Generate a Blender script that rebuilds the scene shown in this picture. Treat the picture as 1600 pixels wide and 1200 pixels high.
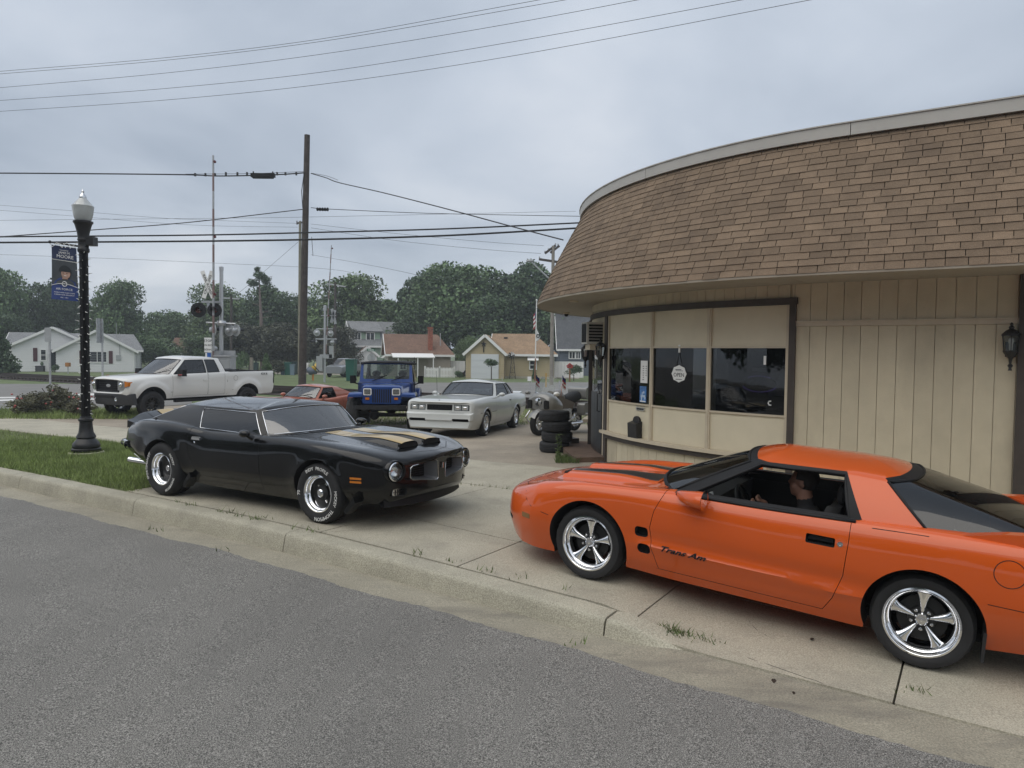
import bpy, bmesh, math, random
import numpy as np
from mathutils import Vector, Matrix, Euler
random.seed(7); rng = np.random.default_rng(7)
R = math.radians; PI = math.pi
SC = bpy.context.scene
for o in list(bpy.data.objects): bpy.data.objects.remove(o)
C = SC.collection
# ---------------------------------------------------------------- camera
CAMZ, FPX = 1.87, 1130.0
cam = bpy.data.objects.new('camera', bpy.data.cameras.new('camera')); C.objects.link(cam); SC.camera = cam
cam.data.sensor_width = 36; cam.data.lens = 36 * FPX / 1600; cam.data.clip_start = .05; cam.data.clip_end = 3000
CM = (Matrix.Rotation(PI / 2 - math.atan(47 / FPX), 3, 'X') @ Matrix.Rotation(R(.6), 3, 'Z'))
cam.matrix_world = Matrix.Translation((0, 0, CAMZ)) @ CM.to_4x4()
# ---------------------------------------------------------------- sky, sun, exposure
SUN_DIR = Vector((-.50, -.40, 1.15)).normalized()
w = bpy.data.worlds.new('World'); SC.world = w; w.use_nodes = True
nt = w.node_tree; N = nt.nodes; L = nt.links
for n in list(N): N.remove(n)
out = N.new('ShaderNodeOutputWorld'); bg = N.new('ShaderNodeBackground'); bg.inputs[1].default_value = .1
sky = N.new('ShaderNodeTexSky'); sky.sky_type = 'NISHITA'; sky.sun_disc = False
sky.sun_elevation = math.asin(SUN_DIR.z); sky.sun_rotation = math.atan2(SUN_DIR.x, SUN_DIR.y)
tc = N.new('ShaderNodeTexCoord'); sep = N.new('ShaderNodeSeparateXYZ'); L.new(tc.outputs['Generated'], sep.inputs[0])
def wm(op, a, b=None, c=None):
    n = N.new('ShaderNodeMath'); n.operation = op
    for i, v in enumerate((a, b, c)):
        if v is None: continue
        if isinstance(v, (int, float)): n.inputs[i].default_value = v
        else: L.new(v, n.inputs[i])
    return n.outputs[0]
zz = wm('ADD', wm('MAXIMUM', sep.outputs[2], 0.0), .16)
cmb = N.new('ShaderNodeCombineXYZ'); L.new(wm('DIVIDE', sep.outputs[0], zz), cmb.inputs[0]); L.new(wm('DIVIDE', sep.outputs[1], zz), cmb.inputs[1])
no = N.new('ShaderNodeTexNoise'); L.new(cmb.outputs[0], no.inputs['Vector']); no.inputs['Scale'].default_value = .75; no.inputs['Detail'].default_value = 7; no.inputs['Roughness'].default_value = .5; no.inputs['Distortion'].default_value = .35
no2 = N.new('ShaderNodeTexNoise'); L.new(cmb.outputs[0], no2.inputs['Vector']); no2.inputs['Scale'].default_value = .33; no2.inputs['Detail'].default_value = 3
cl = wm('ADD', wm('MULTIPLY', no.outputs[0], .5), wm('MULTIPLY', no2.outputs[0], .5))
rmp = N.new('ShaderNodeValToRGB'); L.new(cl, rmp.inputs[0]); e = rmp.color_ramp.elements
e[0].position = .37; e[0].color = (.325, .38, .46, 1); e[1].position = .64; e[1].color = (.82, .845, .885, 1)
m_ = e.new(.5); m_.color = (.53, .585, .665, 1)
vm = N.new('ShaderNodeVectorMath'); vm.operation = 'SCALE'; L.new(rmp.outputs[0], vm.inputs[0])
L.new(wm('MULTIPLY', wm('ADD', wm('MULTIPLY', wm('MAXIMUM', sep.outputs[2], 0.0), .45), 1.0), 10.0), vm.inputs[3])
mx = N.new('ShaderNodeMix'); mx.data_type = 'RGBA'; mx.inputs[0].default_value = .9
L.new(sky.outputs[0], mx.inputs[6]); L.new(vm.outputs[0], mx.inputs[7])
L.new(mx.outputs[2], bg.inputs[0]); L.new(bg.outputs[0], out.inputs[0])
sl = bpy.data.lights.new('sun', 'SUN'); sl.energy = 1.5; sl.angle = R(70); sl.color = (1, .93, .82)
so = bpy.data.objects.new('sun', sl); C.objects.link(so); so.rotation_euler = SUN_DIR.to_track_quat('Z', 'Y').to_euler(); so.location = (-30, -20, 60)
SC.view_settings.view_transform = 'Standard'; SC.view_settings.look = 'None'; SC.view_settings.exposure = 0; SC.view_settings.gamma = 1
SC.view_settings.use_curve_mapping = False
SC.render.engine = 'CYCLES'; SC.cycles.use_denoising = True; SC.cycles.max_bounces = 7; SC.cycles.transparent_max_bounces = 10
SC.cycles.caustics_reflective = False; SC.cycles.caustics_refractive = False
# ---------------------------------------------------------------- pixel <-> place
def ray(px, py): return CM @ Vector(((px - 800) / FPX, -(py - 600) / FPX, -1))
def at(px, py, z=0.0):
    d = ray(px, py); k = (z - CAMZ) / d.z; return Vector((d.x * k, d.y * k, z))
def atd(px, py, Y):
    d = ray(px, py); k = Y / d.y; return Vector((d.x * k, Y, CAMZ + d.z * k))
def grd(px, py):
    p = at(px, py, 0)
    for _ in range(12): p = at(px, py, gz(p.x, p.y))
    return p
def col_at(px, Y): return atd(px, 560, Y).x
CS, SN = .8387, -.5446                       # street direction; t points away from it
def st(s, t): return (CS * s - SN * t, SN * s + CS * t)
def to_st(x, y): return (CS * x + SN * y, -SN * x + CS * y)
def sstep(a, b, v):
    v = min(1, max(0, (v - a) / (b - a))); return v * v * (3 - 2 * v)
ZST = -.20
def fall(s): v = s + 6.0; return v if v > 1.5 else (0 if v < -1.5 else (v + 1.5) ** 2 / 6)
def zst(s): return ZST - .020 * fall(s)
def gz(x, y):
    s, t = to_st(x, y)
    z = -.28 * sstep(9, 23, y) - .12 * sstep(30, 80, y) - .037 * fall(s) * (1 - sstep(6.6, 9.8, t)) * (1 if t > 3 else 0)
    k = sstep(-2.5, -1.75, s)
    k *= 1 - min(1, max(0, (t - 5.05) / 3.3)); return z + (zst(s) + .010 - z) * k if t > 4.9 else z
# ---------------------------------------------------------------- mesh builder
def frame(z, x=None):
    z = Vector(z).normalized()
    a = Vector(x) if x is not None else (Vector((0, 0, 1)) if abs(z.z) < .9 else Vector((1, 0, 0)))
    x = (a - z * a.dot(z)).normalized(); y = z.cross(x)
    return x, y, z
class MB:
    def __init__(s): s.v = []; s.f = []; s.m = []; s.t = []
    def add(s, vs, fs, m=0, tone=.5):
        o = len(s.v); s.v.extend([tuple(v) for v in vs]); s.f.extend([tuple(i + o for i in f) for f in fs]); s.m.extend([m] * len(fs)); s.t.extend([tone] * len(vs)); return s
    def box(s, c, d, rot=None, m=0, tone=.5, taper=1.0):
        hx, hy, hz = d[0] / 2, d[1] / 2, d[2] / 2
        vs = [Vector((x * hx * (taper if z > 0 else 1), y * hy * (taper if z > 0 else 1), z * hz)) for z in (-1, 1) for y in (-1, 1) for x in (-1, 1)]
        if rot is not None: vs = [rot @ v for v in vs]
        c = Vector(c)
        return s.add([v + c for v in vs], [(0, 2, 3, 1), (4, 5, 7, 6), (0, 1, 5, 4), (2, 6, 7, 3), (0, 4, 6, 2), (1, 3, 7, 5)], m, tone)
    def beam(s, p, q, wx, wy, up=(0, 0, 1), m=0, tone=.5):
        p, q = Vector(p), Vector(q); z = (q - p).normalized(); y = Vector(up); y = (y - z * y.dot(z))
        y = y.normalized() if y.length > 1e-5 else frame(z)[0]
        x = y.cross(z); hx, hy = x * wx / 2, y * wy / 2
        vs = [b + a for b in (p, q) for a in (-hx - hy, hx - hy, hx + hy, -hx + hy)]
        return s.add(vs, [(3, 2, 1, 0), (4, 5, 6, 7)] + [(i, (i + 1) % 4, (i + 1) % 4 + 4, i + 4) for i in range(4)], m, tone)
    def tube(s, pts, r, n=8, caps=True, m=0, tone=.5):
        pts = [Vector(p) for p in pts]; rs = r if isinstance(r, (list, tuple)) else [r] * len(pts)
        vs = []; px = None
        for i, p in enumerate(pts):
            d = (pts[min(i + 1, len(pts) - 1)] - pts[max(i - 1, 0)])
            x, y, z = frame(d, px); px = x
            vs += [p + (x * math.cos(2 * PI * k / n) + y * math.sin(2 * PI * k / n)) * rs[i] for k in range(n)]
        fs = [(i * n + k, i * n + (k + 1) % n, (i + 1) * n + (k + 1) % n, (i + 1) * n + k) for i in range(len(pts) - 1) for k in range(n)]
        if caps: fs += [tuple(range(n - 1, -1, -1)), tuple((len(pts) - 1) * n + k for k in range(n))]
        return s.add(vs, fs, m, tone)
    def cyl(s, p, q, r, r2=None, n=16, m=0, tone=.5): return s.tube([p, q], [r, r if r2 is None else r2], n, True, m, tone)
    def lathe(s, prof, o=(0, 0, 0), axis=(0, 0, 1), n=24, m=0, closed=False, caps=False, tone=.5):
        x, y, z = frame(axis); o = Vector(o); vs = []
        for r, h in prof: vs += [o + z * h + (x * math.cos(2 * PI * k / n) + y * math.sin(2 * PI * k / n)) * r for k in range(n)]
        P = len(prof); rg = range(P if closed else P - 1)
        fs = [(i * n + k, i * n + (k + 1) % n, ((i + 1) % P) * n + (k + 1) % n, ((i + 1) % P) * n + k) for i in rg for k in range(n)]
        if caps: fs += [tuple(range(n - 1, -1, -1)), tuple((P - 1) * n + k for k in range(n))]
        return s.add(vs, fs, m, tone)
    def prism(s, poly, o, ux, uy, h, m=0, tone=.5):
        """poly in (ux,uy) at o, pushed along h (a vector)"""
        o, ux, uy, h = Vector(o), Vector(ux), Vector(uy), Vector(h); n = len(poly)
        a = [o + ux * p[0] + uy * p[1] for p in poly]
        if ux.cross(uy).dot(h) < 0: a.reverse()
        ar = sum(poly[i][0] * poly[(i + 1) % n][1] - poly[(i + 1) % n][0] * poly[i][1] for i in range(n))
        if ar < 0: a.reverse()
        return s.add(a + [p + h for p in a], [tuple(range(n - 1, -1, -1)), tuple(range(n, 2 * n))] + [(i, (i + 1) % n, (i + 1) % n + n, i + n) for i in range(n)], m, tone)
    def grid(s, rows, m=0, close=False, tone=.5):
        n = len(rows[0]); vs = [p for r in rows for p in r]; cc = n if close else n - 1
        return s.add(vs, [(i * n + k, i * n + (k + 1) % n, (i + 1) * n + (k + 1) % n, (i + 1) * n + k) for i in range(len(rows) - 1) for k in range(cc)], m, tone)
    def ell(s, c, r, nu=16, nv=10, rot=None, m=0, tone=.5):
        c = Vector(c); rows = []
        for j in range(nv + 1):
            a = -PI / 2 + PI * j / nv; rr = max(math.cos(a), .002)
            row = [Vector((rr * math.cos(2 * PI * k / nu) * r[0], rr * math.sin(2 * PI * k / nu) * r[1], math.sin(a) * r[2])) for k in range(nu)]
            rows.append([c + (rot @ v if rot is not None else v) for v in row])
        return s.grid(rows, m, True, tone)
    def text(s, string, size, o, ux, uy, depth=.002, align='CENTER', m=0, sx=1.0, shear=0.0, fn=None):
        vs, fs = text_geo(string, align, shear, depth / size)
        o, ux, uy = Vector(o), Vector(ux).normalized(), Vector(uy).normalized(); uz = ux.cross(uy)
        P = [o + ux * v[0] * size * sx + uy * v[1] * size + uz * (v[2] * size) for v in vs]
        if fn: P = [fn(v[0] * size * sx, v[1] * size, v[2] * size) for v in vs]
        return s.add(P, fs, m)
    def obj(s, name, mats, parent=None, smooth=None, loc=None):
        me = bpy.data.meshes.new(name); me.from_pydata(s.v, [], s.f)
        mats = mats if isinstance(mats, (list, tuple)) else [mats]
        for x in mats: me.materials.append(x)
        if len(mats) > 1: me.polygons.foreach_set('material_index', s.m)
        a = me.attributes.new('tone', 'FLOAT', 'POINT'); a.data.foreach_set('value', s.t)
        if smooth is not None:
            me.polygons.foreach_set('use_smooth', [True] * len(me.polygons))
            if smooth < 180: me.set_sharp_from_angle(angle=R(smooth))
        me.update()
        ob = bpy.data.objects.new(name, me); C.objects.link(ob)
        if loc is not None: ob.location = loc
        if parent is not None: ob.parent = parent
        return ob
_tc = {}
def text_geo(string, align, shear, depth):
    k = (string, align, shear, round(depth, 5))
    if k not in _tc:
        cu = bpy.data.curves.new('t', 'FONT'); cu.body = string; cu.align_x = align; cu.align_y = 'CENTER'; cu.size = 1; cu.extrude = depth; cu.resolution_u = 2; cu.shear = shear; cu.offset = .022 if shear else 0
        ob = bpy.data.objects.new('t', cu); C.objects.link(ob); dg = bpy.context.evaluated_depsgraph_get()
        me = bpy.data.meshes.new_from_object(ob.evaluated_get(dg))
        _tc[k] = ([tuple(v.co) for v in me.vertices], [tuple(p.vertices) for p in me.polygons])
        bpy.data.objects.remove(ob); bpy.data.curves.remove(cu); bpy.data.meshes.remove(me)
    return _tc[k]
def tag(o, label=None, cat=None, group=None, kind=None):
    if label: o['label'] = label
    if cat: o['category'] = cat
    if group: o['group'] = group
    if kind: o['kind'] = kind
    return o
def thing(name, label, cat, loc=(0, 0, 0), rotz=0.0, group=None, kind=None):
    o = bpy.data.objects.new(name, None); C.objects.link(o); o.location = loc; o.rotation_euler = (0, 0, rotz); o.empty_display_size = .2
    return tag(o, label, cat, group, kind)
def copy_tree(o, parent=None):
    c = o.copy(); C.objects.link(c)
    if parent is not None: c.parent = parent
    for ch in [x for x in KIDS.get(o.name, [])] if o.name in KIDS else list(o.children): copy_tree(ch, c)
    return c
KIDS = {}
# ---------------------------------------------------------------- materials
def mat(name, col, rough=.6, metal=0.0, var=0.0, vs=3.0, bump=0.0, bs=40.0, coat=0.0, spec=.5, tone=0.0, col2=None, det=5.0, emit=None):
    m = bpy.data.materials.new(name); m.use_nodes = True; t = m.node_tree; b = t.nodes['Principled BSDF']
    b.inputs['Base Color'].default_value = (*col, 1); b.inputs['Roughness'].default_value = rough; b.inputs['Metallic'].default_value = metal
    b.inputs['Specular IOR Level'].default_value = spec
    if coat: b.inputs['Coat Weight'].default_value = coat; b.inputs['Coat Roughness'].default_value = .03
    if emit: b.inputs['Emission Color'].default_value = (*emit[:3], 1); b.inputs['Emission Strength'].default_value = emit[3]
    src = None
    if var or bump:
        tcn = t.nodes.new('ShaderNodeTexCoord')
    if var or col2:
        nz = t.nodes.new('ShaderNodeTexNoise'); nz.inputs['Scale'].default_value = vs; nz.inputs['Detail'].default_value = det; nz.inputs['Roughness'].default_value = .62
        t.links.new(tcn.outputs['Object'], nz.inputs['Vector'])
        rp = t.nodes.new('ShaderNodeValToRGB'); rp.color_ramp.elements[0].position = .3; rp.color_ramp.elements[1].position = .7
        c2 = col2 or tuple(min(1, c * (1 + var)) for c in col); c1 = col if col2 else tuple(c * (1 - var) for c in col)
        rp.color_ramp.elements[0].color = (*c1, 1); rp.color_ramp.elements[1].color = (*c2, 1)
        t.links.new(nz.outputs[0], rp.inputs[0]); src = rp.outputs[0]
    if tone:
        at_ = t.nodes.new('ShaderNodeAttribute'); at_.attribute_name = 'tone'
        mr = t.nodes.new('ShaderNodeMapRange'); mr.inputs[3].default_value = 1 - tone; mr.inputs[4].default_value = 1 + tone
        t.links.new(at_.outputs['Fac'], mr.inputs[0])
        mm = t.nodes.new('ShaderNodeVectorMath'); mm.operation = 'SCALE'
        if src: t.links.new(src, mm.inputs[0])
        else: mm.inputs[0].default_value = col
        t.links.new(mr.outputs[0], mm.inputs[3]); src = mm.outputs[0]
    if src: t.links.new(src, b.inputs['Base Color'])
    if bump:
        nb = t.nodes.new('ShaderNodeTexNoise'); nb.inputs['Scale'].default_value = bs; nb.inputs['Detail'].default_value = 4
        t.links.new(tcn.outputs['Object'], nb.inputs['Vector'])
        bp = t.nodes.new('ShaderNodeBump'); bp.inputs['Strength'].default_value = bump; bp.inputs['Distance'].default_value = .02
        t.links.new(nb.outputs[0], bp.inputs['Height']); t.links.new(bp.outputs[0], b.inputs['Normal'])
    return m
def speckle(m, scale, lo, hi, amt):
    """fine aggregate: multiplies the base colour by a hard grained noise"""
    t = m.node_tree; b = t.nodes['Principled BSDF']; tcn = t.nodes.new('ShaderNodeTexCoord')
    nz = t.nodes.new('ShaderNodeTexNoise'); nz.inputs['Scale'].default_value = scale; nz.inputs['Detail'].default_value = 2; nz.inputs['Roughness'].default_value = .8
    t.links.new(tcn.outputs['Object'], nz.inputs['Vector'])
    mr = t.nodes.new('ShaderNodeMapRange'); mr.inputs[1].default_value = lo; mr.inputs[2].default_value = hi; mr.inputs[3].default_value = 1 - amt; mr.inputs[4].default_value = 1 + amt
    t.links.new(nz.outputs[0], mr.inputs[0])
    mm = t.nodes.new('ShaderNodeVectorMath'); mm.operation = 'SCALE'
    lk = b.inputs['Base Color'].links
    if lk: t.links.new(lk[0].from_socket, mm.inputs[0])
    else: mm.inputs[0].default_value = b.inputs['Base Color'].default_value[:3]
    t.links.new(mr.outputs[0], mm.inputs[3]); t.links.new(mm.outputs[0], b.inputs['Base Color'])
    return m
def stains(m, scale, col, lo, hi, amt, stretch=(1, 1, 1), rotz=0):
    t = m.node_tree; b = t.nodes['Principled BSDF']; tcn = t.nodes.new('ShaderNodeTexCoord'); mp = t.nodes.new('ShaderNodeMapping')
    mp.inputs['Scale'].default_value = stretch; mp.inputs['Rotation'].default_value = (0, 0, rotz); t.links.new(tcn.outputs['Object'], mp.inputs[0])
    nz = t.nodes.new('ShaderNodeTexNoise'); nz.inputs['Scale'].default_value = scale; nz.inputs['Detail'].default_value = 6; nz.inputs['Roughness'].default_value = .6
    t.links.new(mp.outputs[0], nz.inputs['Vector'])
    mr = t.nodes.new('ShaderNodeMapRange'); mr.inputs[1].default_value = lo; mr.inputs[2].default_value = hi; mr.inputs[3].default_value = 0; mr.inputs[4].default_value = amt
    t.links.new(nz.outputs[0], mr.inputs[0])
    mx = t.nodes.new('ShaderNodeMix'); mx.data_type = 'RGBA'; t.links.new(mr.outputs[0], mx.inputs[0])
    lk = b.inputs['Base Color'].links
    if lk: t.links.new(lk[0].from_socket, mx.inputs[6])
    else: mx.inputs[6].default_value = b.inputs['Base Color'].default_value
    mx.inputs[7].default_value = (*col, 1); t.links.new(mx.outputs[2], b.inputs['Base Color'])
    return m
def glass(name, tint, refl=1.5, dark=None):
    """thin pane: Fresnel mirror over tinted see-through"""
    m = bpy.data.materials.new(name); m.use_nodes = True; t = m.node_tree; t.nodes.remove(t.nodes['Principled BSDF'])
    g = t.nodes.new('ShaderNodeBsdfGlossy'); g.inputs['Roughness'].default_value = .015
    tr = t.nodes.new('ShaderNodeBsdfTransparent'); tr.inputs[0].default_value = (*tint, 1)
    fr = t.nodes.new('ShaderNodeFresnel'); fr.inputs[0].default_value = refl
    mx = t.nodes.new('ShaderNodeMixShader'); t.links.new(fr.outputs[0], mx.inputs[0]); t.links.new(tr.outputs[0], mx.inputs[1]); t.links.new(g.outputs[0], mx.inputs[2])
    t.links.new(mx.outputs[0], t.nodes['Material Output'].inputs[0]); return m
M = {}
M['chrome'] = mat('chrome', (.82, .83, .85), .07, 1.0)
M['chrome_dull'] = mat('chrome_dull', (.62, .63, .64), .22, 1.0)
M['black_plastic'] = mat('black_plastic', (.010, .010, .011), .5, spec=.22)
M['black_paint'] = mat('black_paint', (.012, .012, .013), .3, coat=.3)
M['rubber'] = mat('rubber', (.016, .016, .017), .78, var=.25, vs=9, bump=.15, bs=90)
M['dark'] = mat('dark', (.006, .006, .006), .9)
M['interior'] = mat('interior', (.014, .014, .015), .7, bump=.1, bs=120)
M['white'] = mat('white', (.78, .78, .76), .5)
M['white_letter'] = mat('white_letter', (.72, .72, .70), .6, var=.15, vs=60)
M['amber'] = mat('amber', (.55, .17, .01), .25, coat=.6)
M['red_lens'] = mat('red_lens', (.30, .012, .01), .2, coat=.6)
M['lens'] = glass('lens', (.92, .94, .95), 1.5)
M['silver'] = mat('silver', (.50, .51, .52), .38, .7)
M['grey_metal'] = mat('grey_metal', (.40, .41, .42), .5, .3, var=.12, vs=6)
M['galv'] = mat('galv', (.42, .43, .44), .55, .35, var=.2, vs=9)
M['wood_pole'] = mat('wood_pole', (.060, .050, .044), .85, var=.35, vs=5, bump=.3, bs=30)
M['black_metal'] = mat('black_metal', (.011, .011, .012), .42, var=.3, vs=20)
M['wire'] = mat('wire', (.02, .02, .022), .6)
# ================================================================ GROUND
M['asphalt'] = stains(speckle(mat('asphalt', (.185, .178, .163), .88, var=.10, vs=.9, bump=.5, bs=150), 150, .36, .64, .8), .5, (.115, .112, .105), .5, .75, .55, (1, .25, 1), R(33))
speckle(M['asphalt'], 75, .38, .66, .3)
M['concrete'] = stains(speckle(mat('concrete', (.395, .367, .29), .86, var=.13, vs=1.3, bump=.22, bs=90, tone=.10), 95, .35, .66, .30), 1.7, (.17, .156, .13), .52, .78, .48)
M['kerb'] = stains(speckle(mat('kerb', (.365, .343, .27), .88, var=.14, vs=2.0, bump=.28, bs=80, tone=.10), 90, .35, .66, .30), 2.2, (.16, .148, .128), .5, .8, .5, (1, .35, .8), R(33))
M['gutter'] = stains(speckle(mat('gutter', (.275, .253, .196), .88, var=.15, vs=1.5, bump=.2, bs=90), 90, .35, .66, .30), 1.8, (.125, .115, .10), .53, .72, .6, (.6, 2.2, 1), R(33))
M['lot'] = stains(speckle(stains(mat('lot', (.33, .285, .225), .92, var=.16, vs=1.2, bump=.5, bs=45), .5, (.19, .17, .14), .45, .7, .7), 60, .35, .68, .24), .33, (.12, .108, .092), .56, .72, .7)
M['lawn'] = stains(mat('lawn', (.105, .14, .055), .95, var=.35, vs=1.5, bump=.6, bs=40), .35, (.10, .115, .045), .45, .75, .55)
M['soil'] = mat('soil', (.12, .135, .06), .95, var=.35, vs=5, bump=.8, bs=50)
M['road_grey'] = speckle(mat('road_grey', (.185, .180, .170), .9, var=.14, vs=.6), 20, .35, .7, .12)
M['joint'] = mat('joint', (.05, .045, .037), .95, var=.4, vs=8)

def sheet(name, poly, z, material, kind='structure'):
    mb = MB(); mb.add([(p[0], p[1], z) for p in poly], [tuple(range(len(poly)))]); o = mb.obj(name, material); o['kind'] = kind; return o
def draped(name, s0, s1, t0, t1, ds, dt, dz, material, mb=None, tone=.5, zf=gz):
    own = mb is None; mb = mb or MB()
    ns = max(1, math.ceil((s1 - s0) / ds)); ntt = max(1, math.ceil((t1 - t0) / dt)); rows = []
    for i in range(ns + 1):
        r = []
        for j in range(ntt + 1):
            x, y = st(s0 + (s1 - s0) * i / ns, t0 + (t1 - t0) * j / ntt); r.append((x, y, zf(x, y) + dz))
        rows.append(r)
    rows.reverse(); mb.grid(rows, tone=tone)
    if own:
        o = mb.obj(name, material, smooth=180); o['kind'] = 'structure'; return o
# far terrain to the horizon, then the lot, both one sheet each
mb = MB(); rows = []
ys = [3.5, 8, 12, 16, 20, 24, 30, 40, 60, 90, 150, 400, 1500]
for y in ys: rows.append([(x, y, gz(0, y) - .35 * (y < 14) - .02 - .02 * (y > 100)) for x in np.linspace(-1.5 * y - 20, 1.5 * y + 20, 14)])
mb.grid(rows); tag(mb.obj('ground', M['lawn'], smooth=180), kind='structure')
draped('parking_lot', -27, 22, 8.4, 24.2, .8, .8, -.006, M['lot'])
# street: asphalt and concrete gutter
mb = MB(); rows = []
for t, dz in ((-28, -.12), (-4, .05), (.5, .045), (3.2, .012), (4.45, 0)): rows.append([(*st(s, t), zst(s) + dz) for s in np.linspace(-120, 60, 121)])
rows_e = []                                        # ragged edge against the gutter
for s in np.arange(-40, 20, .07): rows_e.append((*st(s, 4.575 + .035 * math.sin(s * 3.1) * math.sin(s * 1.3 + 1) + random.uniform(-.014, .014)), zst(s) + .002))
mb.grid(rows)
b_ = [(*st(s, 4.40), zst(s) - .003) for s in np.arange(-40, 20, .07)]
mb.grid([b_, rows_e])
tag(mb.obj('street', M['asphalt']), kind='structure')
mb = MB(); mb.grid([[(*st(s, 4.3), zst(s) - .012) for s in np.linspace(-120, 60, 121)], [(*st(s, 4.93), zst(s) - .004) for s in np.linspace(-120, 60, 121)], [(*st(s, 5.06), zst(s) + .004) for s in np.linspace(-120, 60, 121)]])
tag(mb.obj('gutter', M['gutter']), kind='structure')
# kerb, cast in lengths with open joints
kerb = thing('kerb', None, None, kind='structure')
PROF = [(4.93, -.22), (4.95, -.13), (4.968, -.045), (4.978, -.022), (4.996, -.007), (5.02, -.001), (5.19, 0), (5.19, -.25)]
def kerb_piece(s0, s1, end=False):
    mb = MB(); rows = []; n = 14
    for i in range(n + 1):
        s = s0 + (s1 - s0) * i / n; k = 1.0
        if end: k = 1 - sstep(.15, 1.0, i / n) * .93
        row = []
        for t, z in PROF:
            x, y = st(s, t if not end else t + (.10 * sstep(.3, 1, i / n) if z > -.2 else 0))
            b = gz(*st(s0, 5.2)) if end else gz(*st(s, 5.2))
            zs_ = zst(s); zz = zs_ + (z + b - zs_) * k if z > -.2 else zs_ - .05
            if end and z <= -.2: zz = zs_ - .05
            row.append((x, y, zz + random.uniform(-.002, .002) + (random.uniform(-.006, .004) if end and z > -.1 else 0)))
        rows.append(row)
    mb.grid(rows, tone=random.uniform(.2, .8)); m_ = len(PROF)
    mb.f += [tuple(range(m_)), tuple(range(n * m_ + m_ - 1, n * m_ - 1, -1))]; mb.m += [0, 0]
    mb.obj('kerb_stone', M['kerb'], kerb, smooth=50)
js = [-2.36, -6.02, -8.85] + [-8.85 - 3.05 * k for k in range(1, 14)]
for a, b in zip(js[1:], js): kerb_piece(a + .005, b - .005)
kerb_piece(-2.35, -1.72, True)
# concrete slabs: each one a piece, joints open over a dark bed
walk = thing('sidewalk', None, None, kind='structure')
def slab(s0, s1, t0, t1, g=.007):
    mb = MB(); draped('', s0 + g, s1 - g, t0 + g, t1 - g, .3, .3, .006 + random.uniform(-.002, .002), None, mb, random.uniform(.15, .85))
    x, y = st(s0, t0)
    # thickness along the edges
    n = len(mb.v); ns = max(1, math.ceil((s1 - s0 - 2 * g) / .3)) + 1; ntt = n // ns
    rim = [i * ntt for i in range(ns)] + [(ns - 1) * ntt + j for j in range(1, ntt)] + [i * ntt + ntt - 1 for i in range(ns - 2, -1, -1)] + [j for j in range(ntt - 2, 0, -1)]
    low = [(mb.v[i][0], mb.v[i][1], mb.v[i][2] - .09) for i in rim]; o = len(mb.v); mb.v += low; mb.t += [mb.t[0]] * len(low); k = len(rim)
    for i in range(k): mb.f.append((rim[i], rim[(i + 1) % k], o + (i + 1) % k, o + i)); mb.m.append(0)
    return mb.obj('concrete_slab', M['concrete'], walk, smooth=40)
sj = [-9.45, -7.6, -5.75, -3.95, -2.2, -.4, 1.38, 3.16, 4.94, 6.72, 8.5]
for a, b in zip(sj, sj[1:]): slab(a, b, 5.20 if b <= -2.1 else 5.05, 6.25)
for a, b in zip(sj[::1], sj[1::1]): slab(a, b, 6.25, 8.35)
sk = [-27.5, -24.4, -21.3, -18.2, -15.1, -12.0, -9.45, -6.6, -3.95, -1.3, 1.38, 4.0, 6.72, 9.4]
for a, b in zip(sk, sk[1:]): slab(a, b, 8.35, 10.55)
mb = MB(); draped('', -9.5, 9.4, 5.02, 10.6, .3, .4, -.035, None, mb); draped('', -27.5, -9.5, 8.3, 10.6, .5, .5, -.035, None, mb)
tag(mb.obj('slab_bed', M['joint'], smooth=180), kind='structure')
# verge soil and grass blades
verge = draped('verge', -45, -9.47, 5.19, 8.36, .5, .4, -.015, M['soil'])
M['grass'] = mat('grass', (.19, .25, .075), .7, var=.25, vs=1.2, tone=.5)
def blades(name, pts, h0, h1, wd, m, label=None, lean=.5):
    n = len(pts); P = np.asarray(pts); a = rng.uniform(0, 2 * PI, n); h = rng.uniform(h0, h1, n); b = rng.uniform(0, 2 * PI, n); l = rng.uniform(.1, lean, n) * h
    dx, dy = np.cos(a) * wd, np.sin(a) * wd; V = np.empty((n, 3, 3))
    V[:, 0] = P - np.c_[dx, dy, np.zeros(n)]; V[:, 1] = P + np.c_[dx, dy, np.zeros(n)]; V[:, 2] = P + np.c_[np.cos(b) * l, np.sin(b) * l, h]
    me = bpy.data.meshes.new(name); me.from_pydata(V.reshape(-1, 3).tolist(), [], np.arange(3 * n).reshape(-1, 3).tolist()); me.materials.append(m)
    t = me.attributes.new('tone', 'FLOAT', 'POINT'); t.data.foreach_set('value', np.repeat(rng.uniform(0, 1, n), 3))
    ob = bpy.data.objects.new(name, me); C.objects.link(ob); ob['kind'] = 'stuff'
    if label: ob['label'] = label
    return ob
def scatter(n, s0, s1, t0, t1, ok=None):
    out = []
    while len(out) < n:
        s, t = random.uniform(s0, s1), random.uniform(t0, t1)
        if ok and not ok(s, t): continue
        x, y = st(s, t); out.append((x, y, gz(x, y) - .01))
    return out
def edge_ok(s, t):
    return t > 5.21 + .03 * math.sin(s * 5) and t < 8.33 + .03 * math.sin(s * 3) and s < -9.48 + .12 * math.sin(t * 4) + random.uniform(-.05, .1)
tag(blades('verge_grass', scatter(70000, -17.5, -9.3, 5.19, 8.38, edge_ok) + scatter(24000, -34, -17.5, 5.19, 8.38, edge_ok), .035, .105, .004, M['grass'], 'mown green grass on the verge between kerb and sidewalk', .9), cat='grass', kind='stuff')
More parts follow.
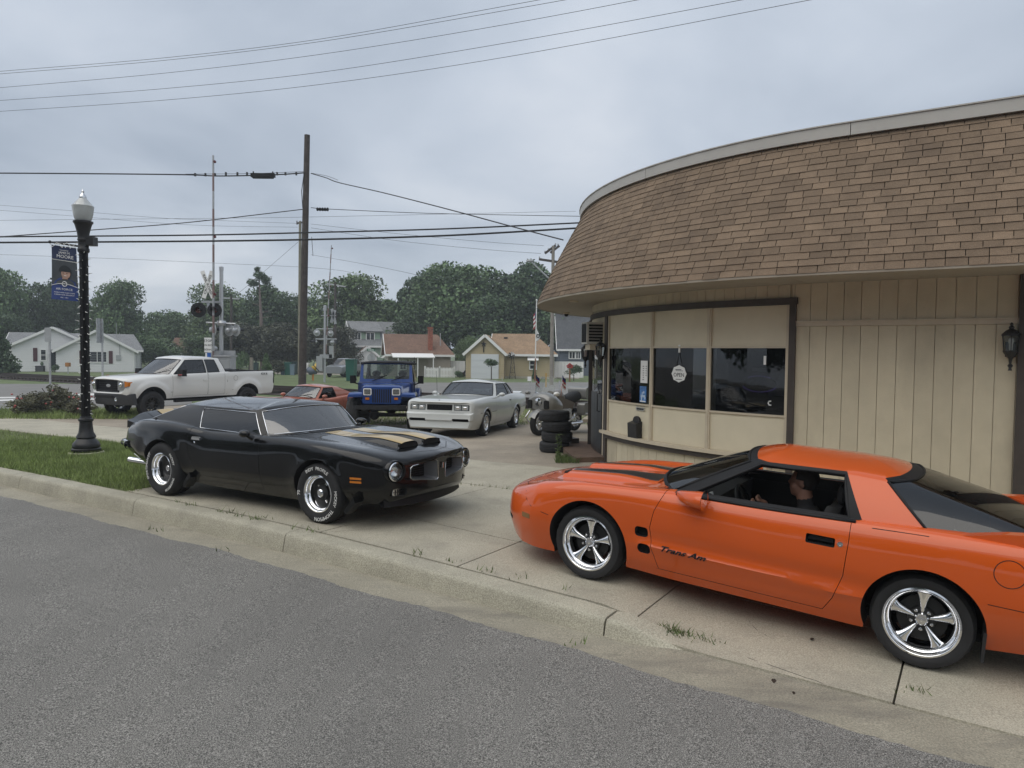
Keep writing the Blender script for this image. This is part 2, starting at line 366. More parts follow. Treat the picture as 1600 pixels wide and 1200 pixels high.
# weeds in the joints
M['weed'] = mat('weed', (.085, .125, .03), .7, tone=.5)
def weed(px, py, n=26, r=.06, h=.07):
    p = grd(px, py); pts = [(p.x + random.gauss(0, r) * CS, p.y + random.gauss(0, r) * SN + random.gauss(0, .01), p.z - .005) for _ in range(n)]
    return pts
wp = []
for px, py, n in ((345, 800, 14), (362, 801, 30), (378, 806, 18), (400, 811, 26), (404, 812, 22), (296, 789, 20), (278, 784, 16), (465, 826, 16), (488, 830, 18), (655, 866, 26), (702, 878, 22), (760, 893, 26), (805, 903, 14), (884, 922, 8), (1043, 985, 70), (1052, 990, 60), (1065, 993, 30), (1085, 998, 30), (1110, 1003, 24), (905, 1005, 16), (716, 757, 20), (745, 760, 24), (770, 762, 20), (795, 765, 16), (1430, 1082, 18), (235, 827, 8), (350, 860, 6), (250, 830, 6)):
    wp += weed(px, py, max(5, int(n * (.55 if px < 1000 else .9))))
tag(blades('joint_weeds', wp, .02, .075, .006, M['weed'], 'small green weeds growing in the pavement joints', 1.2), cat='weeds', kind='stuff')
# crossing road at the left, gravel road and drive behind, white road paint
def patch(name, pix, dz, material):
    mb = MB(); P = [grd(*p) for p in pix]
    mb.add([(p.x, p.y, p.z + dz) for p in P], [tuple(range(len(P)))]); o = mb.obj(name, material); o['kind'] = 'structure'; return o
def strip(name, top, bot, dz, material, n=24):
    """between two pixel polylines on the ground"""
    def samp(pl, k):
        x = pl[0][0] + (pl[-1][0] - pl[0][0]) * k
        return x, float(np.interp(x, [p[0] for p in pl], [p[1] for p in pl]))
    mb = MB(); rows = []
    for pl in (bot, top):
        r = []
        for i in range(n + 1):
            p = grd(*samp(pl, i / n)); r.append((p.x, p.y, gz(p.x, p.y) + dz))
        rows.append(r)
    a, b = rows; mid = [[tuple(a[i][k] + (b[i][k] - a[i][k]) * f for k in range(3)) for i in range(n + 1)] for f in (0, .2, .4, .6, .8, 1)]
    mid = [[(x, y, gz(x, y) + dz) for x, y, z in r] for r in mid]
    mb.grid(mid); o = mb.obj(name, material, smooth=180); o['kind'] = 'structure'; return o
strip('crossing_road', [(-300, 600), (150, 600), (300, 597)], [(-300, 645), (150, 641), (300, 632)], .010, M['asphalt_far'] if 'asphalt_far' in M else M['road_grey'])
strip('back_street', [(640, 598), (1100, 597)], [(640, 622), (1100, 624)], .010, M['road_grey'])
M['drive'] = mat('drive', (.30, .275, .23), .9, var=.1, vs=.8)
strip('driveway', [(425, 577), (640, 582), (760, 583), (905, 589)], [(425, 584), (640, 588), (760, 588), (905, 592)], .012, M['drive'])
M['ballast'] = speckle(mat('ballast', (.085, .072, .062), .95, var=.3, vs=3, bump=.8, bs=20), 12, .35, .7, .35)
draped('ballast_bed', -80, 30, 23.6, 27.0, 1.5, 1.0, .018, M['ballast'])
M['paint_white'] = mat('paint_white', (.62, .62, .60), .8, var=.15, vs=6)
for i, (pix) in enumerate([[(-20, 623.5), (-20, 621.2), (24, 620.5), (24, 622.5)], [(-20, 628), (-20, 625.5), (24, 624), (24, 626.3)], [(80, 616.5), (80, 614), (131, 616.5), (131, 619)], [(80, 622.5), (80, 620.3), (112, 618.5), (112, 620.8)], [(116, 625), (116, 623), (150, 623.2), (150, 625.2)], [(131, 617.6), (131, 614.7), (190, 617), (190, 620)]]):
    patch('road_marking', pix, .016, M['paint_white'])
# ================================================================ THE SHOP
BC = Vector((7.48, 14.17, 0)); RW, RE, RT = 5.9, 7.0, 6.1      # centre of the rounded end, wall / eave / top radii
M['siding'] = stains(mat('siding', (.57, .505, .365), .72, var=.05, vs=4, bump=.12, bs=60, tone=.05), 1.6, (.27, .235, .178), .5, .8, .5, (1, 1, .4))
M['panel'] = mat('panel', (.64, .575, .43), .7, var=.05, vs=2.5, bump=.08, bs=50)
M['trim_tan'] = mat('trim_tan', (.54, .47, .355), .6, var=.06, vs=5)
M['trim_brown'] = mat('trim_brown', (.058, .046, .038), .6, var=.15, vs=6)
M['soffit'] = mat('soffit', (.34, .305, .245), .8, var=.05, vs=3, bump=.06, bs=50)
M['fascia'] = mat('fascia', (.44, .425, .39), .5, .15, var=.05, vs=1.5)
M['shingle'] = stains(speckle(mat('shingle', (.200, .145, .098), .95, var=.12, vs=5, bump=.5, bs=120, tone=.22), 160, .35, .68, .30), .7, (.085, .06, .045), .55, .75, .5)
M['shop_glass'] = glass('shop_glass', (.55, .57, .58), 1.55)
M['door_dark'] = mat('door_dark', (.014, .014, .016), .35, coat=.2)
def bpt(d, off):
    """plan point: d = metres along the wall line from the tangent point (negative = straight part toward the right), off = radius"""
    tx, ty = .5446, .8387                                     # t axis
    base = BC - Vector((tx, ty, 0)) * off
    if d <= 0: return base + Vector((CS, SN, 0)) * (-d)
    a = d / RW
    v = Vector((-tx, -ty, 0)); c, s_ = math.cos(-a), math.sin(-a)
    return BC + Vector((v.x * c - v.y * s_, v.x * s_ + v.y * c, 0)) * off
def bnorm(d): return (bpt(d, RW + 1) - bpt(d, RW)).normalized()
def d_of_px(px):
    """wall distance seen at a pixel column"""
    u = ray(px, 560); u = u.x / u.y; best = None
    for i in range(-900, 1700):
        p = bpt(i * .01, RW); e = abs(p.x / p.y - u)
        if bnorm(i * .01).dot(p) > 0: continue
        if best is None or e < best[0]: best = (e, i * .01)
    return best[1]
shop = thing('shop_building', 'tan shop with rounded end under a brown shingled mansard roof', 'building', (BC.x, BC.y, 0))
OFF = Vector((-BC.x, -BC.y, 0))
def pobj(mb, name, m, parent=None, **k):
    o = mb.obj(name, m, parent or shop, **k)
    if parent is None: o.location = OFF
    return o
D_R = d_of_px(1590) ; D_WR, D_M2, D_M1, D_WL = d_of_px(1233), d_of_px(1108), d_of_px(1019), d_of_px(951)
D_DR, D_DL = d_of_px(942), d_of_px(917); D_END = 18.5
ZS = 2.83
def wallquad(mb, d0, d1, z0, z1, r0, r1, tone=.5, m=0):
    """a slab bent along the wall between two radii"""
    n = max(1, math.ceil(abs(d1 - d0) / .35)) if max(d0, d1) > 0 else 1
    rows = []
    for i in range(n + 1):
        d = d0 + (d1 - d0) * i / n; a, b = bpt(d, r0), bpt(d, r1)
        rows.append([(a.x, a.y, z0), (b.x, b.y, z0), (b.x, b.y, z1), (a.x, a.y, z1)])
    mb.grid(rows, close=True, tone=tone, m=m)
    k = len(mb.v); mb.f += [(k - 1, k - 2, k - 3, k - 4), tuple(range(k - 4 * (n + 1), k - 4 * (n + 1) + 4))]; mb.m += [m, m]
# backing wall behind the boards (with the window and door openings left free)
mb = MB()
wallquad(mb, -9, D_WR, -.3, 2.86, RW - .22, RW - .03); wallquad(mb, D_WR, D_WL + .05, -.3, 1.07, RW - .22, RW - .03); wallquad(mb, D_WR, D_WL + .05, 1.99, 2.86, RW - .22, RW - .03)
wallquad(mb, D_WL + .05, D_DR - .02, -.3, 2.86, RW - .22, RW - .03); wallquad(mb, D_DR - .02, D_DL + .02, 2.03, 2.86, RW - .22, RW - .03); wallquad(mb, D_DL + .02, D_END, -.3, 2.86, RW - .22, RW - .03)
pobj(mb, 'wall', M['panel'])
# grooved siding boards
def boards(d0, d1, z0, z1, wd=.203):
    d = d0
    while (d < d1 - .02):
        e = min(d + wd, d1); mb = MB(); wallquad(mb, d + .0032, e - .0032, z0, z1, RW - .03, RW - .006 + random.uniform(-.001, .001), random.random()); pobj(mb, 'siding_board', M['siding']); d = e
boards(D_R - 1.9, D_R - .28, -.2, 2.27); boards(D_R - 1.9, D_R - .28, 2.345, ZS)
boards(D_R + .01, D_WR - .02, -.2, 2.27); boards(D_R + .01, D_WR - .02, 2.345, ZS)
boards(D_WR, D_WL + .1, -.25, .385); boards(D_WR, 5.0, 2.657, ZS, .16); boards(D_DL + .16, 12, -.25, .5); boards(5.0, 9, 2.7, ZS, .16)
mb = MB(); wallquad(mb, -9, D_WR - .02, 2.272, 2.343, RW - .03, RW + .012); wallquad(mb, -9, D_WR - .02, 2.325, 2.343, RW + .012, RW + .024); pobj(mb, 'trim_band', M['trim_tan'])
# brown frame: head, right post, left post, sill line, far corner post
mb = MB(); wallquad(mb, D_WR - .10, 9.5, 2.565, 2.655, RW - .03, RW + .03); pobj(mb, 'window_head', M['trim_brown'])
mb = MB(); wallquad(mb, D_WR - .085, D_WR, .30, 2.565, RW - .03, RW + .03); pobj(mb, 'frame_post', M['trim_brown'])
mb = MB(); wallquad(mb, D_WL + .03, D_WL + .17, -.25, 2.565, RW - .03, RW + .028); pobj(mb, 'frame_post', M['trim_brown'])
mb = MB(); wallquad(mb, D_DL, D_DL + .16, -.25, 2.565, RW - .03, RW + .05); pobj(mb, 'frame_post', M['trim_brown'])
mb = MB(); wallquad(mb, D_R - .26, D_R, -.3, ZS, RW - .03, RW + .06); pobj(mb, 'corner_post', M['trim_brown'])
mb = MB(); wallquad(mb, D_WR, D_WL + .03, .388, .468, RW - .03, RW + .05); pobj(mb, 'sill_board', M['trim_brown'])
mb = MB(); wallquad(mb, D_WR - .01, D_WL + .16, .470, .520, RW - .03, RW + .105); pobj(mb, 'sill_cap', M['trim_tan'])
# three bays: panel below, glass, panel above, tan mullions
bays = [(D_WR, D_M2), (D_M2, D_M1), (D_M1, D_WL)]
for a, b in bays:
    mb = MB(); wallquad(mb, a + .003, b - .003, 2.0, 2.56, RW - .03, RW - .004); pobj(mb, 'upper_panel', M['panel'])
    mb = MB(); wallquad(mb, a + .003, b - .003, .522, 1.06, RW - .03, RW - .004); pobj(mb, 'lower_panel', M['panel'])
    for z0, z1, r1 in ((1.985, 2.01, .016), (1.055, 1.082, .02)): mb = MB(); wallquad(mb, a + .003, b - .003, z0, z1, RW - .004, RW + r1); pobj(mb, 'window_frame', M['trim_tan'])
    mb = MB(); wallquad(mb, a + .02, b - .02, 1.083, 1.984, RW - .018, RW - .012); pobj(mb, 'window_pane', M['shop_glass'])
for d in (D_M2, D_M1): 
    mb = MB(); wallquad(mb, d - .035, d + .035, .52, 2.56, RW - .004, RW + .022); wallquad(mb, d - .012, d + .012, .52, 2.56, RW + .022, RW + .03); pobj(mb, 'mullion', M['trim_tan'])
for d in (D_WR + .02, D_WL - .02):
    mb = MB(); wallquad(mb, d - .02, d + .02, .52, 2.56, RW - .004, RW + .018); pobj(mb, 'mullion', M['trim_tan'])
# door in the rounded end
mb = MB(); wallquad(mb, D_DR, D_DL, -.02, 2.02, RW - .06, RW - .02); do = pobj(mb, 'entrance_door', M['door_dark'])
dm = (D_DR + D_DL) / 2
mb = MB(); wallquad(mb, D_DR + .10, D_DL - .10, 1.15, 1.95, RW - .02, RW - .014); mb.obj('door_glass', M['shop_glass'], do)
mb = MB(); wallquad(mb, D_DR + .1, D_DL - .1, .12, 1.13, RW - .02, RW - .013); mb.obj('door_panel', mat('door_grey', (.05, .055, .06), .4), do)
mb = MB(); p0 = bpt(D_DR + .16, RW); nn = bnorm(D_DR + .16)
mb.tube([p0 + Vector((0, 0, .82)), p0 + nn * .05 + Vector((0, 0, .83)), p0 + nn * .05 + Vector((0, 0, 1.15)), p0 + Vector((0, 0, 1.16))], .012); mb.obj('door_handle', M['black_metal'], do, smooth=50)
mb = MB(); wallquad(mb, D_DR - .02, D_DL + .02, 2.03, 2.56, RW - .03, RW - .004); pobj(mb, 'transom_panel', M['panel'])
mb = MB(); wallquad(mb, D_WL + .17, D_DR - .0, -.2, 2.56, RW - .03, RW - .004); pobj(mb, 'door_jamb', M['trim_tan'])
mb = MB(); wallquad(mb, D_DL + .165, D_END, .52, 2.56, RW - .03, RW + .0); pobj(mb, 'side_panel', M['panel'])
mb = MB(); wallquad(mb, D_DL + .165, D_DL + 3, .47, .53, RW - .03, RW + .16); pobj(mb, 'side_sill', M['trim_tan'])
mb = MB(); wallquad(mb, D_DL + .16, D_DL + 3, .38, .468, RW - .03, RW + .06); pobj(mb, 'side_board', M['trim_brown'])
mb = MB(); wallquad(mb, D_DR - .25, D_DL + .5, -.2, .03, RW - .04, RW + .55); pobj(mb, 'door_step', mat('step_brick', (.13, .085, .06), .9, var=.25, vs=8, bump=.4, bs=40))
# dim room behind the glass
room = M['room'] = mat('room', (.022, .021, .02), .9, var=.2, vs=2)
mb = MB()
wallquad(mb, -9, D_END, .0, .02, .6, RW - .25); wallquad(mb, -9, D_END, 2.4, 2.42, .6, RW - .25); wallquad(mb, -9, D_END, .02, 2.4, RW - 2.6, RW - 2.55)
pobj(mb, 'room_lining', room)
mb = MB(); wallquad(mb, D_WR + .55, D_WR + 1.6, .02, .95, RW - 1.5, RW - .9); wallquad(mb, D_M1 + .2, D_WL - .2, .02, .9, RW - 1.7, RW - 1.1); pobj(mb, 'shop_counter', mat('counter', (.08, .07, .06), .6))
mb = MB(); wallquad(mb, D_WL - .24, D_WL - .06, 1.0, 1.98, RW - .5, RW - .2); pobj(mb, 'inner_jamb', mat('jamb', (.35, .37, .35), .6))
# ---- mansard roof
ZE, ZT = 2.845, 4.62
roof = MB()
dd = [-9 + .5 * i for i in range(18)] + [i * .3 for i in range(0, 63)]
def roofpt(d, k, lift=0.0):
    kk = k ** 1.12; r = RE + (RT - RE) * kk; p = bpt(d, r + lift); return Vector((p.x, p.y, ZE + (ZT - ZE) * k))
roof.grid([[roofpt(d, i / 6, -.03) for d in dd] for i in range(7)][::-1]); mr = pobj(roof, 'mansard_roof', mat('roof_felt', (.03, .022, .018), .95), smooth=60)
NC = 20; shing = []
for c in range(NC):
    k0, k1 = c / NC, (c + 1.25) / NC
    off = (c % 2) * .10 + random.uniform(-.04, .04); d = -9 + off
    while d < 18:
        wdt = random.choice((.18, .19, .20, .20, .21, .25)); shing.append((c, d, d + wdt, k0, min(k1, 1.0))); d += wdt
def shingle(mb, c, d0, d1, k0, k1):
    g = .004; t_ = random.gauss(.5, .22); th = random.uniform(.011, .017); sag = random.uniform(-.004, .004) + .006 * math.sin(c * 1.7 + d0 * .4)
    k0 = max(0, k0 + sag / 2)
    lo0, lo1, hi0, hi1 = roofpt(d0 + g, k0, th), roofpt(d1 - g, k0, th), roofpt(d0 + g, k1, .002), roofpt(d1 - g, k1, .002)
    b0, b1 = roofpt(d0 + g, k0, -.006), roofpt(d1 - g, k0, -.006); h0, h1 = roofpt(d0 + g, k1, -.006), roofpt(d1 - g, k1, -.006)
    mb.add([lo0, lo1, hi1, hi0, b0, b1, h1, h0], [(3, 2, 1, 0), (0, 1, 5, 4), (1, 2, 6, 5), (2, 3, 7, 6), (3, 0, 4, 7)], 0, min(1, max(0, t_)))
def shown(s):
    p = roofpt((s[1] + s[2]) / 2, s[3]); v = CM.transposed() @ (p - Vector((0, 0, CAMZ)))
    if v.z > -.1 or abs(v.x / -v.z) > .71 or s[1] < -6.4: return -1
    return (s[2] - s[1]) / -v.z * abs(v.normalized().dot((CM.transposed() @ bnorm((s[1] + s[2]) / 2))))
shing.sort(key=shown, reverse=True)
rest = MB()
for i, s in enumerate(shing):
    if i < 290: mb = MB(); shingle(mb, *s); mb.obj('shingle', M['shingle'], mr)
    else: shingle(rest, *s)
o = rest.obj('shingle_field', M['shingle'], mr); o['kind'] = 'stuff'
mb = MB()
for a in np.arange(-9, 18.5, 3.0): wallquad(mb, a + .004, min(a + 3.0, 18.5) - .004, ZT - .02, ZT + .13, RT - .25, RT + .07)
pobj(mb, 'roof_fascia', M['fascia'])
mb = MB(); wallquad(mb, -9, 18.5, ZT + .13, ZT + .145, RT - .5, RT + .085); pobj(mb, 'roof_cap', M['fascia'])
mb = MB(); wallquad(mb, -9, 18.5, 4.58, 4.60, .02, RT - .2); pobj(mb, 'flat_roof', M['dark'])
mb = MB()
sj_ = [-9, -6.6, -4.2, -1.8, .5, 2.0, 3.5, 5, 6.5, 8, 9.5, 11, 13.5, 16, 18.5]
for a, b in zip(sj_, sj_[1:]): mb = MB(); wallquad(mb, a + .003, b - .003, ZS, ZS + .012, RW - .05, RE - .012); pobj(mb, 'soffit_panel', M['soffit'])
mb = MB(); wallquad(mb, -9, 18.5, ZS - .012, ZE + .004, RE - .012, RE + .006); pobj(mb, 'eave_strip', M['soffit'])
# ---- things fixed to the shop
def wall_place(d, off, z): p = bpt(d, RW + off); n = bnorm(d); return (p.x, p.y, z), math.atan2(n.y, n.x)
def lantern(d, z, label, sc=1.0, lit=False):
    loc, a = wall_place(d, .0, z); t = thing('wall_lantern', label, 'wall lamp', loc, a, 'carriage lanterns on the shop wall')
    mb = MB(); mb.box((.012, 0, -.06), (.024, .10, .17)); mb.tube([(.02, 0, -.10), (.07, 0, -.13), (.12, 0, -.11)], .011); mb.obj('back_plate', M['black_metal'], t, smooth=40)
    mb = MB(); o = (.12, 0, 0)
    mb.lathe([(.02, -.30), (.014, -.27), (.028, -.245), (.012, -.22), (.02, -.17), (.055, -.12), (.075, -.09), (.078, -.075)], o, n=8, caps=True)
    mb.lathe([(.098, .095), (.09, .115), (.05, .155), (.022, .17), (.03, .19), (.014, .21), (.02, .225), (.004, .245)], o, n=8, caps=True)
    for k in range(6):
        c, s_ = math.cos(k * PI / 3), math.sin(k * PI / 3); mb.beam((.12 + .074 * c, .074 * s_, -.08), (.12 + .092 * c, .092 * s_, .10), .009, .009)
    mb.obj('lantern_cage', M['black_metal'], t)
    mb = MB(); mb.lathe([(.068, -.078), (.086, .096)], o, n=6); mb.obj('lantern_glass', glass('lantern_glass', (.7, .72, .7)), t)
    mb = MB(); mb.lathe([(.018, -.07), (.02, .0), (.03, .03), (.026, .06), (.005, .075)], o, n=10, caps=True); mb.obj('bulb', M['white'], t, smooth=60)
    return t
lantern(d_of_px(1579), 1.87 + .17, 'black carriage lantern on the plain siding near the dark corner post', 1)
lantern(D_WL + .10, 1.93, 'black carriage lantern on the brown post between door and windows')
lantern(D_DL + .12, 1.90, 'black carriage lantern on the far side of the dark door')
loc, a = wall_place(d_of_px(936), 0, 2.07); ac = thing('air_conditioner', 'white window air conditioner with black grille above the shop door', 'air conditioner', loc, a)
mb = MB(); mb.box((.10, 0, .20), (.38, .46, .40)); mb.obj('housing', mat('ac_white', (.55, .54, .5), .5, var=.06), ac)
mb = MB(); mb.box((.291, .0, .20), (.006, .38, .34)); [mb.box((.295, .0, .05 + .016 * k), (.008, .38, .005), m=1) for k in range(20)]; mb.obj('front_grille', [M['dark'], M['black_plastic']], ac)
for sd in (-1, 1):
    mb = MB(); [mb.box((.12, sd * .232, .06 + k * .055), (.26, .006, .04)) for k in range(6)]; mb.obj('side_louvre', M['dark'], ac)
mb = MB(); mb.box((.1, 0, -.06), (.24, .4, .10)); mb.obj('drip_pan', M['trim_tan'], ac)
M['label_grey'] = mat('label_grey', (.20, .20, .21), .8)
# papers, hanging sign, neon, mail box
def on_glass(px, py, off=.0):
    d = d_of_px(px); u = ray(px, py); p = bpt(d, RW + off); k = p.y / u.y; return d, CAMZ + u.z * k
def flat(name, d, z, wd, ht, off, m, label, cat, extra=None, group=None):
    loc, a = wall_place(d, off, z); t = thing(name, label, cat, loc, a, group); mb = MB(); mb.box((0, 0, 0), (.003, wd, ht)); mb.obj('sheet', m, t)
    if extra: extra(t)
    return t
X_, Y_ = (0, 1, 0), (0, 0, 1)
d, z = on_glass(1006, 581)
def ex(t):
    mb = MB()
    for k in range(7): mb.box((.002, -.02 + .004 * (k % 2), .09 - .036 * k), (.001, .042 - .006 * (k % 3), .010)); k < 5 and mb.box((.002, .06, .09 - .036 * k), (.001, .026, .012))
    mb.obj('printed_lines', M['black_plastic'], t)
flat('paper_notice', d, z, .19, .36, -.008, M['white'], 'white printed notice taped inside the left shop window', 'notice', ex)
d, z = on_glass(1005, 616)
def ex(t):
    mb = MB()
    for k in range(9): mb.ell((.002, random.uniform(-.06, .06), random.uniform(-.09, .07)), (.001, random.uniform(.01, .025), random.uniform(.012, .03)), 10, 5)
    mb.obj('poster_print', mat('poster_pale', (.45, .55, .68), .5), t); mb = MB(); mb.box((.002, 0, -.115), (.001, .15, .018)); mb.obj('poster_caption', M['white'], t)
flat('blue_poster', d, z, .18, .26, -.008, mat('poster_blue', (.05, .17, .42), .5, var=.4, vs=14), 'small blue poster in the lower corner of left shop window', 'poster', ex)
d, z = on_glass(1061, 584); loc, a = wall_place(d, -.008, z); t = thing('open_sign', 'white scalloped OPEN sign hanging on a string in the middle window', 'sign', loc, a)
mb = MB(); mb.prism([(.145 * math.cos(k * PI / 12) * (1 + .06 * math.cos(8 * k * PI / 12)), .125 * math.sin(k * PI / 12) * (1 + .06 * math.cos(8 * k * PI / 12))) for k in range(24)], (0, 0, 0), X_, Y_, (.006, 0, 0)); mb.obj('sign_board', M['white'], t)
mb = MB(); mb.text('OPEN', .085, (.0075, 0, -.02), X_, Y_, .001); mb.box((.0075, -.01, .062), (.001, .12, .010)); mb.box((.0075, .01, .045), (.001, .15, .006)); mb.box((.0075, 0, -.085), (.001, .13, .008)); mb.obj('lettering', M['black_plastic'], t)
mb = MB(); mb.tube([(0, -.06, .11), (0, 0, .33), (0, .06, .11)], .004, 5); mb.obj('cord', M['wire'], t); mb = MB(); mb.box((.004, 0, .38), (.012, .035, .12)); mb.obj('hook', M['white'], t)
d, z = on_glass(1163, 601); loc, a = wall_place(d, -.45, z); t = thing('neon_sign', 'oval neon sign with purple dotted rim inside the right window', 'neon sign', loc, a)
mb = MB()
for k in range(40):
    c = 2 * PI * k / 40
    if math.sin(c) > .75 or math.sin(c) < -.35: mb.box((0, .27 * math.cos(c), .115 * math.sin(c)), (.010, .013, .006))
mb.obj('tube', mat('neon', (.1, .08, .5), .4, emit=(.35, .22, 1.0, .5)), t)
mb = MB(); mb.prism([(.25 * math.cos(k * PI / 16), .105 * math.sin(k * PI / 16)) for k in range(32)], (-.02, 0, 0), X_, Y_, (.008, 0, 0)); mb.obj('backing', M['dark'], t)
mb = MB(); mb.text('OPEN', .13, (-.008, 0, 0), X_, Y_, .002); mb.obj('lettering', mat('neon_off', (.03, .03, .06), .3), t)
d, z = on_glass(1190, 598); flat('paper_sheet', d, z, .24, .40, -.5, mat('paper_dim', (.20, .20, .21), .8), 'pale paper sheet standing inside the right shop window', 'paper', lambda t: (lambda mb: (mb.box((0, -.24, .17), (.003, .26, .055)), mb.obj('paper_strip', M['label_grey'], t)))(MB()))
d, z = on_glass(1195, 563); loc, a = wall_place(d, -.008, z); t = thing('white_sticker', 'thin white sticker high on the right shop window', 'sticker', loc, a); mb = MB(); mb.box((0, 0, 0), (.004, .035, .12)); mb.obj('label', M['white'], t)
d, z = on_glass(1205, 630); loc, a = wall_place(d, -.008, z); t = thing('suction_hook', 'white looped hook low on the right shop window', 'hook', loc, a); mb = MB(); mb.tube([(0, .03 * math.cos(k), .03 * math.sin(k)) for k in (1.2, 2.2, 3.2, 4.2, 5.2)], .008, 6); mb.obj('loop', M['white'], t)
d, z = on_glass(1001, 633); loc, a = wall_place(d, -.002, z); t = thing('wall_lettering', 'small dark lettering on the panel above the mail slot', 'lettering', loc, a); mb = MB(); mb.text('Key Drop Slot', .045, (.001, 0, 0), X_, Y_, .001); mb.obj('letters', M['black_plastic'], t)
d, z = on_glass(1002, 639); loc, a = wall_place(d, -.002, z); t = thing('mail_slot', 'dark metal mail slot in the panel under the left window', 'mail slot', loc, a); mb = MB(); mb.box((.006, 0, 0), (.012, .24, .055)); mb.obj('plate', M['chrome_dull'], t); mb = MB(); mb.box((.014, 0, 0), (.006, .19, .03)); mb.obj('flap', M['black_metal'], t)
d, z = on_glass(998, 669); loc, a = wall_place(d, -.002, z); t = thing('mailbox', 'black wall mailbox with domed flap under the left window', 'mailbox', loc, a)
mb = MB(); mb.prism([(.0, -.20), (.10, -.20), (.115, .08), (.0, .12)], (0, -.13, 0), (1, 0, 0), (0, 0, 1), (0, .26, 0)); mb.obj('box', M['black_metal'], t); mb = MB(); mb.prism([(-.10, .04)] + [(-.10 * math.cos(k * PI / 8), .12 + .08 * math.sin(k * PI / 8)) for k in range(9)] + [(.10, .04)], (.0, 0, 0), X_, Y_, (.03, 0, 0)); mb.obj('flap', M['black_metal'], t)
for px, py, nm, lb in ((896, 470, 'soffit_light', 'round recessed light in the soffit beside the shingled eave'), ):
    p = at(px, py, ZS); t = thing(nm, lb, 'light', (p.x, p.y, ZS)); mb = MB(); mb.lathe([(.09, 0), (.09, -.02), (.06, -.025), (.055, -.008), (.001, -.006)], n=20); mb.obj('trim_ring', M['trim_tan'], t, smooth=40)
p = at(885, 488, ZS); t = thing('security_camera', 'small dome security camera under the soffit near the door', 'camera', (p.x, p.y, ZS)); mb = MB(); mb.lathe([(.07, 0), (.07, -.03), (.05, -.04)], n=16, caps=True); mb.obj('base', M['trim_tan'], t); mb = MB(); mb.ell((0, 0, -.05), (.05, .05, .05)); mb.obj('dome', M['black_plastic'], t, smooth=180)
p = bpt(D_DL + .25, RW + .42); t = thing('wood_block', 'dark wooden block lying on the door step', 'block', (p.x, p.y, .032), a); mb = MB(); mb.box((0, 0, .05), (.2, .42, .1)); mb.obj('timber', M['trim_brown'], t)
# ================================================================ HOUSES
M['clap_white'] = mat('clap_white', (.72, .72, .71), .6, var=.04, vs=1)
M['clap_tan'] = mat('clap_tan', (.42, .345, .21), .7, var=.05, vs=1); M['clap_beige'] = mat('clap_beige', (.36, .32, .26), .7, var=.05, vs=1)
M['clap_green'] = mat('clap_green', (.27, .37, .28), .7); M['clap_blue'] = mat('clap_blue', (.10, .12, .15), .7)
def rooft(n, c): return speckle(mat(n, c, .95, var=.16, vs=1.2, bump=.4, bs=14), 9, .35, .68, .28)
M['roof_grey'] = rooft('roof_grey', (.20, .205, .21)); M['roof_brown'] = rooft('roof_brown', (.17, .105, .075)); M['roof_tan'] = rooft('roof_tan', (.27, .185, .115))
M['roof_slate'] = rooft('roof_slate', (.085, .09, .095)); M['roof_dull'] = rooft('roof_dull', (.10, .085, .078))
M['window_dark'] = mat('window_dark', (.025, .03, .035), .08, spec=.6); M['garage_white'] = mat('garage_white', (.62, .64, .66), .5)
M['brick'] = speckle(mat('brick', (.25, .085, .05), .9, var=.2, vs=6), 8, .35, .7, .3); M['maroon'] = mat('maroon', (.07, .02, .025), .6)
def lap(mb, poly, o, ux, nrm, ex=.16, th=.036):
    """lapped clapboards over a convex polygon poly [(u,z)]"""
    o, ux, nrm = Vector(o), Vector(ux), Vector(nrm); n = len(poly); z = min(p[1] for p in poly); zt = max(p[1] for p in poly)
    def span(h):
        us = []
        for i in range(n):
            (u0, a), (u1, b) = poly[i], poly[(i + 1) % n]
            if (a - h) * (b - h) <= 0 and a != b: us.append(u0 + (u1 - u0) * (h - a) / (b - a))
            elif a == h == b: us += [u0, u1]
        return (min(us), max(us)) if us else None
    while z < zt - .01:
        z1 = min(z + ex, zt - .001); a, b = span(z + .0005), span(z1)
        if a and b:
            P = lambda u, h, k: o + ux * u + Vector((0, 0, h)) + nrm * k
            mb.add([P(a[0], z, th), P(a[1], z, th), P(b[1], z1, .003), P(b[0], z1, .003), P(a[0], z, 0), P(a[1], z, 0)], [(0, 1, 2, 3), (0, 4, 5, 1)])
        z = z1
def slope(mb, a, b, c, d, th=.14):
    """roof slab: eave a-b, ridge c-d (b below c)"""
    a, b, c, d = map(Vector, (a, b, c, d)); n = (b - a).cross(c - b).normalized()
    if n.z < 0: n = -n
    mb.add([a, b, c, d, a - n * th, b - n * th, c - n * th, d - n * th], [(0, 1, 2, 3), (7, 6, 5, 4), (0, 4, 5, 1), (1, 5, 6, 2), (2, 6, 7, 3), (3, 7, 4, 0)])
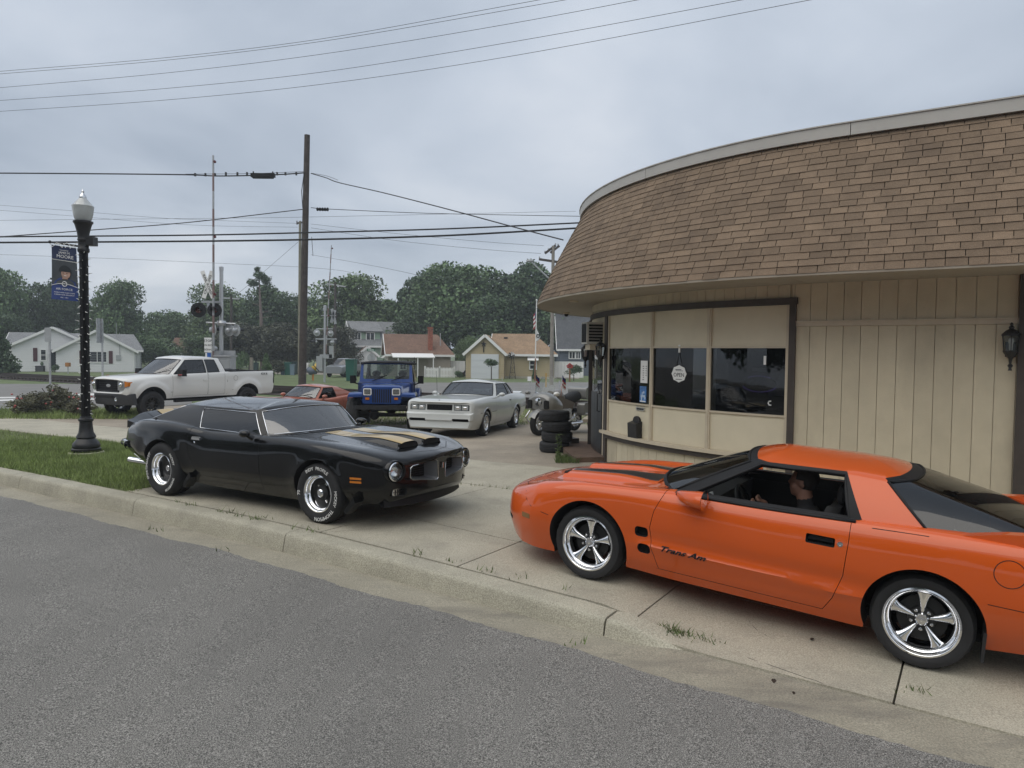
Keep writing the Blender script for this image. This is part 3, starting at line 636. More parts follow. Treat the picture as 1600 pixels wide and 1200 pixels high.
def win(root, o, ux, nrm, w_, h_, shutters=None, bars=1, frame=None, name='window'):
    o, ux, nrm = Vector(o), Vector(ux), Vector(nrm); up = Vector((0, 0, 1)); mb = MB(); t = .09
    for u, z, a, b in ((0, h_ / 2, w_ + t, t), (0, -h_ / 2, w_ + t, t), (-w_ / 2, 0, t, h_), (w_ / 2, 0, t, h_)) + (((0, 0, t * .7, h_),) if bars == 1 else ((0, 0, w_, t * .7),) if bars == 2 else ()):
        c = o + ux * u + up * z + nrm * .05; mb.prism([(-a / 2, -b / 2), (a / 2, -b / 2), (a / 2, b / 2), (-a / 2, b / 2)], c - nrm * .05, ux, up, nrm * .1)
    f = mb.obj(name, frame or M['white'], root)
    mb = MB(); mb.prism([(-w_ / 2, -h_ / 2), (w_ / 2, -h_ / 2), (w_ / 2, h_ / 2), (-w_ / 2, h_ / 2)], o + nrm * .02, ux, up, nrm * .015); mb.obj('pane', M['window_dark'], f)
    if shutters:
        for s_ in (-1, 1):
            mb = MB(); c = o + ux * s_ * (w_ / 2 + .28); mb.prism([(-.17, -h_ / 2 - .05), (.17, -h_ / 2 - .05), (.17, h_ / 2 + .05), (-.17, h_ / 2 + .05)], c, ux, up, nrm * .06); mb.obj('shutter', shutters, root)
    return f
def house(name, label, loc, yaw, W, D, hw, rise, wall, roof, oh=.4, ex=.24, hip=(0, 0), trim=None, group='houses beyond the tracks'):
    """ridge along local x, front eave wall at y=0, back at y=D"""
    t = thing(name, label, 'house', loc, yaw, group); trim = trim or M['white']; h = W / 2
    for o, u, n, ln in (((-h, 0, 0), (1, 0, 0), (0, -1, 0), W), ((h, D, 0), (-1, 0, 0), (0, 1, 0), W)):
        mb = MB(); lap(mb, [(0, -.3), (ln, -.3), (ln, hw), (0, hw)], o, u, n, ex); mb.obj('wall', wall, t)
    for k, (o, u, n) in enumerate((((-h, D, 0), (0, -1, 0), (-1, 0, 0)), ((h, 0, 0), (0, 1, 0), (1, 0, 0)))):
        mb = MB(); P = [(0, -.3), (D, -.3), (D, hw)] + ([(D / 2, hw + rise)] if not hip[k] else []) + [(0, hw)]; lap(mb, P, o, u, n, ex); mb.obj('gable_wall' if not hip[k] else 'wall', wall, t)
    sl_ = rise / (D / 2); lo = hw - oh * sl_; xl, xr = -h - oh, h + oh; rl, rr = (-h - oh if not hip[0] else -h + hip[0]), (h + oh if not hip[1] else h - hip[1]); rz = hw + rise + .08
    for y0, in ((-oh,), (D + oh,)):
        mb = MB(); slope(mb, (xl, y0, lo + .08), (xr, y0, lo + .08), (rr, D / 2, rz), (rl, D / 2, rz)); r_ = mb.obj('roof_slope', roof, t)
    for k, x, r_ in ((0, xl, rl), (1, xr, rr)):
        mb = MB()
        if hip[k]: mb.add([(x, -oh, lo + .08), (x, D + oh, lo + .08), (r_, D / 2, rz)], [(0, 1, 2)]); mb.obj('roof_hip', roof, t)
        else:
            for s_ in (-oh - .02, D + oh + .02): mb.beam((x, s_, lo - .02), (x, D / 2, rz - .09), .05, .2)
            mb.obj('rake_board', trim, t)
    mb = MB(); mb.box((0, -oh - .03, lo - .02), (xr - xl, .05, .2)); mb.obj('eave_board', trim, t)
    return t
def gable_front(root, x0, x1, y, hw, rise, D, wall, roof, oh=.35, ex=.24, trim=None):
    """a wing whose gable faces -y"""
    mb = MB(); h = (x1 - x0) / 2; cx = (x0 + x1) / 2; lap(mb, [(0, -.3), (2 * h, -.3), (2 * h, hw), (h, hw + rise), (0, hw)], (x0, y, 0), (1, 0, 0), (0, -1, 0), ex); mb.obj('gable_wall', wall, root)
    for x, n in ((x0, -1), (x1, 1)):
        mb = MB(); lap(mb, [(0, -.3), (D, -.3), (D, hw), (0, hw)], (x, y if n > 0 else y + D, 0), (0, n, 0), (n, 0, 0), ex); mb.obj('wall', wall, root)
    s_ = rise / h; lo = hw - oh * s_ + .08
    for x in (x0 - oh, x1 + oh): mb = MB(); slope(mb, (x, y - oh, lo), (x, y + D, lo), (cx, y + D, hw + rise + .08), (cx, y - oh, hw + rise + .08)); mb.obj('roof_slope', roof, root)
    for x in (x0 - oh, x1 + oh): mb = MB(); mb.beam((x, y - oh - .02, lo - .10), (cx, y - oh - .02, hw + rise - .02), .05, .24); mb.obj('rake_board', trim or M['white'], root)
def gp(px, py): p = grd(px, py); return p
F_, U_, UP = Vector((0, -1, 0)), Vector((1, 0, 0)), Vector((0, 0, 1))
# white house at the left
Y = 75.0; s75 = Y / FPX; x0 = col_at(125, Y); zg = atd(125, 578, Y).z; PX = lambda px: col_at(px, Y) - x0; PZ = lambda py: atd(125, py, Y).z - zg
wh = house('white_house', 'white clapboard house with two front gables and maroon shutters', (x0, Y, zg), 0, PX(222) - PX(14), 8, PZ(545), PZ(521) - PZ(545), M['clap_white'], M['roof_grey'], hip=(0, .8)) ; 
for o in wh.children: o.location.x = (PX(14) + PX(222)) / 2
gable_front(wh, PX(25), PX(147), -1.2, PZ(540), PZ(513) - PZ(540), 5, M['clap_white'], M['roof_grey']); gable_front(wh, PX(94), PX(216), -3.2, PZ(547), PZ(517) - PZ(547), 6, M['clap_white'], M['roof_grey'])
win(wh, (PX(71.5), -1.2, PZ(555)), U_, F_, .55, 1.1, None, 2); mb = MB(); [mb.box((PX(x), -1.25, PZ(554.5)), (.42, .06, 1.35)) for x in (59.5,)]; mb.obj('shutter', M['maroon'], wh)
win(wh, (PX(156), -3.2, PZ(557)), U_, F_, 1.95, 1.1, None, 1); 
for x in (132, 177): mb = MB(); mb.box((PX(x), -3.25, PZ(557.5)), (.40, .06, 1.28)); mb.obj('shutter', M['maroon'], wh)
mb = MB(); mb.box((PX(88), -1.25, PZ(562)), (.75, .06, 2.0)); mb.obj('front_door', M['window_dark'], wh)
mb = MB(); mb.box((PX(189), -3.25, PZ(558)), (.5, .15, .5)); mb.tube([(PX(191), -3.28, PZ(555)), (PX(191), -3.28, PZ(520))], .03, 5); mb.obj('meter_box', M['grey_metal'], wh)
mb = MB(); mb.tube([(PX(183), .5, PZ(526)), (PX(183), .5, PZ(503))], .03, 5); mb.obj('vent_pipe', M['galv'], wh)
mb = MB(); mb.tube([(PX(213), -3.3, PZ(549)), (PX(213), -3.3, PZ(578))], .05, 6); mb.obj('downpipe', M['white'], wh)
wh.rotation_euler.z = R(26); wh.scale = (.86, 1, 1)
# brown roofs behind it
p = atd(66, 560, 100); house('brown_roof_house', 'house with dark brown roof behind the white house, small white gable', (p.x, 100, -.4), 0, 4.2, 7, 4.0, 1.6, M['clap_beige'], M['roof_dull'])
p = atd(22, 560, 104); t = house('chimney_house', 'house with dark brown roof and chimney at the left edge', (p.x, 104, -.4), 0, 3.8, 7, 4.6, 1.7, M['clap_beige'], M['roof_dull']); mb = MB(); mb.box((-.6, 3.4, 6.6), (.7, .7, 1.4)); mb.obj('chimney', M['brick'], t)
p = atd(73, 560, 97); t = thing('gable_shed', 'small white gable peak behind the white house roof', 'shed', (p.x, 97, -.4)); gable_front(t, -1.2, 1.2, 0, 3.9, 1.3, 4, M['clap_white'], M['roof_grey'], .15)
p = atd(282, 560, 96); t = thing('gable_house', 'small brown roofed house with white gable trim among the trees', 'house', (p.x, 96, -.4), R(10), 'houses beyond the tracks'); gable_front(t, -2.3, .4, 0, 1.6, 1.6, 5, M['clap_green'], M['roof_brown'], .2)
mb = MB(); slope(mb, (-1.5, -.2, 2.0), (2, -.2, 2.0), (2, 3, 4.0), (-1.5, 3, 4.0)); mb.obj('roof_slope', M['roof_brown'], t)
# green two storey house
p = atd(602, 560, 84); t = house('green_house', 'pale green two storey house with grey roof and dormer', (p.x - .9, 84, -.4), R(22), 5.4, 6.2, 3.3, 2.6, M['clap_green'], M['roof_grey'])
win(t, (2.72, 3.1, 4.5), (0, 1, 0), (1, 0, 0), .7, .8)
mb = MB(); lap(mb, [(0, 3.2), (3.0, 3.2), (3.0, 4.8), (0, 4.8)], (-2.6, .55, 0), (1, 0, 0), (0, -1, 0)); mb.obj('dormer_wall', M['clap_green'], t); mb = MB(); slope(mb, (-2.9, .2, 4.75), (.7, .2, 4.75), (.7, 3.1, 5.9), (-2.9, 3.1, 5.9)); mb.obj('dormer_roof', M['roof_grey'], t)
win(t, (-.75, .52, 4.05), U_, F_, .95, 1.05); win(t, (-2.2, .52, 4.05), U_, F_, .7, 1.0)
gable_front(t, -2.6, -.4, -1.6, 2.0, .9, 1.7, M['clap_white'], M['roof_brown'], .25)
# beige house with brown roof, chimney and porch
Y = 69; p = atd(612, 580, Y); zg = -.37; bh = house('beige_house', 'beige house with brown shingle roof, brick chimney and white porch awning', (col_at(656, Y) , Y, zg), R(14), 5.9, 5.2, 2.25, 1.75, M['clap_beige'], M['roof_brown'], .35, hip=(0, .9))
mb = MB(); mb.box((1.05, .5, 3.2), (.42, .5, 3.0)); mb.box((1.05, .5, 4.65), (.5, .58, .14)); ch = mb.obj('chimney', M['brick'], bh); mb = MB(); mb.cyl((1.05, .5, 4.7), (1.05, .5, 5.0), .09, n=8); mb.obj('flue', M['black_metal'], ch)
mb = MB(); mb.tube([(2.1, 1.0, 2.6), (2.1, 1.0, 4.2)], .045, 6); mb.obj('vent_pipe', M['galv'], bh)
mb = MB(); slope(mb, (-2.7, -1.9, 1.85), (1.2, -1.9, 1.85), (1.2, -.2, 2.2), (-2.7, -.2, 2.2), .08); aw = mb.obj('porch_awning', M['white'], bh)
for x in (-2.2, -.4, 1.05): mb = MB(); mb.beam((x, -1.8, -.2), (x, -1.8, 1.82), .09, .09); mb.obj('porch_post', M['white'], aw)
for x in (-1.6, -.7): win(bh, (x, -.03, 1.1), U_, F_, .6, .9)
for y in (1.4, 3.4): win(bh, (-2.97, y, 1.3), (0, -1, 0), (-1, 0, 0), .7, .9); mb = MB(); mb.prism([(0, 0), (.45, -.3), (.45, -.36), (0, -.04)], (-2.98, y + .5, 2.05), (-1, 0, 0), (0, 0, 1), (0, -1, 0)); mb.obj('window_awning', M['white'], bh)
# tan garage house
Y = 66.5; gh = house('tan_house', 'tan clapboard house with white garage door under its front gable', (col_at(818, Y), Y, -.37), R(-3), 5.6, 6.2, 2.35, 1.75, M['clap_tan'], M['roof_tan'], .35, .2, hip=(0, 1.9))
xo = col_at(818, Y); gx = lambda px: col_at(px, Y - 1.6) - xo
gable_front(gh, gx(729), gx(789), -1.6, 2.35, 1.55, 5, M['clap_tan'], M['roof_tan'], .25, .2)
mb = MB(); mb.box((gx(759), -1.66, 1.0), (2.5, .06, 2.4)); gd = mb.obj('garage_door', M['garage_white'], gh)
for k in range(4): mb = MB(); mb.box((gx(759), -1.705, .12 + .6 * k), (2.44, .03, .56)); mb.obj('door_panel', M['garage_white'], gd)
mb = MB(); star = [(math.sin(k * PI / 5) * (.28 if k % 2 == 0 else .11), math.cos(k * PI / 5) * (.28 if k % 2 == 0 else .11)) for k in range(10)]; mb.prism(star, (gx(757), -1.72, 3.1), (1, 0, 0), (0, 0, 1), (0, .05, 0)); mb.tube([(gx(757), -1.7, 2.9), (gx(757), -1.7, 2.35)], .05, 5); mb.obj('barn_star', M['black_metal'], gh)
xw = col_at(833, Y) - xo; win(gh, (xw, -.03, 1.25), U_, F_, .62, .8, None, 2); mb = MB(); mb.prism([(0, 0), (.5, -.34), (.5, -.40), (0, -.05)], (xw - .5, -.03, 2.05), (0, -1, 0), (0, 0, 1), (1, 0, 0)); mb.obj('window_awning', M['white'], gh)
for x in (-1.8, 1.3): mb = MB(); mb.box((x, 2.3, 3.75), (.35, .25, .16)); mb.obj('roof_vent', M['black_metal'], gh)
mb = MB(); mb.box((0, -.10, .05), (5.7, .12, .28)); mb.obj('foundation', M['concrete'], gh)
# slate blue house behind the shop end
Y = 78; bl = house('blue_house', 'slate blue house with steep grey roof beside the shop door', (col_at(893, Y) + .9, Y, -.4), R(0), 4.4, 9, 3.1, 4.3, M['clap_blue'], M['roof_slate'], .35)
win(bl, (-.85, -.03, 2.2), U_, F_, .65, .75); win(bl, (-.2, -.03, 2.2), U_, F_, .5, .75)
# ================================================================ FENCES
Y = 67.3; t = thing('picket_fence', 'white picket fence in front of the beige house', 'fence', (col_at(664, Y), Y, gz(0, Y)))
x1 = col_at(710, Y) - t.location.x; n = 20
for k in range(n): mb = MB(); mb.prism([(-.05, 0), (.05, 0), (.05, .86), (0, .94), (-.05, .86)], (x1 * (k + .5) / n, 0, 0), (1, 0, 0), (0, 0, 1), (0, .03, 0)); mb.obj('picket', M['white'], t)
for z in (.2, .7): mb = MB(); mb.box((x1 / 2, .05, z), (x1, .04, .09)); mb.obj('rail', M['white'], t)
for x in (0, x1 * .5, x1): mb = MB(); mb.box((x, .06, .52), (.12, .12, 1.04)); mb.obj('post', M['white'], t)
def board_fence(px0, px1, Y, h, label):
    t = thing('vinyl_fence', label, 'fence', (col_at(px0, Y), Y, gz(0, Y))); x1 = col_at(px1, Y) - t.location.x; n = max(4, int(x1 / .3))
    for k in range(n): mb = MB(); mb.box((x1 * (k + .5) / n, 0, h / 2), (x1 / n - .012, .03, h)); mb.obj('fence_board', M['white'], t)
    mb = MB(); mb.box((x1 / 2, 0, h + .03), (x1, .07, .07)); mb.obj('top_rail', M['white'], t)
board_fence(702, 727, 70.5, 1.45, 'white vinyl fence between picket fence and tan house'); board_fence(862, 912, 71, 1.5, 'white vinyl fence in front of the slate blue house')
# ================================================================ TREES
M['bark'] = mat('bark', (.075, .06, .048), .95, var=.3, vs=4, bump=.5, bs=12)
def leafmat(n, c): return mat(n, c, .65, tone=.75)
LM = [leafmat('leaf_dark', (.066, .108, .050)), leafmat('leaf_mid', (.090, .145, .060)), leafmat('leaf_pale', (.118, .175, .072)), leafmat('leaf_olive', (.066, .072, .045))]
def crown_mesh(name, seed, nl, per, leaf, flat=1.0, cone=False, lr=(.16, .28)):
    r = np.random.default_rng(seed); V = []; T = []
    for _ in range(nl):
        while True:
            c = r.uniform(-1, 1, 3)
            if np.linalg.norm(c) < 1: break
        c = c * np.array([.36, .36, .36]) + np.array([0, 0, .5])
        if cone: k = r.uniform(0, 1); a = r.uniform(0, 2 * PI); rr = .42 * (1 - k) * r.uniform(.5, 1); c = np.array([rr * np.cos(a), rr * np.sin(a), .04 + .92 * k])
        R_ = r.uniform(*lr) * (1 if not cone else (.35 + .6 * (1 - c[2])))
        n = per; d = r.normal(size=(n, 3)); d /= np.linalg.norm(d, axis=1)[:, None]; P = c + d * (R_ * r.uniform(.45, 1.08, n) ** .7)[:, None] * np.array([1, 1, .8 * flat]); tn = np.clip(r.normal(.5, .12) + r.normal(0, .16, n), 0, 1)
        keep = (P[:, 2] > .02) & (P[:, 2] < 1.02); P, tn = P[keep], tn[keep]; n = len(P)
        a = r.normal(size=(n, 3)); a /= np.linalg.norm(a, axis=1)[:, None]; b = np.cross(a, r.normal(size=(n, 3))); b /= np.linalg.norm(b, axis=1)[:, None]; s = leaf * r.uniform(.6, 1.4, n)[:, None]
        V.append(np.stack([P - a * s - b * s * .5, P + a * s * .3 - b * s * .7, P + a * s * 1.1 + b * s * .1, P - a * s * .2 + b * s * .7], 1)); T.append(np.repeat(tn, 4))
    V = np.concatenate(V).reshape(-1, 3); T = np.concatenate(T); me = bpy.data.meshes.new(name)
    me.vertices.add(len(V)); me.vertices.foreach_set('co', V.ravel()); nq = len(V) // 4
    me.loops.add(nq * 4); me.polygons.add(nq); me.loops.foreach_set('vertex_index', np.arange(nq * 4)); me.polygons.foreach_set('loop_start', np.arange(0, nq * 4, 4)); me.polygons.foreach_set('loop_total', np.full(nq, 4))
    at_ = me.attributes.new('tone', 'FLOAT', 'POINT'); at_.data.foreach_set('value', T.astype(np.float32)); me.update(); return me
CR = {('d', i, k): None for i in range(3) for k in range(4)}
def get_crown(kind, i, k):
    key = (kind, i, k)
    if CR.get(key) is None:
        if kind == 'd': me = crown_mesh('crown', 11 + i, 46, 520, .014, lr=(.12, .22))
        elif kind == 'o': me = crown_mesh('crown', 31 + i, 34, 330, .016, lr=(.085, .15))
        elif kind == 'c': me = crown_mesh('crown', 51 + i, 60, 90, .030, cone=True)
        elif kind == 's': me = crown_mesh('crown', 71 + i, 16, 110, .035)
        me.materials.append(LM[k]); CR[key] = me
    return CR[key]
def tree(px, top, wpx, Y, label, kind='d', i=0, k=0, base=None, trunk=.22, name='tree', cat='tree', group=None, zs=.0):
    x = col_at(px, Y); z0 = gz(x, Y) if base is None else atd(px, base, Y).z; H = atd(px, top, Y).z - z0; Wd = wpx * Y / FPX
    t = thing(name, label, cat, (x, Y, z0), random.uniform(0, 6.28), group)
    me = get_crown(kind, i, k); o = bpy.data.objects.new('crown', me); C.objects.link(o); o.parent = t; b = H * trunk; o.location = (0, 0, b); o.scale = (Wd, Wd, H - b)
    mb = MB(); r = max(.03, .022 * H); mb.tube([(0, 0, -.3), (0, 0, b), (.02 * H, 0, H * .62)], [r * 1.2, r, r * .3], 8)
    if H > 3:
        for q in range(6):
            a = q * 1.05 + random.uniform(-.3, .3); z = b + (H - b) * random.uniform(.0, .45); l = Wd * random.uniform(.22, .36); mb.tube([(0, 0, z), (l * .5 * math.cos(a), l * .5 * math.sin(a), z + l * .4), (l * math.cos(a), l * math.sin(a), z + l)], [r * .5, r * .3, r * .08], 5)
    mb.obj('trunk', M['bark'], t, smooth=60); return t
TG = 'broadleaf trees along the tracks'
for a in ((-12, 402, 120, 84, 'dark leafy tree cut off by the left edge of the view', 'd', 0, 1), (78, 424, 105, 92, 'broad green tree behind the hanging banner', 'd', 1, 0), (186, 428, 100, 90, 'rounded tall tree right of the black street lamp', 'd', 2, 1), (262, 478, 100, 104, 'low green tree above the white house right end', 'd', 0, 1), (238, 520, 90, 84, 'low bushy tree hugging the white house corner', 'd', 1, 1),
          (345, 436, 120, 100, 'pale green tree behind the near crossing signal', 'd', 2, 2), (425, 436, 110, 94, 'dark bluish tree mass beside the lone pine trunk', 'd', 1, 0), (478, 452, 90, 100, 'green tree just left of the tall wooden pole', 'd', 0, 0), (548, 420, 150, 92, 'wide pale green tree behind the far crossing signal', 'd', 2, 2), (612, 455, 90, 98, 'thin tree with sky gaps right of the far gate arm', 'o', 0, 1),
          (660, 412, 110, 100, 'open crowned tree with sky showing through, above green house', 'o', 1, 0), (715, 396, 190, 92, 'largest tree, broad green crown above the brown roof', 'd', 0, 1), (815, 398, 160, 90, 'tall spreading tree just left of the shop roof', 'd', 1, 0), (770, 450, 160, 86, 'dense dark tree behind the tan house roof', 'd', 2, 0), (880, 440, 130, 86, 'dark tree mostly hidden behind the shop eave', 'd', 0, 0), (655, 470, 110, 88, 'shadowy tree directly behind the brick chimney', 'd', 1, 0),
          (390, 500, 130, 82, 'olive green bushy tree behind the pickup bed', 'd', 0, 3), (455, 498, 120, 80, 'olive green bushy tree left of the wooden pole', 'd', 1, 3), (318, 520, 90, 86, 'low green tree behind the stop on red sign', 'd', 2, 1), (525, 505, 90, 80, 'olive green bush tree behind far signal cabinet', 'd', 2, 3), (10, 485, 90, 80, 'green tree over the dark brown roofs at left', 'd', 2, 0), (120, 470, 130, 110, 'distant tree between banner and street lamp', 'd', 0, 0), (955, 430, 140, 95, 'tree hidden behind the shop wall', 'd', 2, 0)):
    if 'hidden behind the shop wall' in a[4]: continue
    tree(*a, group=TG, trunk=.06 if a[1] > 470 else .12)
tree(-4, 508, 62, 58, 'dark spruce at the left edge in front of white house', 'c', 0, 0, trunk=.05, name='spruce', cat='tree')
tree(416, 553, 26, 58, 'small green conifer beyond the pickup bed', 'c', 1, 1, trunk=.05, name='conifer', cat='tree')
tree(835, 569, 9, 63, 'narrow dark cypress beside the window of tan house', 'c', 0, 0, trunk=.03, name='cypress', cat='tree')
tree(768, 558, 26, 62, 'small ball headed tree in front of garage door', 's', 0, 0, trunk=.55, name='standard_tree', cat='tree')
tree(897, 568, 30, 62, 'small dark tree behind the red birdhouse', 's', 1, 0, trunk=.3, name='small_tree', cat='tree')
tree(729, 520, 44, 76, 'light green young tree beside the tan house gable', 'd', 1, 2, trunk=.1, name='young_tree', cat='tree')
for a in ((601, 557, 26, 62, 'rounded green bush behind the blue off-roader', 's', 0, 0), (4, 568, 30, 60, 'low green bush on the lawn at far left', 's', 1, 1), (376, 545, 30, 74, 'rounded bush behind the signal cabinet', 's', 1, 1), (434, 558, 30, 70, 'brownish bush beside the garbage bins', 's', 0, 3), (718, 578, 16, 66, 'small shrub in tub at the picket fence end', 's', 1, 1), (85, 568, 14, 70, 'leafy plant beside the white house door', 's', 1, 0)):
    tree(*a, trunk=.05, name='bush', cat='bush', group='bushes by the houses')
# unseen tree row added across the street to darken reflections in paint and glass
fs = thing('reflection_trees', 'unseen row of trees added across the street to darken reflections', None, (0, 0, 0), kind='stuff')
for i, s_ in enumerate(np.arange(-34, 26, 6.5)):
    x, y = st(s_, -19 + 3 * math.sin(i * 2.1)); o = bpy.data.objects.new('crown', get_crown('d', i % 3, i % 2)); C.objects.link(o); o.parent = fs; o.location = (x, y, .3); o.scale = (9.5, 9.5, 11.5 + 1.8 * math.sin(i * 1.3))
# lone pine
x = col_at(407, 88); t = thing('pine_tree', 'lone pine with bare trunk and tuft of needles on top', 'tree', (x, 88, -.4)); H = atd(405, 416, 88).z + .4
mb = MB(); mb.tube([(.2, 0, 0), (.1, 0, H * .5), (-.2, 0, H * .97)], [.28, .2, .05], 8); [mb.tube([(0, 0, z), (l, 0, z + .3)], [.05, .02], 5) for z, l in ((H * .55, 1.2), (H * .62, -1), (H * .86, -1.5), (H * .88, 1.5), (H * .5, 1.6))]; mb.obj('trunk', mat('pine_bark', (.16, .125, .11), .9), t)
for i, (dx, dz, w_, h_) in enumerate(((-.9, .84, 1.7, 1.3), (.8, .86, 1.6, 1.2), (0, .91, 1.9, 1.5), (-.3, .97, 1.0, .8))):
    o = bpy.data.objects.new('crown', get_crown('s', i % 2, 0)); C.objects.link(o); o.parent = t; o.location = (dx, 0, H * dz - h_ * .5); o.scale = (w_, w_, h_)
# rose bushes by the road sign
M['rose'] = mat('rose', (.42, .10, .09), .6); M['rose_leaf'] = mat('rose_leaf', (.12, .12, .075), .8, tone=.6)
rb = crown_mesh('rose_crown', 5, 26, 120, .028, lr=(.12, .24)); rb.materials.append(M['rose_leaf'])
for px, py, wpx, h, lb in ((48, 650, 70, .85, 'sprawling rose bush left of the thin sign post'), (92, 645, 62, 1.05, 'rose bush with faded red blooms around the sign post'), (128, 652, 50, .7, 'low rose bush beside the black lamp post')):
    p = grd(px, py); t = thing('rose_bush', lb, 'bush', p, random.uniform(0, 6), 'rose bushes by the road'); wd = wpx * p.y / FPX
    o = bpy.data.objects.new('foliage', rb); C.objects.link(o); o.parent = t; o.scale = (wd * 1.05, wd * .8, h)
    mb = MB(); [mb.tube([(0, 0, 0), (random.uniform(-.3, .3) * wd, random.uniform(-.3, .3) * wd, h * .8)], .012, 4) for _ in range(9)]; mb.obj('stem', M['bark'], t)
    mb = MB(); [mb.ell((random.uniform(-.42, .42) * wd, random.uniform(-.35, .35) * wd, h * random.uniform(.25, .95)), (.035, .035, .028), 6, 4) for _ in range(10)]; f = mb.obj('rose_bloom', M['rose'], t); f['kind'] = 'stuff'
pts = []
for _ in range(9000):
    px, py = random.uniform(-60, 230), random.uniform(641, 655); p = grd(px, py); pts.append(tuple(p))
tag(blades('rough_grass', pts, .05, .22, .010, M['grass'], 'rough grass around the rose bushes', .8), cat='grass', kind='stuff')
pts = []
for _ in range(15000):
    px, py = random.uniform(440, 960), random.uniform(640, 664)
    p = grd(px, py)
    if random.random() < (.15 if px < 560 else 1): pts.append(tuple(p))
tag(blades('lot_edge_grass', pts, .03, .11, .010, M['grass'], 'rough grass under the parked cars at the lot edge', .8), cat='grass', kind='stuff')
# ================================================================ RAILWAY
tr = thing('railway_track', 'rusty railway track on dark ballast behind the parking lot', 'railway')
M['rail'] = mat('rail', (.06, .045, .04), .55, .4); M['sleeper'] = mat('sleeper', (.045, .036, .03), .95, var=.3, vs=6)
for t_ in (24.55, 25.99):
    mb = MB()
    for s0 in np.arange(-80, 30, 5):
        a, b = st(s0, t_), st(s0 + 5, t_); za, zb = gz(*a) + .16, gz(*b) + .16
        mb.beam((*a, za + .13), (*b, zb + .13), .075, .05); mb.beam((*a, za + .06), (*b, zb + .06), .02, .11); mb.beam((*a, za), (*b, zb), .14, .03)
    mb.obj('rail', M['rail'], tr)
for s0 in np.concatenate([np.arange(-62, -30, .55), np.arange(-20, 4, .55)]):
    x, y = st(s0, 25.27); mb = MB(); mb.box((0, 0, 0), (.23, 2.6, .17), Matrix.Rotation(math.atan2(SN, CS), 3, 'Z')); o = mb.obj('sleeper', M['sleeper'], tr, loc=(x, y, gz(x, y) + .07))
# ================================================================ POLES AND WIRES
def pole(px_top, py_top, px_bot, Y, r0, r1, label, m=None, group='utility poles', extra=None):
    xb = col_at(px_bot, Y); z0 = gz(xb, Y); top = atd(px_top, py_top, Y); t = thing('utility_pole', label, 'utility pole', (xb, Y, z0), 0, group)
    H = top.z - z0; dx = top.x - xb; mb = MB(); mb.tube([(0, 0, -.3), (dx * .5, 0, H * .5), (dx, 0, H)], [r0, (r0 + r1) / 2, r1], 12); mb.obj('pole', m or M['wood_pole'], t, smooth=60)
    return t, Vector((dx, 0, H)), Vector((xb, Y, z0))
def onp(px, py, o): return atd(px, py, o.y) - o
t, tp, o0 = pole(480, 211, 471.5, 34, .19, .13, 'tall dark wooden pole rising behind the salmon sports car')
mb = MB(); mb.tube([onp(476, 270, o0) + Vector((.02, -.14, 0)), onp(474.5, 300, o0) + Vector((-.05, -.16, 0)), onp(474.5, 326, o0) + Vector((0, -.16, 0))], .018, 5); mb.tube([onp(487, 370, o0), onp(488, 385, o0), onp(489, 400, o0)], .012, 5); mb.obj('cable_drop', M['wire'], t)
t, tp, o0 = pole(469, 346, 468, 66, .17, .12, 'slim weathered pole just left of the tall dark pole', mat('wood_grey', (.20, .185, .14), .9, var=.2, vs=3))
mb = MB(); mb.beam(onp(464, 349, o0), onp(475, 347, o0), .12, .14); [mb.tube([onp(x, 351, o0), onp(x, 345, o0)], .05, 6) for x in (464, 469, 474)]; mb.obj('insulator_arm', M['wood_pole'], t)
t, tp, o0 = pole(361.5, 463, 361, 74, .15, .12, 'grey pole with single crossarm behind the near crossing signal', M['wood_pole'].copy())
mb = MB(); mb.beam(onp(349, 465.5, o0), onp(374, 467, o0), .12, .14); mb.obj('crossarm', M['grey_metal'], t)
t, tp, o0 = pole(524, 441, 523, 78, .16, .12, 'grey pole with pale crossarm behind the far crossing signal', M['wood_pole'])
mb = MB(); mb.beam(onp(510.5, 443, o0), onp(540, 448, o0), .12, .14); mb.obj('crossarm', M['grey_metal'], t)
t, tp, o0 = pole(864.5, 384, 862, 52, .15, .11, 'pale utility pole with two crossarms beside the shop eave', mat('wood_pale', (.24, .22, .19), .85, var=.15, vs=3))
for a, b in (((851.5, 396), (868, 383.5)), ((860, 395), (874, 384)), ((842, 405), (872, 409.5))):
    mb = MB(); mb.beam(onp(*a, o0), onp(*b, o0), .13, .16); mb.obj('crossarm', M['wood_pole'], t)
mb = MB(); [mb.tube([onp(x, y + 1, o0), onp(x, y - 3, o0)], .05, 6) for x, y in ((851.5, 395), (857, 391), (843, 404), (868, 383), (872, 384))]; mb.obj('insulator', M['grey_metal'], t)
mb = MB(); mb.tube([onp(863, 440, o0), onp(846, 424, o0), onp(830, 409, o0)], .05, 6); mb.ell(onp(828, 407.5, o0), (.28, .15, .1)); mb.obj('street_light', M['galv'], t)
WG = 'overhead wires'
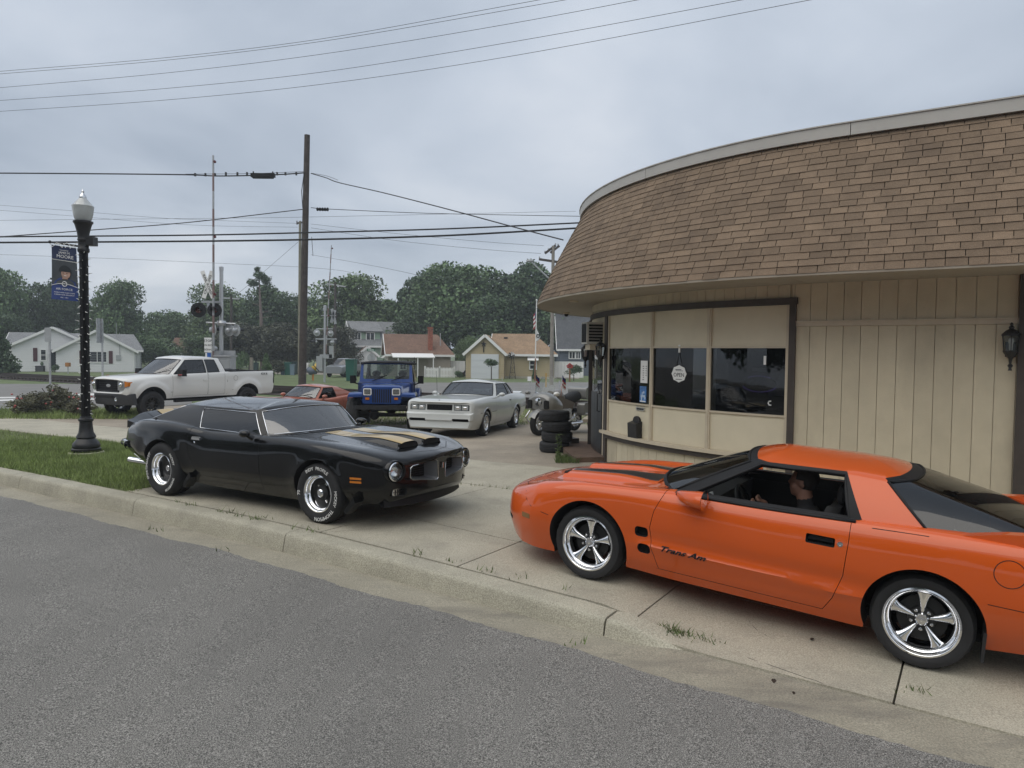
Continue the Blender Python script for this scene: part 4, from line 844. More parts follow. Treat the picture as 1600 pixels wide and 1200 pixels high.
def wire(pts, r, label, name='overhead_wire', sag=0):
    """pts: (px, py, Y) seen along the wire"""
    P = [atd(*p) for p in pts]; n = 26; q = []
    if len(P) == 2:
        a, b = P
        for k in range(n + 1): f = k / n; c = a.lerp(b, f); c.z -= sag * 4 * f * (1 - f); q.append(c)
    else:
        for k in range(len(P) - 1):
            p0, p1, p2, p3 = P[max(k - 1, 0)], P[k], P[k + 1], P[min(k + 2, len(P) - 1)]
            for j in range(8):
                f = j / 8; q.append(.5 * ((2 * p1) + (p2 - p0) * f + (2 * p0 - 5 * p1 + 4 * p2 - p3) * f * f + (3 * p1 - p0 - 3 * p2 + p3) * f ** 3))
        q.append(P[-1])
    o = q[0].copy(); mb = MB(); mb.tube([p - o for p in q], r, 5, False); ob = mb.obj(name, M['wire'], loc=o); return tag(ob, label, 'wire', WG)
mxd = lambda px, a=26, b=15: a + (b - a) * px / 1600
for pl, lb in ((((-60, 119), (0, 111.5), (250, 91), (500, 61), (800, 7.5), (960, -22)), 'topmost thin wire crossing the upper left sky'), (((-60, 122), (0, 115.5), (250, 95), (500, 65), (800, 14.5), (990, -20)), 'second thin wire, close under the topmost one'), (((-60, 142), (0, 137), (250, 115), (500, 85), (800, 36.5), (1150, -30)), 'third thin wire from the top of the sky'),
                (((-60, 161), (0, 157), (250, 139), (500, 113), (800, 65.5), (1158, 0), (1330, -35)), 'fourth thin wire from the top of the sky'), (((-60, 178), (0, 174), (250, 157), (500, 132), (800, 87.5), (1265, 0), (1400, -28)), 'lowest of the five wires high across the sky')):
    wire([(x, y, mxd(x)) for x, y in pl], .0065, lb)
wire([(-60, 270.5, 32), (0, 270.5, 32.4), (150, 271.5, 33), (290, 273, 33.5), (345, 275, 33.8), (430, 273, 33.9), (476, 270, 34)], .030, 'thick black cable reaching the tall pole from left')
wire([(290, 272, 33.5), (390, 271.2, 33.8), (476, 268, 34)], .010, 'thin carrier strand above the thick left cable')
wire([(486, 271, 34), (510, 278, 33), (530, 285.5, 32), (600, 301.5, 29), (700, 327, 26), (800, 354, 23.5), (880, 375, 22)], .021, 'thick cable sloping from tall pole down behind roof')
wire([(486, 270.5, 34), (510, 274.8, 33), (528, 281.5, 32)], .009, 'short thin strand above the right sloping cable')
wire([(-60, 374, 29), (0, 370, 30), (150, 359, 31.5), (300, 347, 32.8), (474, 327, 34)], .022, 'twisted cable rising gently to the tall pole')
wire([(486, 324.5, 34), (520, 327, 35), (660, 333, 36), (800, 336, 37), (910, 338, 38)], .016, 'straight strand running right from spiral grip')
wire([(-60, 371.5, 24), (0, 370, 24), (300, 367.5, 24), (500, 363, 24), (700, 357.5, 24), (910, 348, 24)], .026, 'upper of two thick lines spanning lamp to roof')
wire([(-60, 379.5, 24), (0, 379, 24), (300, 377, 24), (500, 374, 24), (700, 368, 24), (910, 356, 24)], .032, 'lower of two thick lines spanning lamp to roof')
for pl, lb in ((((-20, 319, 66), (120, 330, 66), (250, 340.5, 66), (340, 344.5, 66), (465, 349, 66)), 'faint far wire, upper one left of slim pole'), (((-20, 327, 66), (120, 338, 66), (250, 348.5, 66), (340, 353, 66), (465, 355, 66)), 'faint far wire, second one left of slim pole'), (((-20, 344.5, 60), (120, 343, 60), (330, 341, 60), (486, 339, 60), (900, 330, 60)), 'faint far wire running level past both poles'),
               (((-20, 397, 66), (200, 405, 66), (400, 414, 66), (466, 417, 66)), 'lowest faint far wire left of slim pole'), (((486, 398, 66), (560, 411, 60), (640, 427, 55), (740, 452, 50)), 'faint wire dropping right over the far gate'), (((486, 350, 60), (620, 365, 57), (760, 378, 54), (850, 384, 52)), 'faint upper wire sloping to pale pole crossarm'), (((486, 356, 60), (620, 376, 57), (760, 390, 54), (845, 396, 52)), 'faint lower wire sloping to pale pole crossarm'), (((690, 434, 60), (780, 436, 56), (850, 434, 52)), 'pale wire crossing in front of largest tree'), (((640, 440, 60), (720, 457, 56), (800, 468, 54), (840, 472, 52)), 'slanting wire in front of largest tree'), (((650, 520, 60), (750, 500, 56), (850, 480, 52)), 'low rising wire in front of the dark trees'), (((360, 465, 74), (380, 452, 70), (466, 378, 66)), 'guy wire leaning down left from slim pole'), (((470, 417, 66), (540, 424, 66), (600, 440, 66)), 'faint wire behind the tall pole and far gate')):
    wire(pl, .012, lb)
p = atd(411, 274, 33.9); t = thing('splice_case', 'dark oblong splice case hanging on the left thick cable', 'splice case', p); mb = MB(); mb.box((0, 0, 0), (1.1, .2, .17)); mb.box((0, 0, -.11), (.95, .16, .06)); mb.obj('case', M['black_plastic'], t); [(lambda mb: (mb.beam((x, 0, .05), (x, 0, .18), .05, .05), mb.obj('clamp', M['wire'], t)))(MB()) for x in (-.45, .45)]
for px, nth in zip((305, 321, 336, 353, 371, 386, 433, 446, 463), 'first second third fourth fifth sixth seventh eighth ninth'.split()): p = atd(px, 271.5 if px > 340 else 273, 33.7); t = thing('cable_spacer', nth + ' dark cable spacer from the left on thick cable', 'spacer', p, 0, 'cable spacers'); mb = MB(); mb.box((0, 0, 0), (.07, .07, .14)); mb.obj('clip', M['wire'], t)
p = atd(504, 327, 34.6); t = thing('spiral_grip', 'dark knobbly wire grip right of the tall pole', 'wire grip', p); mb = MB(); mb.tube([(-.28, 0, 0), (.28, 0, -.02)], .06, 8); [mb.ell((-.24 + .12 * k, 0, 0), (.06, .09, .09), 8, 6) for k in range(5)]; mb.obj('grip', M['black_plastic'], t)
# ================================================================ CROSSING SIGNALS
M['sig_red'] = mat('sig_red', (.10, .012, .012), .2, coat=.5); M['gate_red'] = mat('gate_red', (.22, .15, .14), .7)
def flasher(root, c, rad, face, back=False):
    """face: unit vector the lamp looks along"""
    c, f = Vector(c), Vector(face); mb = MB(); mb.lathe([(.02, .012), (rad, .012), (rad, -.012), (.02, -.03)], c, f, 28); b = mb.obj('flasher_disc', M['black_metal'] if not back else M['silver'], root)
    mb = MB(); mb.lathe([(.02, -.20), (rad * .42, -.16), (rad * .46, -.012)], c, f, 18, caps=True); mb.obj('lamp_housing', M['silver'], b, smooth=40)
    mb = MB(); mb.lathe([(rad * .42, .014), (rad * .40, .03), (rad * .2, .05), (.01, .055)], c, f, 18); mb.obj('lens', M['sig_red'], b, smooth=40)
    mb = MB(); x, y, z = frame(f, (1, 0, 0)); up = Vector((0, 0, 1)); sx = f.cross(up).normalized(); rows = []
    for k in range(13): a = PI * (-.1 + 1.2 * k / 12); d = sx * math.cos(a) + up * math.sin(a); rows.append([c + d * rad * .46 + f * .012, c + d * rad * .44 + f * .30])
    mb.grid(rows); mb.obj('visor', M['black_metal'], b, smooth=60)
def gate(root, base, top, w_=.12, n=12):
    base, top = Vector(base), Vector(top)
    for k in range(n):
        a, b = base.lerp(top, k / n), base.lerp(top, (k + 1) / n); mb = MB(); mb.beam(a, b, w_ * (1 - .4 * k / n), .05); mb.obj('gate_stripe', M['grey_metal'] if k % 2 else M['gate_red'], root)
    for f in (.97, .62, .35): mb = MB(); mb.lathe([(.05, -.04), (.06, 0), (.05, .04)], base.lerp(top, f) + Vector((w_ * .6, -.03, 0)), (0, 1, 0), 10, caps=True); mb.obj('gate_lamp', M['sig_red'], root)
Y = 29.5; o0 = Vector((col_at(345, Y), Y, gz(col_at(345, Y), Y))); sg = thing('crossing_signal', 'near railway crossing signal with large dark flashers and raised gate arm', 'crossing signal', o0, 0, 'railway crossing signals')
Q = lambda px, py, dy=0: atd(px, py, Y) - o0 + Vector((0, dy, 0))
mb = MB(); mb.tube([Q(346.5, 0) * 0 + Vector((Q(346, 600).x, 0, 0)), Q(345.8, 418)], .075, 14); mb.lathe([(.09, -.12), (.09, .02), (.02, .06)], Q(345.8, 418), (0, 0, 1), 12); mb.obj('mast', M['silver'], sg, smooth=50)
for s_ in (1, -1):
    a = Q(318 if s_ > 0 else 333, 424, -.12 - .01 * s_); b = Q(335 if s_ > 0 else 320, 466, -.12 - .01 * s_)
    mb = MB(); mb.beam(a, b, .17, .012, (0, 1, 0)); bl_ = mb.obj('crossbuck_blade', M['white'], sg)
    mb = MB(); d = (a - b).normalized() if s_ < 0 else (b - a).normalized(); d = d if d.x > 0 else -d; up_ = Vector((0, -1, 0)).cross(d); up_ = up_ if up_.z > 0 else -up_
    mb.text('RAIL ROAD' if s_ > 0 else 'CROSSING', .135, (a + b) / 2 + Vector((0, -.012, 0)), d, up_, .002, sx=1.25); mb.obj('lettering', M['black_plastic'], bl_)
mb = MB(); mb.tube([Q(325, 470), Q(326, 490)], .06, 8); mb.beam(Q(316, 472, -.05), Q(345, 472, -.05), .08, .08); mb.beam(Q(313, 480, -.05), Q(345, 480, -.05), .05, .05); mb.obj('bracket', M['silver'], sg)
for px in (313.5, 338.5): flasher(sg, Q(px, 485, -.2), .30 * (1.0 if px < 330 else .93), (.18, -.98, 0))
mb = MB(); mb.tube([Q(322, 504), Q(368, 506)], .035, 8); mb.lathe([(.16, -.1), (.2, 0), (.16, .1)], Q(346, 505), (0, 0, 1), 14, caps=True); mb.obj('arm_bracket', M['silver'], sg, smooth=40)
for px, py, f in ((357, 516, (.3, .95, 0)), (367.5, 516, (.5, .86, 0)), (333, 515, (.75, .66, 0))): flasher(sg, Q(px, py, .1), .24, f, True)
gate(sg, Q(338.5, 575, -.3), Q(338, 246, -.3))
mb = MB(); mb.box(Q(340, 553, -.15), (.5, .35, .22)); mb.box(Q(350, 553, 0), (.9, .1, .28)); mb.lathe([(.1, -.12), (.1, .12)], Q(338.5, 545, -.25), (0, 1, 0), 12, caps=True); mb.obj('gate_mechanism', M['silver'], sg)
p = atd(325, 539, 28.6); t = thing('stop_on_red_sign', 'white sign reading STOP ON RED SIGNAL below the flashers', 'sign', (p.x, 28.6, gz(p.x, 28.6))); zc = p.z - t.location.z
mb = MB(); mb.box((0, 0, zc), (.29, .012, .58)); sb = mb.obj('sign_plate', M['white'], t); mb = MB()
for k, l in enumerate(('STOP', 'ON RED', 'SIGNAL')): mb.text(l, (.135, .095, .095)[k], (0, -.009, zc + .16 - .17 * k), (1, 0, 0), (0, 0, 1), .002)
mb.obj('lettering', M['black_plastic'], sb); mb = MB(); mb.box((0, -.004, zc - .40), (.22, .012, .18), m=1); mb.box((-.07, -.012, zc - .40), (.07, .004, .18)); mb.obj('blue_plate', [M['white'], mat('sign_blue', (.03, .13, .45), .5)], t)
mb = MB(); mb.beam((0, .03, 0), (0, .03, zc + .25), .05, .05); mb.obj('post', M['galv'], t)
p = grd(350, 634); p = Vector((col_at(352, 29), 29, gz(col_at(352, 29), 29))); t = thing('signal_cabinet', 'grey metal signal cabinet behind the pickup cab', 'cabinet', p); h = atd(352, 557, 29).z - p.z
mb = MB(); mb.box((0, 0, h / 2), (.62, .6, h)); mb.box((0, 0, h + .02), (.70, .7, .06)); mb.obj('housing', M['grey_metal'], t); mb = MB(); mb.box((0, -.31, h / 2), (.52, .02, h * .86)); dr = mb.obj('cabinet_door', M['silver'], t); mb = MB(); mb.tube([(.05, -.33, h * .72), (.08, -.36, h * .70), (.06, -.33, h * .66)], .018, 6); mb.obj('handle', M['black_metal'], dr)
# far signal
Y = 53; o0 = Vector((col_at(508, Y), Y, gz(col_at(508, Y), Y))); sg = thing('crossing_signal', 'far railway crossing signal with slim mast and tilted gate arm', 'crossing signal', o0, 0, 'railway crossing signals')
mb = MB(); mb.tube([Q(507, 605), Q(507.8, 478)], .085, 12); mb.lathe([(.12, -.25), (.12, .1), (.03, .14)], Q(507.8, 480), (0, 0, 1), 10); mb.obj('mast', M['silver'], sg, smooth=50)
gate(sg, Q(511, 552, -.3), Q(519.5, 384, -.3), .14)
mb = MB(); mb.beam(Q(502, 493), Q(525, 493), .06, .06); mb.tube([Q(494, 514), Q(520, 514)], .04, 6); mb.tube([Q(493, 530), Q(526, 530)], .05, 6); mb.obj('arm_bracket', M['silver'], sg)
for px, py, f in ((495.5, 520, (-.2, .98, 0)), (517, 521, (.3, .95, 0)), (520, 535, (.7, .7, 0)), (492, 534, (-.8, -.5, 0))): flasher(sg, Q(px, py, -.1), .24, f, px > 493)
for a, b in (((517, 482), (523, 506)), ((522, 484), (516, 504))): mb = MB(); mb.beam(Q(*a, .25), Q(*b, .25), .2, .02, (0, 1, 0)); mb.obj('crossbuck_blade', M['silver'], sg)
mb = MB(); mb.box(Q(500, 568), (.45, .4, 1.1)); mb.box(Q(510, 557), (.9, .3, .3)); mb.box(Q(518, 550), (.3, .3, .9)); mb.obj('gate_mechanism', M['silver'], sg)
mb = MB(); mb.tube([Q(495, 560, -.25), Q(491, 570, -.3), Q(500, 580, -.25)], .03, 6); mb.obj('cable', M['wire'], sg)
# ================================================================ VEHICLE TOOLS
def pchip(xs, ys, xq):
    """monotone cubic through rows of ys"""
    xs = np.asarray(xs, float); ys = np.asarray(ys, float); h = np.diff(xs); d = np.diff(ys, axis=0) / h[:, None]
    m = np.zeros_like(ys); m[0], m[-1] = d[0], d[-1]
    for i in range(1, len(xs) - 1):
        w1, w2 = 2 * h[i] + h[i - 1], h[i] + 2 * h[i - 1]; ok = d[i - 1] * d[i] > 0
        with np.errstate(divide='ignore', invalid='ignore'): v = (w1 + w2) / (w1 / d[i - 1] + w2 / d[i])
        m[i] = np.where(ok, v, 0)
    k = np.clip(np.searchsorted(xs, xq) - 1, 0, len(xs) - 2); t = ((xq - xs[k]) / h[k])[:, None]; hh = h[k][:, None]
    return (1 + 2 * t) * (1 - t) ** 2 * ys[k] + t * (1 - t) ** 2 * hh * m[k] + t * t * (3 - 2 * t) * ys[k + 1] + t * t * (t - 1) * hh * m[k + 1]
def section(ctrl, corners, sub):
    """Catmull-Rom through control points, with corner flags"""
    P = np.asarray(ctrl, float); n = len(P); out = []
    for i in range(n - 1):
        p0 = P[i - 1] if i > 0 and i not in corners else P[i] - (P[i + 1] - P[i]); p3 = P[i + 2] if i < n - 2 and (i + 1) not in corners else P[i + 1] + (P[i + 1] - P[i])
        a, b = P[i], P[i + 1]; L1 = np.linalg.norm(b - a) + 1e-6
        m1 = (b - p0) / (np.linalg.norm(a - p0) + L1) * L1; m2 = (p3 - a) / (np.linalg.norm(p3 - b) + L1) * L1
        for k in range(sub):
            t = k / sub; out.append((1 + 2 * t) * (1 - t) ** 2 * a + t * (1 - t) ** 2 * m1 + t * t * (3 - 2 * t) * b + t * t * (t - 1) * m2)
    out.append(P[-1]); return out
def loft_body(rows, corners=(1,), sub=5, nx=96, warp=None, xs_extra=()):
    """rows: (x, [(y,z)...]) half sections, bottom centre to top centre"""
    rows = sorted(rows, key=lambda r: r[0]); xs = [r[0] for r in rows]; ys = np.array([[c for p in r[1] for c in p] for r in rows], float)
    x0, x1 = xs[0], xs[-1]; u = np.linspace(0, 1, nx); xq = x0 + (x1 - x0) * (u - .35 * np.sin(4 * PI * u) / (4 * PI) * 0 - .5 * np.sin(2 * PI * u) / (2 * PI))
    xq = np.unique(np.concatenate([xq, np.array([x for x in xs_extra])])) if len(xs_extra) else xq
    Y = pchip(xs, ys, np.clip(xq, x0, x1)); mb = MB(); n = None; R_ = []
    for x, y in zip(xq, Y):
        h = section(y.reshape(-1, 2), corners, sub); n = len(h)
        ring = [Vector((x, p[0], p[1])) for p in h] + [Vector((x, -p[0], p[1])) for p in h[-2:0:-1]]
        if warp: ring = [warp(v) for v in ring]
        R_.append(ring)
    mb.grid(R_, close=True); k = len(R_[0])
    for e, off in ((0, 0), (1, (len(R_) - 1) * k)):
        for i in range(n - 1):
            a, b = i, i + 1; c, d = (k - i) % k, (k - i - 1) % k
            q = (a, b, d, c) if a != c and b != d else ((a, b, d) if a == c else (a, b, c))
            q = tuple(off + j for j in q); mb.f.append(q if e else q[::-1]); mb.m.append(0)
    return mb
def clean_normals(ob):
    bm = bmesh.new(); bm.from_mesh(ob.data); bmesh.ops.recalc_face_normals(bm, faces=bm.faces); bm.to_mesh(ob.data); bm.free()
def temp(mb, m):
    o = mb.obj('cutter', m); clean_normals(o); return o
def boolean(ob, cut, op, keep=False):
    md = ob.modifiers.new('b', 'BOOLEAN'); md.object = cut; md.operation = op; md.solver = 'EXACT'
    try: md.material_mode = 'TRANSFER'
    except Exception: pass
    dg = bpy.context.evaluated_depsgraph_get(); me = bpy.data.meshes.new_from_object(ob.evaluated_get(dg)); ob.modifiers.clear(); old = ob.data; ob.data = me; bpy.data.meshes.remove(old)
    if not keep: m = cut.data; bpy.data.objects.remove(cut); bpy.data.meshes.remove(m)
def fine(ob, ang=32):
    me = ob.data; me.polygons.foreach_set('use_smooth', [True] * len(me.polygons)); me.set_sharp_from_angle(angle=R(ang)); me.update()
def dupe(ob):
    o = ob.copy(); o.data = ob.data.copy(); C.objects.link(o); return o
def arch_cutter(mb, x, z, r, y_in, y_out, side, flat=None):
    poly = [(x + r * math.cos(2 * PI * k / 40), max(z + r * math.sin(2 * PI * k / 40), z - r if flat is None else flat)) for k in range(40)]
    # opening runs straight down below the axle
    top = [(x + r * math.cos(a), z + r * math.sin(a)) for a in np.linspace(-.35, PI + .35, 34)]; poly = top + [(x - r * 1.0, z - r - .4), (x + r * 1.0, z - r - .4)]
    mb.prism(poly, (0, y_in * side, 0), (1, 0, 0), (0, 0, 1), (0, (y_out - y_in) * side, 0))
def side_prism(poly, y0, y1, side, shrink=0.0, m=0):
    mb = MB(); P = poly
    if shrink:
        cx = sum(p[0] for p in P) / len(P); cz = sum(p[1] for p in P) / len(P); Q = []
        n = len(P)
        for i in range(n):
            a, b, c = Vector(P[i - 1]), Vector(P[i]), Vector(P[(i + 1) % n]); e1 = (b - a).normalized(); e2 = (c - b).normalized(); ar = sum(P[j][0] * P[(j + 1) % n][1] - P[(j + 1) % n][0] * P[j][1] for j in range(n)); sg_ = 1 if ar > 0 else -1
            n1 = Vector((-e1.y, e1.x)) * sg_; n2 = Vector((-e2.y, e2.x)) * sg_; nn = (n1 + n2); nn = nn / max(.3, nn.length_squared / 2); Q.append(tuple(b + nn * shrink))
        P = Q
    mb.prism(P, (0, y0 * side, 0), (1, 0, 0), (0, 0, 1), (0, (y1 - y0) * side, 0)); return mb
def rrect(cx, cy, w_, h_, r, n=4, skew=0.0):
    out = []
    for sx, sy, a0 in ((1, -1, -PI / 2), (1, 1, 0), (-1, 1, PI / 2), (-1, -1, PI)):
        for k in range(n + 1):
            a = a0 + PI / 2 * k / n; x = cx + sx * (w_ / 2 - r) + r * math.cos(a); y = cy + sy * (h_ / 2 - r) + r * math.sin(a); out.append((x + skew * (y - cy), y))
    return out
def panel(body, root, name, cutmb_fn, gap, m_dark, lab=None):
    """split a fitted panel (door, bonnet ...) out of the body with a real gap; cutmb_fn(shrink) -> MB"""
    d = dupe(body); d.name = name; boolean(d, temp(cutmb_fn(gap), m_dark), 'INTERSECT'); boolean(body, temp(cutmb_fn(0), m_dark), 'DIFFERENCE'); d.parent = root; fine(d); d.data.name = name; return d
# ---- greenhouse: half loop of nodes from windscreen centre round the side to the rear centre
def greenhouse(root, nodes, segs, roof_mats, glass_m, crown=.06, bulge=.02, vb=.04, vt=.92, nroof=9, fsub=8, ssub=5, trim=None, trim_r=.008, open_seg=(), roof_name='roof', pillar_m=None, glass_seg=None, trim_seg=None):
    """nodes: (base xyz, top xyz, corner?) ; segs[i] in 'g' glass / 'p' paint / 'k' pillar colour"""
    cols = []; tags = []
    nn = len(nodes)
    def interp(k, i, f):
        P = [Vector(n[k]) for n in nodes]; a, b = P[i], P[i + 1]
        if i == 0:
            y = a.lerp(b, f); y.x = a.x + (b.x - a.x) * f * f; y.z = a.z + (b.z - a.z) * f * f; return y
        if i == nn - 2:
            g = 1 - f; y = b.lerp(a, g); y.x = b.x + (a.x - b.x) * g * g; y.z = b.z + (a.z - b.z) * g * g; return y
        return a.lerp(b, f)
    for i in range(nn - 1):
        s_ = fsub if i in (0, nn - 2) else ssub
        for k in range(s_): cols.append((interp(0, i, k / s_), interp(1, i, k / s_))); tags.append(i)
    cols.append((Vector(nodes[-1][0]), Vector(nodes[-1][1])))
    vs = [0, vb] + [vb + (vt - vb) * k / 5 for k in range(1, 5)] + [vt, 1.0]
    def outward(j):
        a = cols[max(j - 1, 0)][0]; b = cols[min(j + 1, len(cols) - 1)][0]; d = b - a
        if j == 0: return Vector((1, 0, 0))
        if j == len(cols) - 1: return Vector((-1, 0, 0))
        n = Vector((-d.y, d.x, 0)) if False else Vector((d.y, -d.x, 0)); return n.normalized()
    def pt(j, v, off=0.0):
        b, t = cols[j]; p = b.lerp(t, v); o = outward(j); up = (t - b).normalized(); nrm = o - up * o.dot(up); return p + o * bulge * 4 * v * (1 - v) + nrm.normalized() * off
    G = [[pt(j, v) for v in vs] for j in range(len(cols))]
    mir = lambda p: Vector((p.x, -p.y, p.z))
    groups = {}
    def cell(key, quad):
        groups.setdefault(key, MB()).add(quad, [(0, 1, 2, 3)]); groups[key].add([mir(q) for q in quad], [(3, 2, 1, 0)])
    for j in range(len(cols) - 1):
        sg_ = segs[tags[j]]
        for r in range(len(vs) - 1):
            q = [G[j][r], G[j][r + 1], G[j + 1][r + 1], G[j + 1][r]]
            if sg_ == 'g' and 1 <= r <= len(vs) - 3: continue
            key = 'p' if sg_ == 'p' else 'k'
            if sg_ == 'g': key = 'k' if (pillar_m is not None) else 'p'
            cell(key, q)
    # roof rings
    top = [c[1] for c in cols]; xa, xb = top[0].x, top[-1].x; hw = max(t.y for t in top); xm0, xm1 = xa - .55 * hw, xb + .55 * hw
    if xm0 < xm1: xm0 = xm1 = (xa + xb) / 2
    prev = top
    for r in range(1, nroof + 1):
        w_ = r / nroof; ring = []
        for t in top:
            xt = min(max(t.x, xm1), xm0); p = Vector((t.x + (xt - t.x) * w_, t.y * (1 - w_), t.z)); base_z = t.z + (np.interp(xt, [xb, xa], [top[-1].z, top[0].z]) - t.z) * w_; p.z = base_z + crown * (1 - (1 - w_) ** 2.2); ring.append(p)
        for j in range(len(top) - 1): cell('r', [prev[j], ring[j], ring[j + 1], prev[j + 1]])
        prev = ring
    def shell(mb, name, m):
        bm = bmesh.new(); vs_ = [bm.verts.new(v) for v in mb.v]
        for f in mb.f:
            try: bm.faces.new([vs_[i] for i in f])
            except ValueError: pass
        bmesh.ops.remove_doubles(bm, verts=bm.verts, dist=1e-4); bmesh.ops.dissolve_degenerate(bm, dist=1e-4, edges=bm.edges); bmesh.ops.recalc_face_normals(bm, faces=bm.faces)
        me = bpy.data.meshes.new(name); bm.to_mesh(me); bm.free()
        # all normals outward
        c = Vector((0, 0, 0));
        for v in me.vertices: c += v.co
        c /= len(me.vertices); c.z -= .3; s_ = sum((p.center - c).dot(p.normal) * p.area for p in me.polygons)
        if s_ < 0: me.flip_normals()
        me.materials.append(m); ob = bpy.data.objects.new(name, me); C.objects.link(ob); ob.parent = root
        md = ob.modifiers.new('s', 'SOLIDIFY'); md.thickness = .028; md.offset = -1
        dg = bpy.context.evaluated_depsgraph_get(); m2 = bpy.data.meshes.new_from_object(ob.evaluated_get(dg)); ob.modifiers.clear(); ob.data = m2; fine(ob, 38); return ob
    P = roof_mats; paint = groups.pop('p', None); rf = groups.pop('r')
    if paint is not None and P[0] is P[1]:
        rf.add(paint.v, paint.f); paint = None
    parts = {'roof': shell(rf, roof_name, P[1])}
    if paint is not None: parts['quarter'] = shell(paint, 'roof_pillar', P[0])
    if 'k' in groups: parts['pillar'] = shell(groups['k'], 'window_surround', pillar_m or P[0])
    # panes and trims
    i0 = 0; spans = []
    for i in range(nn - 1):
        s_ = fsub if i in (0, nn - 2) else ssub; spans.append((i0, i0 + s_)); i0 += s_
    i = 0
    while i < nn - 1:
        if segs[i] != 'g': i += 1; continue
        k = i
        while k + 1 < nn - 1 and segs[k + 1] == 'g' and (i, k + 1) not in open_seg and not (glass_seg and (k + 1) in glass_seg): k += 1
        a, b = spans[i][0], spans[k][1]; rows = [[pt(j, v, -.006) for v in vs[1:-1]] for j in range(a, b + 1)]
        nm = 'windscreen' if i == 0 else ('rear_window' if k == nn - 2 else 'side_window')
        edge = [pt(j, vs[1], .0) for j in range(a, b + 1)] + [pt(b, v, .0) for v in vs[2:-1]] + [pt(j, vs[-2], .0) for j in range(b - 1, a - 1, -1)] + [pt(a, v, .0) for v in vs[-3:0:-1]]
        for side in (1, -1) if nm == 'side_window' else (0,):
            f = (lambda p: p) if side >= 0 else mir
            if i not in open_seg:
                mb = MB(); mb.grid([[f(p) for p in r] for r in rows])
                if side == 0: mb.grid([[mir(p) for p in r] for r in rows])
                gm = glass_m.get(nm, glass_m['all']) if isinstance(glass_m, dict) else glass_m
                ob = mb.obj(nm, gm, root, smooth=180); bm = bmesh.new(); bm.from_mesh(ob.data); bmesh.ops.remove_doubles(bm, verts=bm.verts, dist=1e-4); bmesh.ops.recalc_face_normals(bm, faces=bm.faces); bm.to_mesh(ob.data); bm.free()
            if trim is not None:
                tm = trim.get(nm, trim['all']) if isinstance(trim, dict) else trim
                mb = MB()
                if side == 0:
                    e_ = edge[:(b - a) + 1 + len(vs) - 3 + (b - a) + (len(vs) - 3) + 1]
                    if i == 0: e1 = [pt(j, vs[1]) for j in range(a, b + 1)] + [pt(b, v) for v in vs[2:-1]] + [pt(j, vs[-2]) for j in range(b - 1, a - 1, -1)]
                    else: e1 = [pt(j, vs[1]) for j in range(b, a - 1, -1)] + [pt(a, v) for v in vs[2:-1]] + [pt(j, vs[-2]) for j in range(a + 1, b + 1)]
                    mb.tube(e1, trim_r, 6); mb.tube([mir(p) for p in e1], trim_r, 6)
                else: mb.tube([f(p) for p in edge] + [f(edge[0])], trim_r, 6)
                mb.obj('window_trim', tm, root, smooth=60)
        i = k + 1
    parts['pt'] = pt; parts['vs'] = vs; parts['spans'] = spans; return parts
# ---- wheels
def tyre_profile(Rt, wd, Rr):
    h = wd / 2; sh = .86 * h
    return [(Rr - .012, -h * .80), (Rr + .004, -h * .86), (Rr + .25 * (Rt - Rr), -h * .985), (Rr + .5 * (Rt - Rr), -h), (Rr + .75 * (Rt - Rr), -h * .97), (Rt - .018, -sh), (Rt - .005, -sh * .86), (Rt, -sh * .6), (Rt, -sh * .36), (Rt - .009, -sh * .33), (Rt - .009, -sh * .25), (Rt, -sh * .22), (Rt, sh * .22), (Rt - .009, sh * .25), (Rt - .009, sh * .33), (Rt, sh * .36), (Rt, sh * .6), (Rt - .005, sh * .86), (Rt - .018, sh), (Rr + .75 * (Rt - Rr), h * .97), (Rr + .5 * (Rt - Rr), h), (Rr + .25 * (Rt - Rr), h * .985), (Rr + .004, h * .86), (Rr - .012, h * .80)]
def tyre_mesh(Rt, wd, Rr, n=72, lug=.006):
    mb = MB(); mb.lathe(tyre_profile(Rt, wd, Rr), (0, 0, 0), (0, 1, 0), n)
    P = len(tyre_profile(1, 1, .5))
    for i in range(P):                       # sipes across the shoulders
        if i in (5, 6, 7, 16, 17, 18):
            for k in range(n):
                if k % 3 == 0: v = Vector(mb.v[i * n + k]); q = Vector((v.x, 0, v.z)); q -= q.normalized() * lug; mb.v[i * n + k] = (q.x, v.y, q.z)
    return mb
def ringtext(mb, string, size, rad, ang, y, depth=.0025, flip=1, sx=1.0):
    """lettering bent round the sidewall; outer face looks along +y"""
    def fn(u, v, w_):
        a = ang - u / rad; r = rad + v; return Vector((-r * math.cos(a) * flip, y + w_ * 1.0 * flip if flip > 0 else y - w_, r * math.sin(a)))
    mb.text(string, size, (0, 0, 0), (1, 0, 0), (0, 0, 1), depth, sx=sx, fn=fn)
